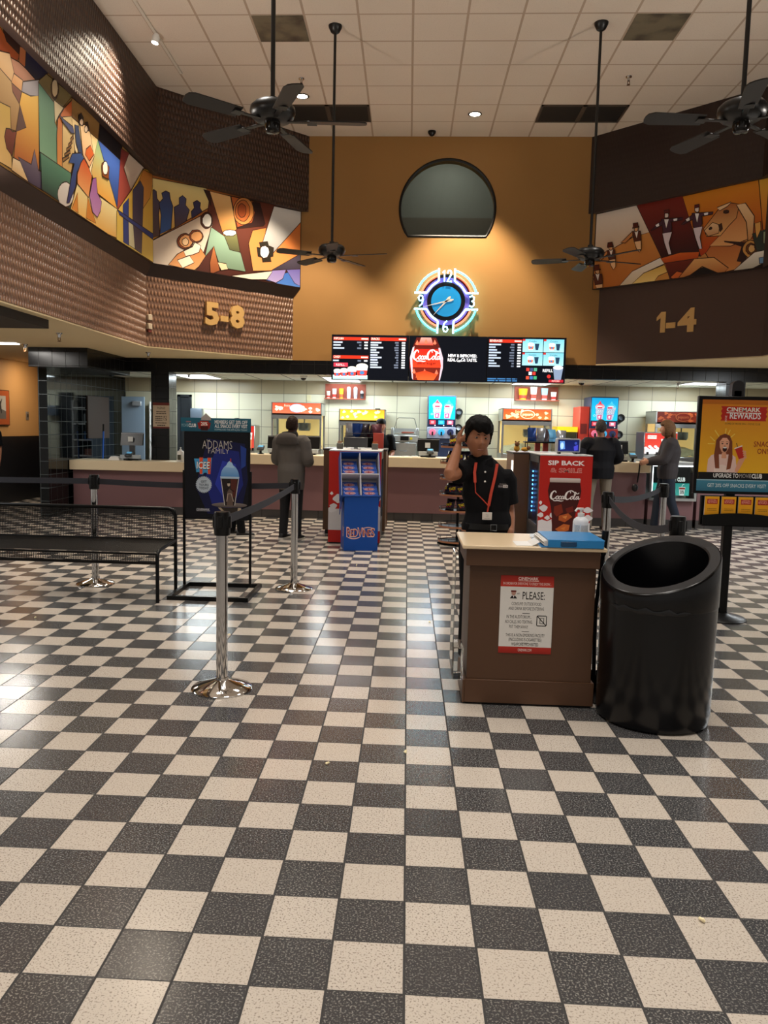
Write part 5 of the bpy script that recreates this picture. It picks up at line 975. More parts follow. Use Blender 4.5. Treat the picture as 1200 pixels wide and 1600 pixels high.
def icee(label, x0, x1, y0, z0, z1, lower, tubes=True):
    t = thing('frozen_drink_machine', label, 'drink machine', ((x0 + x1) / 2, y0 + .3, .92)); y1 = y0 + .6; zm = z1 - (z1 - z0) * .60
    box('cabinet', M('slate_blue_cabinet', '2E3A58', .4), t, x0, x1, y0 + .02, y1, .92, z1, .008)
    a = Art(100, 95, '0FA0DC', '18C4E8')
    for cx, dome, sh in ((32, 'D83C48', 0), (70, '28B4D8', 6)):
        a.poly([(cx - 17 + sh, 40), (cx + 17 + sh, 40), (cx + 11, 92), (cx - 11, 92)], 'B4C4D8'); a.poly(ellp(cx + sh * .8, 40, 18, 17, 16, 180, 360), dome, 'F0C8D0' if sh == 0 else '5CD0EC'); a.poly([(cx + sh - 8, 26), (cx + sh, 12), (cx + sh + 8, 28)], dome if sh == 0 else '48C4E4'); a.ell(cx + sh - 2, 36, 10, 3, 'F4E4EC')
        a.text('ICEE', cx + sh * .6 - 1, 66, 15, '1C4C84', w=30, bold=.06); a.text('ICEE', cx + sh * .6 - 1, 65.6, 14, 'F4F6FA', w=28, bold=.01); a.rect(cx - 9, 38, cx + 9, 44, 'D0304C'); a.poly([(cx - 9, 72), (cx + 8, 70), (cx + 6, 90), (cx - 7, 90)], 'C8447C'); a.poly([(cx - 5, 76), (cx + 3, 74), (cx + 2, 86), (cx - 4, 86)], 'F0E0EC')
    a.ell(12, 74, 5, 5, '8CDCF4'); a.ell(12, 74, 2, 2, '18A8DC')
    a.out('screen', t, (x0 + .015, y0 + .018, zm + .03), x1 - x0 - .03, z1 - zm - .05, mat=artmat('drink_screen', .3, .62), eps=.0003)
    a = Art(100, 25, '141A30'); [a.rect(6 + i * 32, 3, 28 + i * 32, 17, c) for i, c in enumerate(('C03440', '1C98D0', 'D06078'))]; [a.rect(11 + i * 32, 6, 22 + i * 32, 14, c) for i, c in enumerate(('E08890', '4CB4E0', 'F0C4CC'))]; [a.rect(24 + i * 32, 19, 28 + i * 32, 22, 'D8DCE0') for i in range(3)]
    a.out('flavour_badges', t, (x0 + .005, y0 + .018, zm - .105), x1 - x0 - .01, .13, mat=BACKLIT, eps=.0003)
    b = MB(); b.box(x0 - .005, x1 + .005, y0 + .005, y0 + .02, zm - .31, zm - .11, .004); pn = b.out('dispense_panel', lower, t)
    for i, c in enumerate(('E0708C', '38A8DC', '20284C')):
        xx = x0 + (x1 - x0) * (.18 + .32 * i); b = MB(); b.lathe([(.001, -.012), (.055, -.012), (.06, 0), (.001, 0)], (0, 0, 0), 20, mat=Matrix.Translation((xx, y0 + .004, zm - .20)) @ Matrix.Rotation(PI / 2, 4, 'X') @ Matrix.Scale(-1, 4, (0, 0, 1))); d = b.out('dial', M('dial_' + c, c, .3, emit=.5), pn)
        b = MB(); b.box(xx - .014, xx + .014, y0 - .05, y0 - .006, zm - .26, zm - .19, .004); b.out('nozzle', BLK, pn)
    box('drip_tray', STEEL, t, x0 + .02, x1 - .02, y0 - .12, y0 + .02, .93, .96)
    return t
icee('frozen drink machine with blue screen between steel warmer and snack spinner', .35, .845, 14.3, 1.30, 2.045, M('silver_panel', 'B8C4E0', .3, .2))
icee('frozen drink machine with blue screen behind the man in black', 3.205, 3.69, 14.3, 1.33, 2.075, RED)
t = thing('red_cabinet', 'tall red cabinet beside the frozen drink machine behind the man in black', 'cabinet', (3.1, 14.6, .92)); box('body', M('bright_red', 'CE3A28', .4), t, 3.03, 3.195, 14.35, 14.95, .92, 1.90, .004); box('vent', M('vent_dark_red', '7A2018', .5), t, 3.05, 3.16, 14.345, 14.35, 1.42, 1.60)
for i, (x, z, lb) in enumerate(((.92, 1.765, 'upper cup dispenser tube by the employee, dark round mouth'), (.92, 1.48, 'lower cup dispenser tube by the employee, white cup showing'), (3.82, 1.72, 'upper cup dispenser tube behind the man in black'), (3.80, 1.42, 'lower cup dispenser tube behind the man in black'))):
    t = thing('cup_dispenser', lb, 'cup dispenser', (x, 14.6, z), 0, 'cup dispenser tubes'); R_ = Matrix.Translation((x, 14.62, z)) @ Matrix.Rotation(math.radians(78), 4, 'X')
    MB().lathe([(.045, -.3), (.068, -.3), (.07, 0), (.066, .012), (.046, .012), (.045, 0)], (0, 0, 0), 24, cap=False, mat=R_).out('tube', BLK, t); box('bracket', DGREY, t, (.835, .835, 3.675, 3.675)[i], x - .04, 14.66, 14.72, z - .03, z + .03); MB().lathe([(.001, -.02), (.046, -.02), (.046, -.03), (.001, -.03)], (0, 0, 0), 20, mat=R_).out('cup_bottom', M('cup_white', 'DDE4EA', .5) if i == 1 else M('cup_grey', '6A7480', .5), t)
# steel hot dog warmer
t = thing('food_warmer', 'stainless food warmer with glass sneeze lid and hot dogs behind the counter', 'food warmer', (-.05, 14.5, .92))
box('lower_drawer', STEEL, t, -.28, .16, 14.3, 14.85, .92, 1.20, .006); b = MB(); b.tube([(-.14, 14.3, 1.06), (-.13, 14.27, 1.05), (-.02, 14.27, 1.05), (-.01, 14.3, 1.06)], .008, 6); b.out('handle', GREY, t)
b = MB(); b.box(-.30, .195, 14.3, 14.85, 1.215, 1.33, .006); b.box(-.30, -.25, 14.3, 14.85, 1.33, 1.46, .006); b.box(.145, .195, 14.3, 14.85, 1.33, 1.46, .006); b.box(-.25, .145, 14.82, 14.85, 1.33, 1.45); b.out('housing', M('light_steel', 'BFC2C0', .3, .6), t)
box('control_panel', BLK, t, -.13, .02, 14.292, 14.3, 1.235, 1.31); box('warning_sticker', M('yellow_sticker', 'D8C430', .5), t, .04, .085, 14.296, 14.3, 1.25, 1.295)
b = MB(); [b.tube([(-.24, 14.40 + i * .05, 1.35), (.135, 14.40 + i * .05, 1.35)], .012, 8) for i in range(8)]; b.out('rollers', CHROME, t)
for i in range(3): tag(MB().tube([(-.12 + .02 * i, 14.42 + i * .1, 1.374), (-.10 + .02 * i, 14.42 + i * .1, 1.378), (.06 + .02 * i, 14.42 + i * .1, 1.378), (.08 + .02 * i, 14.42 + i * .1, 1.374)], [.004, .013, .013, .004], 8).out('hot_dog', M('sausage', '8A3A22', .4), None), 'reddish hot dog on the warmer rollers, %s from the front' % ('first', 'second', 'third')[i], 'hot dog', 'hot dogs on the warmer')
b = MB(); b.tube([(-.25, 14.8, 1.45), (-.20, 14.55, 1.62), (-.17, 14.45, 1.64), (.09, 14.45, 1.64), (.12, 14.55, 1.62), (.17, 14.8, 1.45)], .006, 6); b.out('lid_frame', STEEL, t)
t = thing('nacho_warmer', 'yellow topped glass warmer cabinet beside the tall red cabinet', 'food warmer', (2.83, 14.6, .92)); box('cabinet', STEEL, t, 2.66, 3.0, 14.4, 14.9, .92, 1.16, .004); box('glass', GLASS, t, 2.665, 2.995, 14.4, 14.405, 1.16, 1.45); b = MB(); b.box(2.66, 2.675, 14.4, 14.9, 1.16, 1.45); b.box(2.985, 3.0, 14.4, 14.9, 1.16, 1.45); b.box(2.66, 3.0, 14.885, 14.9, 1.16, 1.45); b.out('frame', STEEL, t, smooth=False); box('yellow_top', M('yellow_sign', 'E6C41E', .4, emit=.5), t, 2.655, 3.01, 14.39, 14.9, 1.45, 1.54)
def soda(label, x0, x1, y0, z0, z1, art=True):
    t = thing('soda_dispenser', label, 'soda dispenser', ((x0 + x1) / 2, y0, z0)); box('cabinet', STEEL, t, x0, x1, y0 + .01, y0 + .5, z0, z1, .01)
    a = Art(100, 80, 'C42C22', 'D04A3A'); a.rect(8, 8, 36, 22, 'F0D8D4'); a.text('POPCORN', 22, 17, 5, 'B83028', w=24); a.poly([(50, 22), (86, 22), (82, 46), (54, 46)], 'F0E4DC'); a.text('Soda', 68, 38, 10, '4A2018', w=26); a.poly([(54, 46), (82, 46), (78, 80), (58, 80)], 'D88A5C')
    for i in range(10): a.ell(4 + i * 6, 58 + 7 * math.sin(i * 2.1), 5, 5, 'F4EAEA')
    a.rect(0, 62, 56, 80, 'F8F4F4'); a.out('lit_front', t, (x0 + .01, y0 + .009, z0 + .1), x1 - x0 - .02, z1 - z0 - .12, mat=BACKLIT, eps=.0003)
    b = MB(); [b.box(x0 + .04 + i * (x1 - x0 - .08) / 3, x0 + .07 + i * (x1 - x0 - .08) / 3, y0 - .04, y0 + .01, z0 + .08, z0 + .13) for i in range(4)]; b.out('nozzles', BLK, t)
soda('glowing red soda dispenser with popcorn print beside the woman', 3.90, 4.44, 13.4, 1.02, 1.478); soda('glowing red soda dispenser showing just past the poster stand', -2.96, -2.72, 14.1, .92, 1.455)
b = MB(); b.box(3.9, 4.44, 13.1, 13.95, .0, 1.02, .004); tag(b.out('service_cabinet', M('back_counter_front2', 'A09C90', .4), None), 'grey service cabinet under the glowing red soda dispenser', 'cabinet')

# cup shelves
SH = M('red_brown_shelf', '9A4A34', .5)
def cup(label, x, y, z, r0, r1, h, c, c2, group, lid=None, sq=False):
    t = thing('sample_cup', label, 'cup', (x, y, z), 0, group); b = MB(); n = 4 if sq else 16; R_ = Matrix.Translation((x, y, z)) @ Matrix.Rotation(PI / 4 if sq else 0, 4, 'Z'); k = 1.35 if sq else 1.
    b.lathe([(.001, 0), (r0 * k, 0), (r1 * k, h), (r1 * k * .94, h), (r0 * k * .9, .01)], (0, 0, 0), n, mat=R_); b.out('body', M('cup_' + c, c, .5), t); b = MB(); q = lambda v: (r0 + (r1 - r0) * v) * k + .002; b.lathe([(q(.12), h * .12), (q(.42), h * .42)], (0, 0, 0), n, cap=False, mat=R_); b.out('label_band', M('cup_' + c2, c2, .5), t)
    if lid: b = MB(); b.lathe([(r1 * 1.02, h), (r1 * .9, h + .03), (r1 * .4, h + .05), (.001, h + .052)], (x, y, z), 16); b.out('dome_lid', M('cup_' + lid, lid, .4), t)
def shelf(label, x0, x1, z0, z1):
    t = thing('cup_shelf', label, 'shelf', ((x0 + x1) / 2, 14.9, z0)); box('back_board', SH, t, x0, x1, 14.97, 14.998, z0, z1, .002); box('ledge', SH, t, x0, x1, 14.80, 14.97, z0, z0 + .018, .002)
shelf('red-brown wall shelf with six sample cups above the yellow-signed popcorn machine', -1.56, -.80, 1.96, 2.25); shelf('red-brown wall shelf with popcorn bags, above the orange-signed popcorn machine', 1.95, 2.745, 2.0, 2.262)
for i, (x, r, h, c, c2, lid, lb) in enumerate(((-1.49, .035, .13, 'E0D8D0', 'C23A2C', None, 'small white and red cup, first on the six-cup shelf'), (-1.38, .042, .18, 'D8D4D4', 'B8382C', None, 'tall white and red cup, second on the six-cup shelf'), (-1.25, .045, .185, 'E8A820', 'C8502C', None, 'orange popcorn cup on the six-cup shelf'), (-1.11, .038, .17, 'D0D4DC', 'B8C0D4', 'DCE0E4', 'tall pale cup with lid beside the orange popcorn cup'), (-.985, .038, .17, 'CCD0DC', 'A8B4D0', 'DCE0E4', 'tall pale cup with lid next to small black cup'), (-.865, .034, .10, '1E1C20', '50505A', 'C8C8CC', 'small black cup with dome lid on the six-cup shelf'))): cup(lb, x, 14.88, 1.978, r * .8, r, h, c, c2, 'sample cups on the shelf', lid)
for i, (x, r, h, c, c2, sq, lb) in enumerate(((2.09, .085, .20, 'E8B81C', 'C8402C', False, 'yellow popcorn tub on the popcorn bag shelf'), (2.28, .06, .235, 'D8D0CC', 'B83A2A', True, 'white, black and red popcorn bag, tallest on its shelf'), (2.48, .058, .215, '9CD0DC', 'C8463A', True, 'pale blue and red popcorn bag on the shelf'), (2.645, .05, .15, 'E0DCD8', 'B83028', True, 'small white and red popcorn bag at the shelf end'))): cup(lb, x, 14.88, 2.018, r * .72, r, h, c, c2, 'popcorn containers on the shelf', None, sq)
tag(MB().box(-1.912, -1.828, 14.985, 15.0, 1.92, 2.038, .004).out('wall_switch', M('switch_cream', 'D8CFA8', .5), None), 'cream light switch on the wall above the pink-red popcorn sign', 'light switch')
t = thing('wall_outlet', 'white wall outlet with a black plug above the tall red cabinet', 'outlet', (3.275, 14.99, 1.97)); box('plate', WHITE, t, 3.235, 3.316, 14.985, 15.0, 1.97, 2.075, .003); b = MB(); b.lathe([(.001, 0), (.022, 0), (.022, .03), (.001, .03)], (0, 0, 0), 12, mat=Matrix.Translation((3.28, 14.955, 2.03)) @ Matrix.Rotation(-PI / 2, 4, 'X')); b.tube([(3.28, 14.955, 2.03), (3.29, 14.945, 1.98), (3.285, 14.95, 1.90)], .006, 6); b.out('plug_and_cord', BLK, t)
tag(MB().box(-4.089, -3.868, 14.86, 15.0, 1.555, 1.748, .02, seg=2).out('towel_dispenser', M('dispenser_grey', '5A6470', .3), None), 'grey paper towel dispenser on the cream tiled wall above the poster stand', 'dispenser')
# back-left corner: doorway, open door, shelf unit
b = MB(); b.box(-4.36, -4.30, 14.95, 15.0, 0, 2.0); b.box(-4.30, -4.13, 14.985, 15.0, 0, 1.96); b.box(-4.13, -4.09, 14.95, 15.0, 0, 2.0); b.box(-4.36, -4.09, 14.95, 15.0, 1.96, 2.0); struct(b.out('door_1', M('dark_door', '1C2024', .4), None, smooth=False))
t = thing('door_2', 'pale blue-grey door standing open behind low counter', 'door', (-5.1, 14.6, 0)); t['kind'] = 'structure'; box('door_leaf', M('pale_door', '8FA2B4', .45), t, -5.29, -4.87, 14.58, 14.62, .01, 1.93); b = MB(); b.box(-5.08, -4.915, 14.53, 14.58, 1.765, 1.85, .008); b.out('door_closer', M('closer_silver', 'B4B8BC', .35, .4), t)
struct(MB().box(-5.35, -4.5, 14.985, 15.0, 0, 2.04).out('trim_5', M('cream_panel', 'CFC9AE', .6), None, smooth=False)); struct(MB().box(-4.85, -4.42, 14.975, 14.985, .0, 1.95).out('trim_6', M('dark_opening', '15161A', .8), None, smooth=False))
t = thing('storage_shelf', 'white storage shelf with small supplies seen through the gap beside the black pillar', 'shelf unit', (-4.6, 14.85, 0)); b = MB(); [b.box(-4.82, -4.45, 14.75, 14.96, z, z + .02) for z in (.5, .8, 1.1, 1.4, 1.7)]; b.box(-4.83, -4.81, 14.75, 14.96, 0, 1.85); b.box(-4.46, -4.44, 14.75, 14.96, 0, 1.85); b.out('shelving', WHITE, t, smooth=False)
for i, z in enumerate((.82, 1.12, 1.42)): tag(MB().box(-4.80, -4.66, 14.78, 14.9, z, z + .12 + .03 * i, .004).out('supply_box', M('supply_%d' % i, ('8A5A4A', '4A78B0', 'B0B4B4')[i], .6), None), '%s supply box on the storage shelf behind low counter' % ('brown', 'blue', 'grey'), 'box') if False else tag(MB().box(-4.80, -4.66, 14.78, 14.9, z, z + .12 + .03 * i, .004).out('supply_box', M('supply_%d' % i, ('8A5A4A', '4A78B0', 'B0B4B4')[i], .6), None), ('brown', 'blue', 'grey')[i] + ' supply box on the storage shelf behind low counter', 'box')
t = thing('broom', 'broom with blue pole leaning in the corner behind the low counter', 'broom', (-5.2, 13.3, 0)); MB().tube([(-5.19, 13.3, .06), (-5.145, 13.3, 1.30)], .014, 8).out('pole', M('blue_pole', '2460C0', .35), t); MB().tube([(-5.146, 13.3, 1.29), (-5.142, 13.3, 1.42)], .014, 8).out('grip', BLK, t); MB().box(-5.32, -5.06, 13.27, 13.33, 0, .08).out('bristles', M('bristle', '3A3A3A', .9), t)
tag(MB().box(-5.37, -5.345, 13.15, 14.1, 1.17, 1.89, .004).out('reflection_panel', M('brown_reflection', '3E312A', .6), None), 'dark brown panel standing in for a reflection in the black tiled wall', 'reflection panel')  # flat brown panel in place of a mirror reflection in the tiles

def notice_art():
    a = Art(70, 96, 'C8B49C'); a.rect(0, 0, 70, 10, '6E2A22'); a.rect(0, 90, 70, 96, '6E2A22'); a.text('PLEASE:', 36, 24, 8, '241C18', w=34); a.lines(14, 56, 32, 2, 7, 3.4, '4A3C32'); a.lines(10, 40, 50, 3, 7, 3.4, '4A3C32'); a.stroke([(46, 50), (58, 50), (58, 66), (46, 66)], 1.6, '241C18', True); a.stroke([(46, 50), (58, 66)], 1.6, '241C18', same=True); a.lines(10, 58, 74, 1, 7, 3.4, '4A3C32'); a.lines(18, 52, 83, 1, 7, 3.4, '4A3C32'); return a
tag(notice_art().out('notice', None, (-4.19, 12.985, 1.37), .275, .42, eps=.0002), 'house-rules notice stuck on the black tiled pillar', 'notice')
t = thing('framed_photo', 'framed black and white photo with orange mat on the orange wall', 'picture', (-7.0, 13.0, 1.4))
b = MB(); b.box(-7.02, -6.99, 12.95, 13.75, 1.36, 1.97, .004); b.out('frame', M('brown_frame', '4A2C1C', .4), t)
a = Art(80, 60, 'B4582C'); a.rect(22, 9, 68, 50, 'B8B0A4', 'C4BCB0'); a.poly([(22, 38), (40, 30), (68, 36), (68, 50), (22, 50)], '6A645E'); a.poly([(46, 18), (49, 18), (51, 26), (53, 40), (50, 40), (47, 30)], '2A2624'); a.poly([(50, 20), (54, 14), (55, 15), (51, 24)], '2A2624')
a.out('print', t, (-6.989, 12.97, 1.375), .76, .58, rotz=PI / 2, eps=.0002)
t = thing('wall_switch', 'steel switch plate on the orange wall beyond the framed photo', 'light switch', (-7.01, 14.45, 1.47)); MB().box(-7.02, -7.008, 14.40, 14.50, 1.465, 1.615, .002).out('plate', M('switch_steel', '8A8278', .35, .4), t); MB().box(-7.009, -7.0, 14.44, 14.46, 1.51, 1.57).out('toggle', BLK, t)

# ------------------------------------------------------------ on the amber wall: screens, clock, numerals
def menu_head(a, x0, x1, y, t_): a.rect(x0, y, x1, y + 5.2, 'B02A18'); a.text(t_, x0 + 1, y + 4, 3.4, 'E8D4CC', w=len(t_) * 2.2, al='L', bold=.02); a.rect(x1 - 12, y + 1.6, x1 - 1, y + 3.6, 'E8D4CC', same=True)
def rows(a, x0, x1, y, n, dy=4.6, prices=2):
    a.k += 1
    for i in range(n):
        w = rnd.uniform(.16, .38) * (x1 - x0); a.rect(x0, y + i * dy, x0 + w, y + i * dy + 2.4, 'A8B8CC', same=True); a.rect(x1 - 6, y + i * dy, x1 - .5, y + i * dy + 2.4, 'D0D8E0', same=True)
        if prices > 1: a.rect(x1 - 19 + rnd.uniform(0, 5), y + i * dy, x1 - 11, y + i * dy + 2.4, '5A6478', same=True)
def bucket(a, x, y, s, c='C83A34'):
    a.poly([(x - 5 * s, y - 9 * s), (x + 5 * s, y - 9 * s), (x + 3.6 * s, y), (x - 3.6 * s, y)], 'D8DCE4'); a.poly([(x - 4.6 * s, y - 6 * s), (x + 4.6 * s, y - 6 * s), (x + 3.8 * s, y - 1.6 * s), (x - 3.8 * s, y - 1.6 * s)], c); a.ell(x, y - 9.4 * s, 5.2 * s, 2.6 * s, 'E8E8DC'); a.ell(x, y - 4 * s, 2 * s, 1.6 * s, '3C78B0')
DARK = '03060F'; arts = []
a = Art(123, 70, DARK); menu_head(a, 2, 59, 3, 'POPCORN'); rows(a, 2, 58, 10, 3); menu_head(a, 2, 59, 32, 'CANDY'); rows(a, 2, 58, 39, 1); a.rect(3, 43.6, 26, 50, 'C03448'); a.text('REFILL', 14, 48.6, 3.4, 'F0D8DC', w=14); a.rect(2, 63, 58, 69.4, 'A8D0D0')
for x, s_ in ((9, 1.1), (20, 1.2), (33, 1.45), (49, 1.85)): bucket(a, x, 66.5, s_)
menu_head(a, 62, 119, 3, 'SNACKS'); rows(a, 62, 118, 10, 11, 3.9); arts.append(a)
a = Art(123, 70, DARK); a.poly([(11, 2), (42, 2), (49, 18), (54, 34), (54, 50), (50, 69), (7, 69), (1, 50), (1, 34), (5, 18)], '4A1410', '6A1C10'); a.poly([(18, 2), (34, 2), (38, 14), (14, 14)], 'C89088', 'B84030'); a.poly([(5, 20), (49, 20), (54, 34), (53, 49), (2, 49), (1, 34)], 'C81E14', 'D83A1E'); a.poly([(1, 34), (5, 18), (8, 16), (5, 36), (7, 69), (5, 66)], 'C0B4C0'); a.poly([(49, 18), (54, 34), (54, 50), (50, 69), (48, 69), (51, 46), (46, 18)], 'B8ACBC')
for x, y in ((12, 10), (40, 9), (26, 8), (8, 55), (14, 62), (44, 56), (38, 63), (25, 55), (30, 65)): a.poly([(x - 3, y + 3), (x, y - 4), (x + 3, y + 2), (x + 1, y + 4)], 'D86A50')
soda_script(a, 7, 37, 44, 'F4F0F0'); a.text('zero sugar', 28, 44, 4.2, '1A0806', w=30); a.poly([(10, 58), (26, 54), (46, 60), (40, 69), (14, 69)], 'B83418', 'D85A2C')
a.text('NEW & IMPROVED.', 85, 32, 4.6, 'F0F2F8', w=46, bold=.03); a.text('REAL', 68, 38.6, 4.6, 'F0F2F8', w=13, bold=.03); soda_script(a, 76, 38.6, 14, 'F0F2F8'); a.text('TASTE.', 99.5, 38.6, 4.6, 'F0F2F8', w=17, bold=.03); arts.append(a)
a = Art(123, 70, DARK); menu_head(a, 2, 54, 3, 'BEVERAGES'); rows(a, 2, 53, 10, 9, 4.2)
for i in range(2):
    for j in range(2):
        x0, y0 = 55 + i * 33, 2 + j * 21; a.rect(x0, y0, x0 + 32, y0 + 20, '6EB8CC', '9CD4E0'); a.rect(x0, y0, x0 + 4, y0 + 3, 'B82C28'); bucket(a, x0 + 13, y0 + 17, .95, 'D86A40'); a.poly([(x0 + 19, y0 + 7), (x0 + 26, y0 + 7), (x0 + 24.6, y0 + 17), (x0 + 20.4, y0 + 17)], '203850'); a.text('Combo', x0 + 16, y0 + 4.6, 2.4, '205468', w=12)
for (x, y, c) in ((62, 47, 'B8342C'), (68, 47, '3A4A70'), (74, 47, '4C9C80'), (66, 53, 'D0D4DC'), (72, 53, 'B8342C'), (62, 60, 'C84A34'), (68, 60, '3C6CA8'), (74, 60, '3CA070')): a.rect(x, y, x + 5, y + 5, c)
a.text('REFILL', 96, 53, 4.4, 'D8DCE0', w=16, bold=.03); a.poly([(104, 46), (120, 46), (117, 66), (107, 66)], '7A8CA8'); a.ell(112, 46, 8, 3.4, 'C8CCD4'); a.ell(98, 60, 3, 3, 'B82C28'); a.rect(98, 65, 121, 69, 'A81E2C'); a.text('POPCORN', 109, 68.4, 2.6, 'F0D0D0', w=12); a.lines(1, 48, 64, 2, 3, 1.8, '3A70A8'); arts.append(a)
for i, a in enumerate(arts):
    x0 = -1.245 + i * 1.232; t = thing('menu_screen', ('menu board screen listing popcorn, candy and snacks', 'menu board screen showing a red soda bottle advert', 'menu board screen with beverages list and combo pictures')[i], 'menu screen', (x0 + .615, 12.86, 2.20), 0, 'menu screens above the counter')
    box('bezel', BLK, t, x0, x0 + 1.23, 12.84, 12.90, 2.205, 2.915, .002); box('wall_bracket', BLKM, t, x0 + .5, x0 + .73, 12.90, 12.979, 2.4, 2.7); a.out('screen', t, (x0 + .006, 12.8395, 2.212), 1.218, .695, mat=SCREEN, eps=.00025)

CXx, CZz = .55, 3.458
t = thing('neon_clock', 'round neon wall clock with blue dial and cyan and red tubes', 'clock', (CXx, 12.92, 2.95))
RX = Matrix.Translation((CXx, 12.90, CZz)) @ Matrix.Rotation(PI / 2, 4, 'X')
MB().lathe([(.001, -.07), (.40, -.07), (.42, -.06), (.42, 0), (.001, 0)], (0, 0, 0), 48, mat=RX).out('case', M('clock_black', '08080E', .3), t)
b = MB(); b.lathe([(.30, .001), (.37, .001), (.37, .004), (.30, .004)], (0, 0, 0), 48, cap=False, mat=RX); b.out('violet_ring', M('clock_violet', '5A4A9A', .4, emit=.35), t)
MB().lathe([(.001, .002), (.235, .002), (.235, .012), (.001, .014)], (0, 0, 0), 48, mat=RX).out('dial', M('clock_blue', '1C7CB4', .12, emit=.45), t)
CY = M('neon_cyan', '7CF4FF', emit=10., ecol='28DCF0'); WH = M('neon_white_blue', 'D8FCFF', emit=5., ecol='9CF0FF'); RDN = M('neon_red', 'FF8060', emit=5., ecol='FF3A20')
P3 = lambda x, z, y=12.86: (CXx + x, y, CZz + z)
def arc(r, a0, a1, n=12): return [P3(r * math.cos(math.radians(a0 + (a1 - a0) * i / n)), r * math.sin(math.radians(a0 + (a1 - a0) * i / n))) for i in range(n + 1)]
for q in range(4):
    cy, rd, wh = MB(), MB(), MB()
    a0 = q * 90; cy.tube(arc(.485, a0 + 14, a0 + 75), .014, 8); rd.tube(arc(.41, a0 + 17, a0 + 72), .014, 8); sx, sz = ((1, 1), (-1, 1), (-1, -1), (1, -1))[q]; A = .125
    pts = [P3(sx * .50, sz * A), P3(sx * .31, sz * A)] + [P3(sx * .325 * math.cos(math.radians(v)), sz * .325 * math.sin(math.radians(v))) for v in range(30, 61, 6)] + [P3(sx * A, sz * .31), P3(sx * A, sz * .50)]
    wh.tube(pts, .014, 8)
    for o_, nm, m_ in ((cy, 'cyan_tube', CY), (rd, 'red_tube', RDN), (wh, 'white_tube', WH)): o_.out(nm, m_, t)
def stroke3(b, P, dx, dz, s=.0): b.tube([P3(dx + x * .075, dz + z * .085) for x, z in P], .011, 6)
b = MB(); stroke3(b, [(-.9, .6), (-.5, 1), (-.5, -1)], 0, .385); stroke3(b, [(.1, .5), (.3, .95), (.7, 1), (.95, .6), (.8, .1), (.1, -1), (1, -1)], 0, .385)
stroke3(b, [(-.5, .8), (.1, 1), (.5, .7), (.4, .2), (0, .05), (.5, -.2), (.5, -.7), (.1, -1), (-.5, -.8)], .40, 0); stroke3(b, [(.3, 1), (-.3, .5), (-.5, -.3), (-.3, -.9), (.2, -1), (.5, -.6), (.3, -.1), (-.2, -.05), (-.45, -.35)], 0, -.39); stroke3(b, [(-.3, -1), (.3, -.5), (.5, .3), (.3, .9), (-.2, 1), (-.5, .6), (-.3, .1), (.2, .05), (.45, .35)], -.40, 0); b.out('numerals', WH, t)
HD = M('clock_hand', 'D8D4CC', .4)
def hand(ang, l, w, tail): R_ = Matrix.Translation((CXx, 12.878, CZz)) @ Matrix.Rotation(math.radians(ang), 4, 'Y'); b = MB(); b.prism([(-w * .4, -tail), (w * .4, -tail), (w, -tail * .6), (w * .6, 0), (0.002, l), (-.002, l), (-w * .6, 0), (-w, -tail * .6)], -.003, .003); me = b.mesh(); me.transform(R_); finish(me, 'clock_hand', HD, t)
hand(222, .28, .022, .10); hand(256, .37, .02, .12)
b = MB(); b.prism([(CXx - .42, 2.93), (CXx + .42, 2.93), (CXx + .36, 3.2), (CXx - .36, 3.2)], 12.95, 12.978); b.out('backing_plate', M('amber_plate', 'A87C48', .4), t, smooth=False)

def numerals(txt, label, origin, ang, hgt, wid, dep, mat):
    t = thing('room_number_sign', label, 'sign', origin, ang)
    x = -wid / 2; ws = (.36, .24, .38) if txt[0] == '5' else (.23, .27, .46)
    for ch, w_ in zip(txt, ws):
        vs, fs = textmesh(ch, .045) if ch != '1' else ([(0, .52), (.3, .69), (.62, .69), (.62, 0), (.28, 0), (.28, .5), (0, .40)], [tuple(range(7))]); x0 = min(v[0] for v in vs); x1 = max(v[0] for v in vs); tw = w_ * wid * (.92 if ch != '-' else .8)
        bm = bmesh.new(); fl = [bm.verts.new((x + (v[0] - x0) / (x1 - x0) * tw, -dep, v[1] / CAP * hgt)) for v in vs]; bl = [bm.verts.new((x + (v[0] - x0) / (x1 - x0) * tw, 0, v[1] / CAP * hgt)) for v in vs]
        for f in fs: bm.faces.new([fl[i] for i in f])
        ed = [e for e in bm.edges if len(e.link_faces) == 1]; idx = {v: i for i, v in enumerate(fl)}
        for e in ed: i, j = idx[e.verts[0]], idx[e.verts[1]]; bm.faces.new([fl[j], fl[i], bl[i], bl[j]])
        bmesh.ops.recalc_face_normals(bm, faces=bm.faces); me = bpy.data.meshes.new('m'); bm.to_mesh(me); bm.free(); finish(me, 'numeral' if ch != '-' else 'dash', mat, t, smooth=False, local=True); x += w_ * wid
GOLD = M('gold_letter', 'D2A868', .5)
numerals('5-8', 'raised gold 5-8 numerals on the woven bronze wall', (-2.79, 12.07, 2.93), PI / 4, .30, .72, .05, GOLD); numerals('1-4', 'raised gold 1-4 numerals on the brown wall', (3.915, 12.07, 2.94), -PI / 4, .30, .66, .05, GOLD)
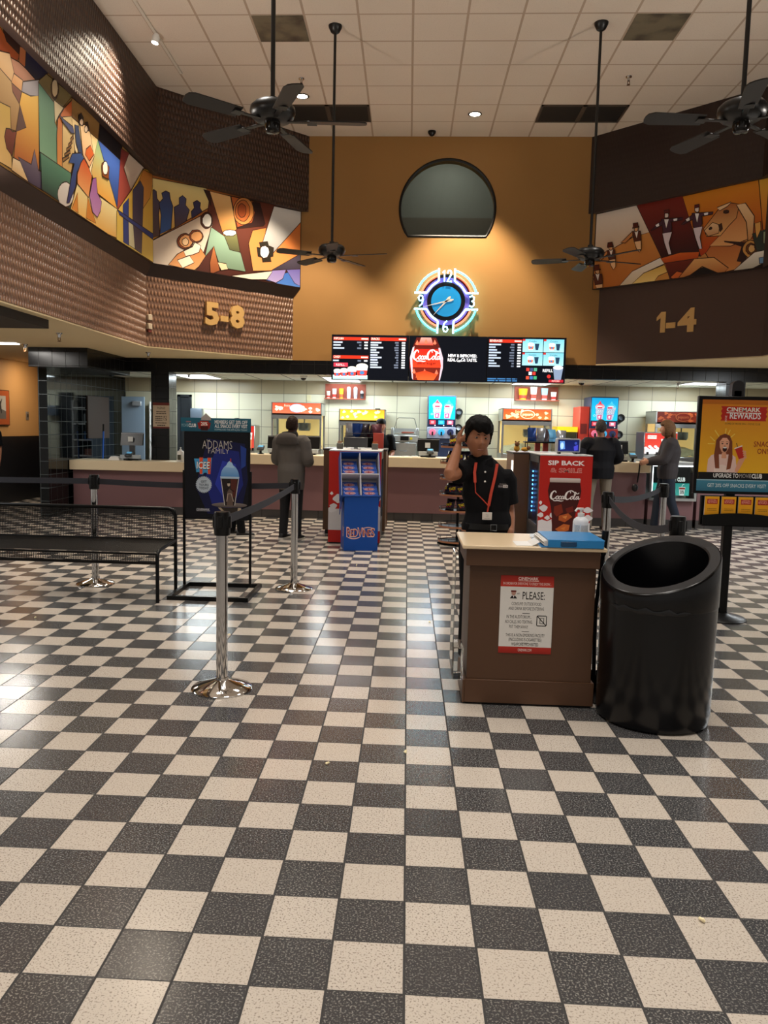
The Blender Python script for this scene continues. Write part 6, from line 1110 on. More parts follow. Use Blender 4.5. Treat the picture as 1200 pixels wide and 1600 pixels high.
# ------------------------------------------------------------ ceiling fixtures
FB = M('fan_black', '12100F', .35); FBL = M('fan_blade_black', '191412', .45)
def fan(label, x, y, zm, rot):
    t = thing('ceiling_fan', label, 'ceiling fan', (x, y, zm), 0, 'ceiling fans'); o = (x, y, zm)
    MB().tube([(x, y, zm + .10), (x, y, CE - .05)], .016, 10).out('downrod', FB, t); MB().lathe([(.02, CE - .09 - zm), (.05, CE - .07 - zm), (.075, CE - .02 - zm), (.078, CE - zm), (.001, CE - zm)], o, 24).out('canopy', FB, t)
    MB().lathe([(.03, .13), (.035, .09), (.13, .085), (.155, .06), (.16, .03), (.15, 0), (.13, -.02), (.10, -.035), (.001, -.036)], o, 32).out('motor_housing', FB, t); MB().lathe([(.001, -.03), (.055, -.035), (.058, -.085), (.045, -.105), (.001, -.11)], o, 20).out('switch_cup', M('fan_gloss', '1A1714', .15, .3), t)
    for i in range(5):
        R_ = Matrix.Translation(o) @ Matrix.Rotation(math.radians(rot + 72 * i), 4, 'Z'); b = MB(); n = 10; top = []
        for k in range(n + 1): a_ = k / n; top.append((.26 + .39 * a_, .058 + .012 * a_ if a_ < .93 else .05))
        P = top + [(.66, .02), (.66, -.02)] + [(p[0], -p[1]) for p in reversed(top)]; b.prism(P, -.004, .004, 'Z'); me = b.mesh(); me.transform(R_ @ Matrix.Translation((0, 0, -.03)) @ Matrix.Rotation(math.radians(11), 4, 'X')); bl = finish(me, 'blade', FBL, t)
        b = MB(); b.box(.10, .30, -.018, .018, -.036, -.028, .002); b.box(.24, .31, -.04, .04, -.040, -.034, .002); me = b.mesh(); me.transform(R_); finish(me, 'blade_arm', FB, bl)
fan('black ceiling fan on a long rod before the woven bronze wall, seen large', -1.0, 5.78, 3.60, 4); fan('black ceiling fan on a long rod beside the spotlight mural end', -.94, 9.53, 3.47, -12)
fan('black ceiling fan on a long rod before the circus horse mural', 2.03, 9.49, 3.45, 20); fan('black ceiling fan on a long rod at the edge, before the plain brown wall', 2.20, 5.76, 3.60, 40)
GR = M('grille_black', '1B1816', .7); TB = M('tbar_dirty', '4A3E34', .7)
def cell(i, j): return -.06 + .603 * i, -.06 + .603 * (i + 1), 12.98 - .617 * (j + 1), 12.98 - .617 * j
for i, lb in ((-3, 'dark ceiling grille tile partly hidden by large fan, outer of the pair'), (-2, 'dark ceiling grille tile beside the fan rod, inner of the pair'), (3, 'dark ceiling grille tile crossed by the fan rod, inner of its pair'), (4, 'dark ceiling grille tile, outer of the pair before brown wall')):
    x0, x1, y0, y1 = cell(i, 1); t = thing('ceiling_grille', lb, 'vent', ((x0 + x1) / 2, (y0 + y1) / 2, CE), 0, 'dark ceiling grilles'); box('grille_panel', GR, t, x0 + .03, x1 - .03, y0 + .03, y1 - .03, CE - .006, CE - .001)
    b = MB(); b.box(x0, x1, y0, y0 + .03, CE - .014, CE - .001); b.box(x0, x1, y1 - .03, y1, CE - .014, CE - .001); b.box(x0, x0 + .03, y0, y1, CE - .014, CE - .001); b.box(x1 - .03, x1, y0, y1, CE - .014, CE - .001); b.out('frame', TB, t, smooth=False)
for i, lb in ((-3, 'stained olive-grey ceiling panel beside the large fan rod'), (4, 'stained olive-grey ceiling panel towards the brown wall')):
    x0, x1, y0, y1 = cell(i, 5); m, N, K, b_ = nodes('stained_panel_%d' % i); K.new(mix(N, K, ramp(N, K, noise_(N, K, 3.5, 3.), .45, .7), '6E6450', '3C342A'), b_.inputs['Base Color']); b_.inputs['Roughness'].default_value = .6
    tag(MB().box(x0 + .015, x1 - .015, y0 + .015, y1 - .015, CE - .008, CE - .001).out('ceiling_panel', m, None), lb, 'ceiling panel', 'stained ceiling panels')
LAMP = M('downlight_bulb', 'FFF3DC', emit=22.)
for x, y, lb in ((-1.575, 11.453, 'round recessed downlight near the large fan'), (.847, 12.076, 'round recessed downlight above the half-moon window')):
    t = thing('downlight', lb, 'downlight', (x, y, CE), 0, 'recessed downlights'); MB().lathe([(.075, -.008), (.10, -.006), (.10, -.001), (.075, -.001)], (x, y, CE), 32, cap=False).out('trim_ring', M('downlight_trim', '4A443C', .3, .5), t); MB().lathe([(.001, -.006), (.074, -.006), (.074, -.003), (.001, -.003)], (x, y, CE), 24).out('lens', LAMP, t)
t = thing('track_light', 'white ceiling light track with one lit spot head beside the woven wall', 'track light', (-3.05, 9.9, CE)); MB().box(-3.07, -3.035, 8.4, 10.72, CE - .02, CE - .001, .003).out('track', M('track_white', 'CFC6B8', .5), t)
MB().tube([(-3.05, 9.66, CE - .02), (-3.05, 9.66, CE - .08)], .012, 8).out('stem', WHITE, t); d_ = (Vector((-3.62, 9.45, 3.1)) - Vector((-3.07, 9.66, CE - .1))).normalized(); p0 = Vector((-3.05, 9.66, CE - .07)); p0 -= d_ * .02
MB().tube([p0 - d_ * .03, p0, p0 + d_ * .07], [.03, .042, .045], 16).out('spot_head', WHITE, t); MB().tube([p0 + d_ * .0705, p0 + d_ * .073], .036, 16).out('lamp_face', LAMP, t)
def sprinkler(label, x, y, z):
    t = thing('sprinkler_head', label, 'sprinkler', (x, y, z), 0, 'sprinkler heads'); MB().lathe([(.001, -.001), (.04, -.001), (.036, -.012), (.02, -.02), (.016, -.055), (.001, -.056)], (x, y, z), 16).out('cup', CHROME, t); b = MB(); b.tube([(x - .012, y, z - .055), (x - .014, y, z - .085), (x, y, z - .10)], .004, 6); b.tube([(x + .012, y, z - .055), (x + .014, y, z - .085), (x, y, z - .10)], .004, 6); b.lathe([(.001, -.10), (.022, -.10), (.022, -.104), (.001, -.104)], (x, y, z), 12); b.out('deflector', M('brass', '7A5030', .3, .8), t)
sprinkler('sprinkler head on the high ceiling near the lit downlight', -1.51, 10.9, CE); sprinkler('sprinkler head on the high ceiling towards the brown wall', 2.70, 10.85, CE)
sprinkler('sprinkler head on the low beige ceiling over the bench side', -4.22, 9.55, 2.51); sprinkler('sprinkler head on the low beige ceiling near the woven wall corner', -3.92, 11.95, 2.51); sprinkler('sprinkler head on the low ceiling before the orange wall', -5.35, 11.0, 2.51)
sprinkler('sprinkler head over the counter above the poster stand', -3.76, 13.6, 2.30); sprinkler('sprinkler head over the counter beside the rewards sign', 4.42, 13.5, 2.30)
def dome(label, x, y, z, r, m_):
    t = thing('dome_camera', label, 'camera', (x, y, z), 0, 'dome cameras'); MB().lathe([(.001, -.001), (r, -.001), (r, -.03), (r * .9, -.035), (.001, -.035)], (x, y, z), 20).out('housing', m_, t); MB().lathe([(r * .8, -.035), (r * .66, -.035 - r * .4), (r * .3, -.035 - r * .62), (.001, -.035 - r * .66)], (x, y, z), 20).out('dome', M('smoked_dome', '141416', .1), t)
dome('black dome camera on the high ceiling above the half-moon window', .25, 12.75, CE, .06, BLK); dome('white dome camera over the low counter', -4.98, 13.25, 2.30, .075, WHITE); dome('white dome camera over the counter near the person in grey', -1.79, 13.6, 2.30, .06, WHITE); dome('white dome camera over the counter near the man in black', 2.87, 13.6, 2.30, .06, WHITE)
TR = M('troffer_lens', 'F4FAFF', emit=3.2)
for x0, x1, y0, y1, lb in ((-4.05, -3.45, 13.55, 14.75, 'lit troffer over counter beside the black pillar'), (-1.47, -.9, 13.6, 14.95, 'lit troffer above the six-cup shelf'), (1.88, 2.5, 13.6, 14.9, 'lit troffer above popcorn bag shelf'), (4.6, 5.2, 13.3, 14.0, 'lit troffer beside the rewards sign frame')):
    t = thing('ceiling_troffer', lb, 'ceiling light', ((x0 + x1) / 2, (y0 + y1) / 2, 2.3), 0, 'fluorescent troffers'); box('lens', TR, t, x0, x1, y0, y1, 2.292, 2.298); b = MB(); b.box(x0 - .02, x1 + .02, y0 - .02, y0, 2.285, 2.299); b.box(x0 - .02, x1 + .02, y1, y1 + .02, 2.285, 2.299); b.box(x0 - .02, x0, y0, y1, 2.285, 2.299); b.box(x1, x1 + .02, y0, y1, 2.285, 2.299); b.out('frame', WHITE, t, smooth=False)
t = thing('ceiling_light', 'long lit ceiling light over the passage by the orange wall', 'ceiling light', (-5.55, 10.8, 2.5)); box('lens', M('passage_lens', 'FFF6E8', emit=3.), t, -5.85, -5.35, 10.7, 10.85, 2.485, 2.499); box('housing', WHITE, t, -5.87, -5.33, 10.68, 10.87, 2.499, 2.509)
t = thing('fire_strobe', 'pair of small white fire alarm strobes on the woven wall corner', 'alarm strobe', (-3.68, 11.22, 2.76)); Rz = Matrix.Translation((-3.66, 11.20, 0)) @ Matrix.Rotation(math.radians(65), 4, 'Z')
b = MB(); b.box(-.04, .04, -.03, .02, 2.885, 2.965, .006, Rz); b.out('upper_strobe', M('strobe_beige', 'C8B8A0', .4), t); b = MB(); b.box(-.04, .04, -.03, .02, 2.76, 2.84, .006, Rz); b.out('lower_strobe', M('strobe_beige', 'C8B8A0', .4), t); b = MB(); b.box(-.03, .03, -.02, .01, 2.72, 2.76, .0, Rz); b.out('back_box', M('strobe_red', '6A2A20', .5), t)
# popcorn crumbs on the floor
for i, (x, y) in enumerate(((.03, 3.46), (-.31, 3.3), (-2.72, 5.65), (-2.02, 6.0), (-.5, 8.3), (.92, 2.3), (.55, 8.9), (-1.2, 5.35), (.2, 5.9), (-.2, 9.2))):
    b = MB(); [b.ball((x + rnd.uniform(-.006, .006), y + rnd.uniform(-.006, .006), .006 + .002 * k), (.006, .006, .005), 6, 4) for k in range(3)]
    tag(b.out('popcorn_piece', POP, None), 'single white popcorn crumb dropped on the checkered floor', 'popcorn', 'popcorn crumbs on the floor')
tag(MB().prism([(.60, 9.0), (.86, 9.05), (.84, 9.16), (.58, 9.1)], .001, .004, 'Z').out('paper_scrap', WHITE, None, smooth=False), 'white paper scrap lying on the floor before the snack spinner', 'paper')

# unseen uplight sconces added on the side walls to brighten the ceiling
for x, y, sg, lb in ((-3.69, 6.3, 1, 'added bronze fill sconce on the woven wall, first from the counter'), (-3.69, 2.6, 1, 'added bronze fill sconce on the woven wall, second from the counter'), (4.75, 6.3, -1, 'added bronze fill sconce on the brown wall, first from the counter'), (4.75, 2.6, -1, 'added bronze fill sconce on the brown wall, second from the counter')):
    t = thing('added_sconce', lb, 'added fill lamp', (x, y, 2.9), 0, 'added fill sconces'); xc = x + sg * .13
    MB().lathe([(.03, 2.9), (.09, 2.98), (.12, 3.12), (.115, 3.12), (.08, 2.99), (.001, 2.95)], (xc, y, 0), 24, cap=False).out('bowl', M('added_sconce_bronze', '4A3626', .35, .6), t); box('wall_plate', M('added_sconce_bronze', '4A3626', .35, .6), t, min(x, x + sg * .03), max(x, x + sg * .03), y - .06, y + .06, 2.9, 3.05)
    spot((xc, y, 3.13), (xc + sg * 1.6, y + .3, CE), 170, 140, .5, (1, .93, .84), .08)

# unseen troffers added in the low ceilings to brighten the floor at the sides
for x, y, p, lb in ((5.7, 10.4, 70, 'added fill troffer in the low beige ceiling before the counter end'), (5.7, 7.6, 70, 'added fill troffer in the low beige ceiling, second from counter end'), (-5.3, 6.2, 34, 'added fill troffer in the low beige ceiling over the bench end')):
    t = thing('ceiling_troffer', lb, 'ceiling light', (x, y, 2.51), 0, 'added low ceiling troffers'); box('lens', TR, t, x - .29, x + .29, y - .58, y + .58, 2.502, 2.508); b = MB(); b.box(x - .31, x + .31, y - .6, y - .58, 2.495, 2.509); b.box(x - .31, x + .31, y + .58, y + .6, 2.495, 2.509); b.out('frame', WHITE, t, smooth=False)
    light('troffer_light', 'AREA', (x, y, 2.49), p, (.93, .98, 1.0), (x, y, 0), shape='RECTANGLE', size=.55, size_y=1.1)
# ------------------------------------------------------------ people
def fuse(b, name, mat, parent, voxel, it=3, fac=.5):
    me = b.mesh(); ob = bpy.data.objects.new('tmp', me); COL.objects.link(ob)
    r = ob.modifiers.new('r', 'REMESH'); r.mode = 'VOXEL'; r.voxel_size = voxel; s = ob.modifiers.new('s', 'SMOOTH'); s.iterations = it; s.factor = fac
    dg = bpy.context.evaluated_depsgraph_get(); m2 = bpy.data.meshes.new_from_object(ob.evaluated_get(dg)); bpy.data.objects.remove(ob); bpy.data.meshes.remove(me)
    m2.materials.clear(); m2.materials.append(mat); o = bpy.data.objects.new(name, m2); COL.objects.link(o); m2.shade_smooth(); o.parent = parent; ORG[o.name] = org(parent); return o
def spl(P, R_, k=4):
    P = [Vector(p) for p in P]; n = len(P); R_ = [r if isinstance(r, tuple) else (r, r) for r in R_]; oP, oR = [], []
    for i in range(n - 1):
        a, b_, c, d = P[max(i - 1, 0)], P[i], P[i + 1], P[min(i + 2, n - 1)]
        for j in range(k):
            t = j / k; oP.append(.5 * ((2 * b_) + (c - a) * t + (2 * a - 5 * b_ + 4 * c - d) * t * t + (3 * b_ - a - 3 * c + d) * t ** 3)); oR.append(tuple(R_[i][q] + (R_[i + 1][q] - R_[i][q]) * t for q in (0, 1)))
    return oP + [P[-1]], oR + [R_[-1]]
def limb(b, P, R_, n=14, k=4):
    P, R_ = spl(P, R_, k); b.tube(P, R_, n); return b
def oval(b, C, s, nrm, R_, n=12):
    s, nrm = Vector(s).normalized(), Vector(nrm).normalized(); b.rings([[Vector(c) + s * (r[0] * math.cos(2 * PI * i / n)) + nrm * (r[1] * math.sin(2 * PI * i / n)) for i in range(n)] for c, r in zip(C, R_)])
def hand(b, w, d, nrm, thumb, s=1., curl=.5):
    w, d, nrm = Vector(w), Vector(d).normalized(), Vector(nrm); nrm = (nrm - d * nrm.dot(d)).normalized(); sd = Vector(thumb); sd = (sd - d * sd.dot(d) - nrm * sd.dot(nrm)).normalized()
    oval(b, [w - d * .03 * s, w + d * .005 * s, w + d * .04 * s, w + d * .08 * s, w + d * .09 * s], sd, nrm, [(.024 * s, .02 * s), (.027 * s, .019 * s), (.038 * s, .017 * s), (.04 * s, .014 * s), (.034 * s, .01 * s)])
    for i, (off, l) in enumerate(((.031, .072), (.0105, .08), (-.0105, .075), (-.031, .058))):
        p = w + d * .082 * s + sd * off * s; P = [p - d * .02 * s]; a = .15
        for k in range(4): P.append(P[-1] + (d * math.cos(a) + nrm * math.sin(a) + sd * off * 1.2) * (l * s * (.27 if k else .36))); a += curl * (.5 if k == 0 else .75)
        b.tube(P, [.0095 * s, .0092 * s, .0086 * s, .008 * s, .006 * s], 8)
    p = w + d * .02 * s + sd * .028 * s; b.tube([p, p + (sd * .7 + d * .7 + nrm * .35) * .03 * s, p + (sd * .62 + d * .9 + nrm * .6) * .055 * s, p + (sd * .5 + d * 1.1 + nrm * .9) * .072 * s], [.014 * s, .0115 * s, .0098 * s, .007 * s], 8)
def headpts(R_, nu=48, nv=36, hair=None):
    """a modelled head: local front -Y, about .235 m tall, origin at its middle"""
    g = lambda v, c, w: math.exp(-((v - c) / w) ** 2); rr = []
    for j in range(nv + 1):
        ph = -PI / 2 + PI * j / nv; ring = []
        for i in range(nu):
            th = 2 * PI * i / nu; x, y, z = math.cos(ph) * math.sin(th), -math.cos(ph) * math.cos(th), math.sin(ph); fr = max(0., -y)
            X, Y, Z = .076 * x, .096 * y, .118 * z
            if z < 0: X *= 1 - .30 * (-z) ** 1.6; Y = Y * (1 - .10 * (-z)) - (.018 * (-z) if y < .2 else -.01 * z)
            if z < -.2 and y > 0: Y *= 1 - .28 * min(1, (-z - .2))
            if fr > .3:
                Y -= .021 * g(x, 0, .12) * g(z, -.17, .13) * fr + .010 * g(x, 0, .10) * g(z, .02, .17) * fr + .006 * g(abs(x), .13, .07) * g(z, -.24, .06)
                Y += .009 * g(abs(x), .36, .15) * g(z, .09, .10) * fr; Y -= .006 * g(abs(x), .34, .25) * g(z, .26, .07) * fr; Y -= .007 * g(x, 0, .24) * g(z, -.46, .06) + .006 * g(x, 0, .2) * g(z, -.56, .05); Y += .005 * g(x, 0, .26) * g(z, -.51, .022); Y -= .008 * g(x, 0, .22) * g(z, -.80, .12); Y -= .004 * g(abs(x), .55, .2) * g(z, -.1, .18)
            ring.append(R_ @ Vector((X, Y, Z)))
        rr.append(ring)
    return rr
def hairmesh(R_, fn, nu=96, nv=72, amp=.005, seed=0.):
    """a hair cap: fn(x,y,z of the unit direction) -> extra radius in metres, below 0 it sinks into the head"""
    b = MB(); rr = []
    for j in range(nv + 1):
        ph = -PI / 2 + PI * j / nv; ring = []
        for i in range(nu):
            th = 2 * PI * i / nu; x, y, z = math.cos(ph) * math.sin(th), -math.cos(ph) * math.cos(th), math.sin(ph); e = fn(x, y, z)
            if e > 0: e += amp * noise.noise(Vector((x * 5 + seed, y * 5, z * 9))) + amp * .6 * noise.noise(Vector((x * 22, y * 22, z * 5 + seed)))
            ring.append(R_ @ Vector(((.076 + e) * x, (.098 + e) * y, (.118 + e) * z)))
        rr.append(ring)
    return b.rings(rr)
def sst(v, a, b_): t = min(1, max(0, (v - a) / (b_ - a))); return t * t * (3 - 2 * t)
SKIN = {}
def skin(h): return M('skin_' + h, h, .5, spec=.35)
def shoe(b, p, fwd, s=1.):
    p, f = Vector(p), Vector(fwd).normalized(); sd = Vector((-f.y, f.x, 0)); rr = []
    for t_, w, h in ((-.075, .028, .05), (-.06, .036, .075), (0, .04, .08), (.07, .044, .06), (.13, .045, .048), (.175, .034, .036), (.19, .015, .022)):
        c = p + f * t_ * s; rr.append([c + sd * (w * s * math.cos(a)) + Vector((0, 0, max(0, h * s * (.5 + .5 * math.sin(a)) if math.sin(a) > -.5 else 0))) for a in [2 * PI * i / 12 for i in range(12)]])
    b.rings(rr)
def build_person(label, loc, rz, s, J, skinc, top, pants, shoes, group=None, vox=.009, hairf=None, hairc='1A1210', coat=None, sleeve='long', head_tilt=(0, 0, 0), extra=None, sole=None, hood=False):
    """J: joints in local metres (front -Y) before scaling by s"""
    t = thing('person', label, 'person', loc, rz, group); V = lambda k: Vector(J[k]) * s; b = MB(); q = lambda r: (r[0] * s, r[1] * s) if isinstance(r, tuple) else r * s
    pel, chest, neck, head = V('pelvis'), V('chest'), V('neck'), V('head'); wst = pel.lerp(chest, .45) + Vector(J.get('waist_off', (0, 0, 0))) * s
    bw = J.get('bulk', 1.); ar = J.get('arm', 1.); hb = J.get('hipb', bw)
    limb(b, [pel - Vector((0, 0, .07 * s)), pel, wst, chest, chest.lerp(neck, .62), neck], [q((.12, .10)), q((.15 * hb, .11 * hb)), q((.135 * bw, .10 * bw)), q((.165 * bw, .112 * bw)), q((.13 * bw, .085)), q((.06, .055))], 18)
    limb(b, [neck - Vector((0, 0, .04 * s)), neck.lerp(head, .35), head - Vector((0, 0, .03 * s))], [q((.058, .056)), q((.052, .054)), q((.05, .055))], 14)
    for S_ in 'LR':
        sh, el, wr = V('sh' + S_), V('el' + S_), V('wr' + S_); limb(b, [chest.lerp(sh, .55), sh, sh.lerp(el, .5), el, el.lerp(wr, .35), wr], [q(.055 * ar), q(.05 * ar), q(.044 * ar), q(.036), q(.037), q(.024)], 12)
        d = J.get('hd' + S_) or (wr - el); nn = J.get('hn' + S_, (1 if S_ == 'L' else -1, 0, .0)); th = J.get('ht' + S_, (0, -1, 0)); hand(b, wr, d, nn, th, s * 1.0, J.get('curl', .5))
        hp, kn, an = V('hp' + S_), V('kn' + S_), V('an' + S_); limb(b, [hp + Vector((0, 0, .04 * s)), hp.lerp(kn, .3), kn, kn.lerp(an, .35), an], [q(.085), q(.078), q(.052), q(.05), q(.034)], 12)
    R_ = Matrix.Translation(head) @ Matrix.Rotation(math.radians(head_tilt[2]), 4, 'Z') @ Matrix.Rotation(math.radians(head_tilt[0]), 4, 'X') @ Matrix.Rotation(math.radians(head_tilt[1]), 4, 'Y') @ Matrix.Scale(J.get('head_s', 1.) * s, 4)
    b.rings(headpts(R_))
    for sx in (-1, 1):
        oval(b, [R_ @ Vector((sx * .070, .004, -.004)), R_ @ Vector((sx * .084, .010, -.004)), R_ @ Vector((sx * .088, .014, -.004))], R_.to_3x3() @ Vector((0, .4, 1)), R_.to_3x3() @ Vector((0, 1, -.2)), [(.026 * s, .013 * s), (.031 * s, .017 * s), (.022 * s, .010 * s)])
    body = fuse(b, 'body', skin(skinc), t, vox, 2)
    if hairf: me = hairmesh(R_, hairf).mesh(); finish(me, 'hair', M('hair_' + hairc, hairc, .6, spec=.15), t, local=True)
    # trousers
    b = MB(); limb(b, [pel + Vector((0, 0, .05 * s)), pel - Vector((0, 0, .08 * s))], [q((.158 * hb, .122 * bw)), q((.165 * hb, .125 * bw))], 18, 2)
    for S_ in 'LR': hp, kn, an = V('hp' + S_), V('kn' + S_), V('an' + S_); limb(b, [hp + Vector((0, 0, .03 * s)), hp.lerp(kn, .35), kn, kn.lerp(an, .45), an - Vector((0, 0, .03 * s))], [q(.098), q(.092), q(.07), q(.064), q(.06)], 14)
    fuse(b, 'trousers', pants, t, vox, 3)
    for S_ in 'LR':
        f = Vector(J.get('ft' + S_, (0, -1, 0))); an = V('an' + S_); b = MB(); shoe(b, (an.x, an.y, .012), f, s); me = b.mesh(); sh_ = finish(me, 'shoe', shoes, t, local=True)
        if sole: b = MB(); fn = f.normalized(); sd = Vector((-fn.y, fn.x, 0)); c0 = Vector((an.x, an.y, 0)); b.prism([tuple((c0 + fn * u + sd * v).xy) for u, v in ((-.08 * s, -.032), (.06 * s, -.046), (.15 * s, -.047), (.195 * s, -.02), (.195 * s, .02), (.15 * s, .047), (.06 * s, .046), (-.08 * s, .032))], 0, .022, 'Z'); o = b.out('sole', sole, sh_, local=True)
    # upper garment
    b = MB(); hem = J.get('hem', pel.z / s - .06); o_ = .016 if not coat else .035
    limb(b, [Vector((pel.x, pel.y, hem * s)), pel + Vector((0, 0, .03 * s)), wst, chest, chest.lerp(neck, .62), neck.lerp(head, .05)], [q((.168 * hb + o_ * .4, .125 * bw + o_ * .4)), q((.160 * hb + o_, .12 * bw + o_)), q((.142 * bw + o_, .105 * bw + o_)), q((.17 * bw + o_, .115 * bw + o_)), q((.138 * bw + o_ * .6, .092 + o_ * .6)), q((.066, .064))], 20)
    for S_ in 'LR':
        sh, el, wr = V('sh' + S_), V('el' + S_), V('wr' + S_); e = o_ + .004
        if sleeve == 'short': k_ = J.get('slv' + S_, .86); limb(b, [chest.lerp(sh, .5), sh, sh.lerp(el, k_ * .58), sh.lerp(el, k_)], [q(.062 * ar + e), q(.054 * ar + e), q(.052 * ar + e), q(.054 * ar + e)], 14)
        else: limb(b, [chest.lerp(sh, .5), sh, sh.lerp(el, .5), el, el.lerp(wr, .5), wr], [q(.062 + e), q(.054 + e), q(.048 + e), q(.042 + e), q(.036 + e), q(.028 + e * .6)], 14)
    fuse(b, 'coat' if coat else 'shirt', top, t, vox, 3)
    return t, R_, V, s
def shorthair(th=.014, line=.40, back=-.45):
    def f(x, y, z):
        front = sst(-y, -.25, .35); lim = back + (line - back) * front; return -.012 + (th + .012 + .006 * max(0, z)) * sst(z, lim - .06, lim + .12)
    return f
STAND = dict(pelvis=(0, 0, .93), chest=(0, .0, 1.24), neck=(0, .015, 1.43), head=(0, -.005, 1.575), shL=(-.185, .01, 1.37), shR=(.185, .01, 1.37), elL=(-.23, .03, 1.10), elR=(.23, .03, 1.10), wrL=(-.22, -.06, .87), wrR=(.22, -.06, .87), hpL=(-.09, 0, .88), hpR=(.09, 0, .88), knL=(-.10, -.01, .49), knR=(.10, -.01, .49), anL=(-.11, .02, .085), anR=(.11, .02, .085))
BLKCL = M('black_cloth', '0D0D10', .85, spec=.2)
# --- the employee behind the podium
E_ = dict(STAND); E_.update(pelvis=(.03, 0, .85), chest=(.018, .01, 1.08), neck=(-.03, .01, 1.272), head=(-.052, -.03, 1.405), shL=(-.105, .0, 1.205), shR=(.128, .01, 1.165), elL=(-.225, -.19, 1.185), elR=(.158, .03, .965), wrL=(-.168, -.005, 1.352), wrR=(.160, -.07, .825), bulk=.84, arm=.86, slvL=.62, slvR=.80, hpL=(-.05, 0, .80), hpR=(.11, 0, .80), knL=(-.06, -.01, .45), knR=(.12, -.01, .45), anL=(-.07, .02, .08), anR=(.13, .02, .08), hdL=(.10, .32, .94), hnL=(1, .1, -.2), htL=(0, -1, .2), hdR=(-.10, -.22, -1), hnR=(-1, .1, .1), htR=(0, -1, 0), curl=.32, hem=.80, hipb=.92, head_s=.95)
def emp_hair(x, y, z):
    fr = sst(-y, .05, .6); lim = -.30 + fr * (.70 - .10 * x + .05 * math.sin(9 * x + 1)); e = .008 + .026 * sst(z, .0, .8) + .012 * sst(-y, .2, .7) * sst(z, .3, .7) + .006 * max(0, -x) * sst(z, 0, .6); return -.014 + (e + .014) * sst(z, lim - .06, lim + .05)
t, R_, V, s_ = build_person('person in black polo shirt and red lanyard behind the podium, hand raised to ear', (.48, 4.93, 0), 0, 1., E_, '9E6A4E', BLKCL, BLKCL, BLK, vox=.0055, hairf=emp_hair, hairc='0C0A0A', sleeve='short', head_tilt=(6, 5, 8))
for sx in (-1, 1):
    c = R_ @ Vector((sx * .029, -.083, .0115)); MB().ball(c, (.0115, .006, .0052), 12, 8).out('eye', M('eye_white', '9A8478', .3), t, local=True)
    c2 = R_ @ Vector((sx * .0285, -.0885, .0115)); e = MB().ball(c2, (.0052, .0024, .0046), 10, 6).out('iris', M('iris_dark', '0A0706', .2), t, local=True)
    b = MB(); b.tube([R_ @ Vector((sx * (.012 + .007 * i), -.0955 + .0028 * i + .001 * i * i, .030 + .0022 * math.sin(i * .8))) for i in range(6)], [.002, .0032, .0034, .0032, .0026, .0014], 6); b.out('eyebrow', M('brow', '120C0A', .7), t, local=True)
b = MB(); b.tube([R_ @ Vector((x, -.1065 + abs(x) * .25, -.0605 - abs(x) * .05)) for x in (-.022, -.014, -.006, 0, .006, .014, .022)], [.001, .003, .0042, .0036, .0042, .003, .001], 6); b.out('lips', M('lips', '7A4438', .5), t, local=True)
nk = V('neck'); b = MB()
for sx in (-1, 1): b.prism([(nk.x + sx * .012, 1.218), (nk.x + sx * .075, 1.245), (nk.x + sx * .066, 1.292), (nk.x + sx * .030, 1.272)], nk.y - .083, nk.y - .074)
limb(b, [nk + Vector((0, .004, -.03)), nk + Vector((0, .006, .03))], [(.078, .078), (.070, .072)], 18, 2); b.out('collar', M('black_collar', '101013', .8, spec=.2), t, local=True)
def fr(x, z):
    """front of the shirt at local x,z"""
    u = (z - .82) / .4; dx = (x - .018) / .16; return -.1175 + .058 * dx * dx + .032 * max(0, (z - 1.12) / .14)
for z in (1.205, 1.148): MB().ball((-.008, fr(-.008, z) - .004, z), (.006, .003, .006), 8, 6).out('button', WHITE, t, local=True)
LN = M('red_lanyard', 'B83A24', .6)
b = MB()
for P in ([(-.062, 1.26), (-.070, 1.20), (-.066, 1.14)], [(.064, 1.255), (.052, 1.18), (.030, 1.08), (.018, 1.00)]):
    Q = [Vector((x, fr(x, z) - .006, z)) for x, z in P]; R2_ = []
    for p in Q: R2_.append([p + Vector((-.0085, 0, 0)), p + Vector((.0085, 0, 0)), p + Vector((.0085, .002, 0)), p + Vector((-.0085, .002, 0))])
    b.rings(R2_)
b.tube([(-.066, fr(-.066, 1.14) - .006, 1.14), (-.062, fr(-.06, 1.07) - .006, 1.08), (-.02, fr(-.02, 1.03) - .007, 1.04), (.014, fr(.014, 1.0) - .007, 1.005)], .0032, 6); b.tube([(.018, fr(.018, 1.0) - .007, 1.005), (.012, fr(.01, .97) - .008, .965)], .005, 6); b.out('lanyard', LN, t, local=True)
a = Art(56, 40, 'D8D0C8'); a.text('Team', 28, 16, 6, '5A5450', w=16); a.lines(22, 36, 22, 1, 4, 2.4, '7A726C'); a.lines(12, 44, 32, 1, 4, 2.4, '8A827C'); o = a.out('name_badge', t, (.48 - .018, 4.93 - .136, .920), .056, .042, eps=.00006); b = MB(); b.box(-.019, .039, -.1355, -.133, .919, .964, .001); b.out('badge_holder', WHITE, t, local=True)
a = Art(56, 30); a.text('CINEMARK', 28, 10, 5, 'A89C98', w=44, bold=.01); a.rect(0, 14, 27, 29, '5A5254'); a.rect(28, 13, 56, 29, 'C8C0BC'); a.text('MOVIE', 14, 25, 7, 'A8A0A0', w=22); a.text('CLUB', 42, 25, 7, '4A4446', w=22, bold=.03); a.out('shirt_logo', t, (.48 + .072, 4.93 + fr(.1, 1.13) - .010, 1.112), .058, .03, eps=.00005)
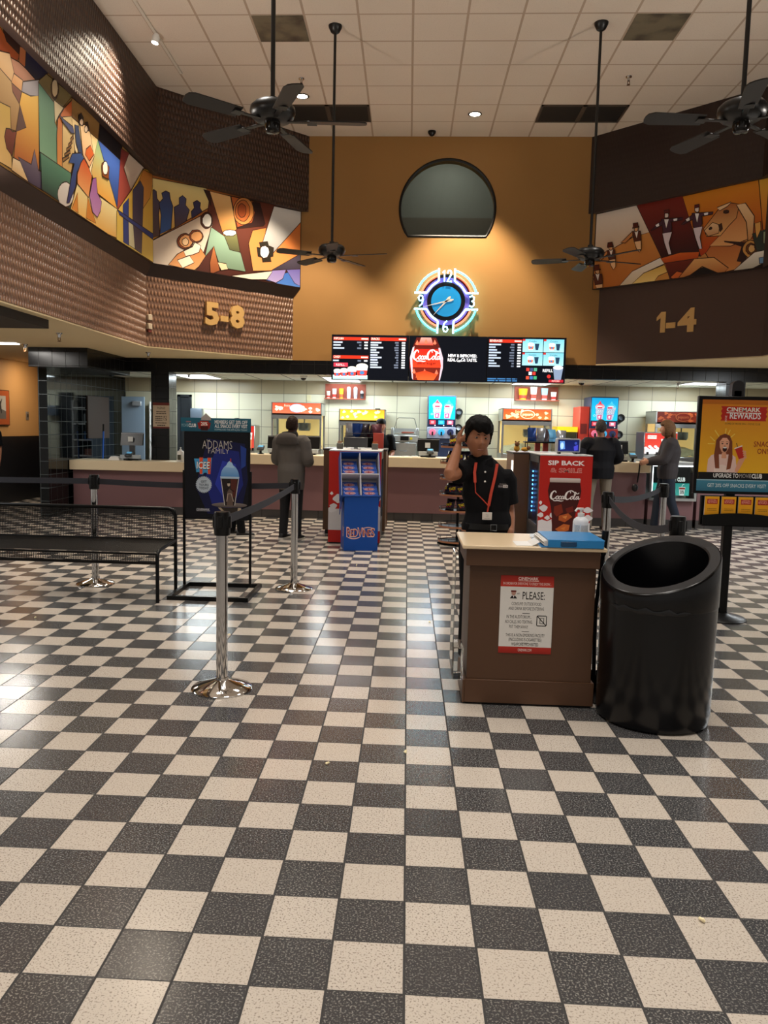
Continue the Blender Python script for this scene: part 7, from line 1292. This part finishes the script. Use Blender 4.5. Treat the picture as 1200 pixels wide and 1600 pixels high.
b = MB(); limb(b, [(.03, .0, .852), (.03, .0, .888)], [(.157, .122), (.156, .121)], 24, 1); b.out('belt', M('black_belt', '0A0A0A', .4), t, local=True); b = MB(); b.tube([(.035, -.127, .852), (.07, -.124, .852), (.07, -.122, .888), (.035, -.125, .888)], .003, 6, True); b.out('buckle', GREY, t, local=True)
# --- guests and staff further back
GREYCOAT = M('grey_coat', '5E5955', .9, spec=.2)
P_ = dict(STAND); P_.update(bulk=1.05, elL=(-.25, -.02, 1.10), elR=(.25, -.04, 1.10), wrL=(-.14, -.24, 1.08), wrR=(.16, -.24, 1.10), hem=.70, head=(.0, -.02, 1.58))
t, R_, V, s = build_person('person in grey hooded coat with back turned, standing at the counter', (-1.475, 10.12, 0), PI - .35, .925, P_, '4A2E22', GREYCOAT, M('black_jeans', '101014', .85), M('dark_shoe', '121214', .6), hairf=shorthair(.008, .45, -.5), hairc='2A1C16', coat=True, sole=M('white_sole', 'B8B4AE', .6))
b = MB(); nk = V('neck'); limb(b, [nk + Vector((0, .10, -.10)), nk + Vector((0, .11, -.02)), nk + Vector((0, .09, .03))], [(.17, .05), (.15, .065), (.11, .045)], 16, 3); fuse(b, 'hood', M('hood_grey', '4E4946', .9, spec=.2), t, .01)
b = MB(); limb(b, [nk + Vector((0, .03, -.02)), nk + Vector((0, .04, .055))], [(.125, .10), (.10, .085)], 16, 2); b.out('hood_lining', M('black_lining', '0A0909', .9), t, local=True)
P_ = dict(STAND); P_.update(anL=(-.10, -.06, .085), anR=(.10, .06, .085))
build_person('person in black trousers and black-white sneakers, mostly hidden by the poster stand', (-2.22, 10.30, 0), math.radians(112), .90, P_, '8A5A44', BLKCL, BLKCL, M('black_sneaker', '131418', .6), hairf=shorthair(), hairc='1A1210', sole=M('white_sole', 'B8B4AE', .6), coat=True)
P_ = dict(STAND); P_.update(bulk=1.27, arm=1.1, shL=(-.205, .01, 1.345), shR=(.205, .01, 1.345), elL=(-.31, -.02, 1.12), elR=(.31, -.02, 1.12), wrL=(-.20, -.22, 1.03), wrR=(.20, -.22, 1.03), hem=.80, hpL=(-.11, 0, .88), hpR=(.11, 0, .88), anL=(-.14, .02, .085), anR=(.14, .02, .085), knL=(-.13, 0, .49), knR=(.13, 0, .49))
build_person('person in black jacket and khaki trousers with back turned at the counter', (2.85, 12.0, 0), PI + .1, .965, P_, '9A6C54', M('black_jacket', '0E0E14', .75, spec=.25), M('khaki_trousers', '7A7062', .85), M('brown_shoe', '2A2420', .6), hairf=shorthair(.007, .50, -.42), hairc='3A3634', coat=True)
P_ = dict(STAND); P_.update(elL=(-.20, -.08, 1.10), elR=(.20, -.10, 1.12), wrL=(-.12, -.30, 1.06), wrR=(.14, -.30, 1.08), hpL=(-.08, 0, .88), hpR=(.08, 0, .88), knL=(-.09, -.10, .48), knR=(.09, .06, .49), anL=(-.10, -.14, .085), anR=(.10, .20, .085), hem=.82, head=(0, -.04, 1.575), chest=(0, .03, 1.24), neck=(0, .02, 1.43))
def longhair(x, y, z): f = sst(-y, .15, .6); lim = -1.2 + f * 1.62; return -.014 + (.038 + .004 * z) * sst(z, lim - .08, lim + .12)
t, R_, V, s = build_person('person with long brown hair in dark jacket and jeans, side on beside the glass case', (3.86, 12.02, 0), -PI / 2 - .15, .965, P_, 'C08C70', M('dark_jacket', '3A3638', .8, spec=.2), M('blue_jeans', '141D2C', .85), M('dark_boot', '141416', .6), hairf=longhair, hairc='6E5038', coat=True)
b = MB(); hd = V('head'); limb(b, [hd + Vector((0, .06, .02)), hd + Vector((0, .085, -.10)), hd + Vector((0, .10, -.22)), hd + Vector((0, .10, -.30))], [(.075, .05), (.088, .045), (.082, .036), (.04, .02)], 16); fuse(b, 'long_hair', M('hair_6E5038', '6E5038', .6, spec=.15), t, .009)
P_ = dict(STAND); build_person('person in black uniform shirt standing at the very edge, before the orange wall', (-6.62, 12.2, 0), .5, .92, P_, '9A6A50', BLKCL, M('grey_trousers', '4A4A4E', .85), BLK, hairf=shorthair(), hairc='15100E', sleeve='short')
P_ = dict(STAND); P_.update(elR=(.22, -.06, 1.10), wrR=(.14, -.24, 1.02))
t, R_, V, s = build_person('person in black cap and black shirt working behind the counter, beside the steel warmer', (-.46, 13.70, 0), .2, .94, P_, 'B07860', BLKCL, BLKCL, BLK, hairf=shorthair(.006), hairc='1A1412', sleeve='short')
b = MB(); b.rings([[R_ @ Vector((r * .083 * math.cos(a), r * .104 * math.sin(a), z)) for a in [2 * PI * i / 24 for i in range(24)]] for r, z in ((1.05, .045), (1.07, .06), (1.02, .10), (.75, .13), (.3, .142), (.02, .143))]); b.rings([[R_ @ Vector((.07 * math.cos(a), -.11 - .05 * max(0, -math.sin(a)) * 1.3 + .02 * math.sin(a), .045 + dz)) for a in [2 * PI * i / 20 for i in range(20)]] for dz in (0, .006)]); b.out('cap', M('black_cap', '1C1A1C', .8), t, local=True)
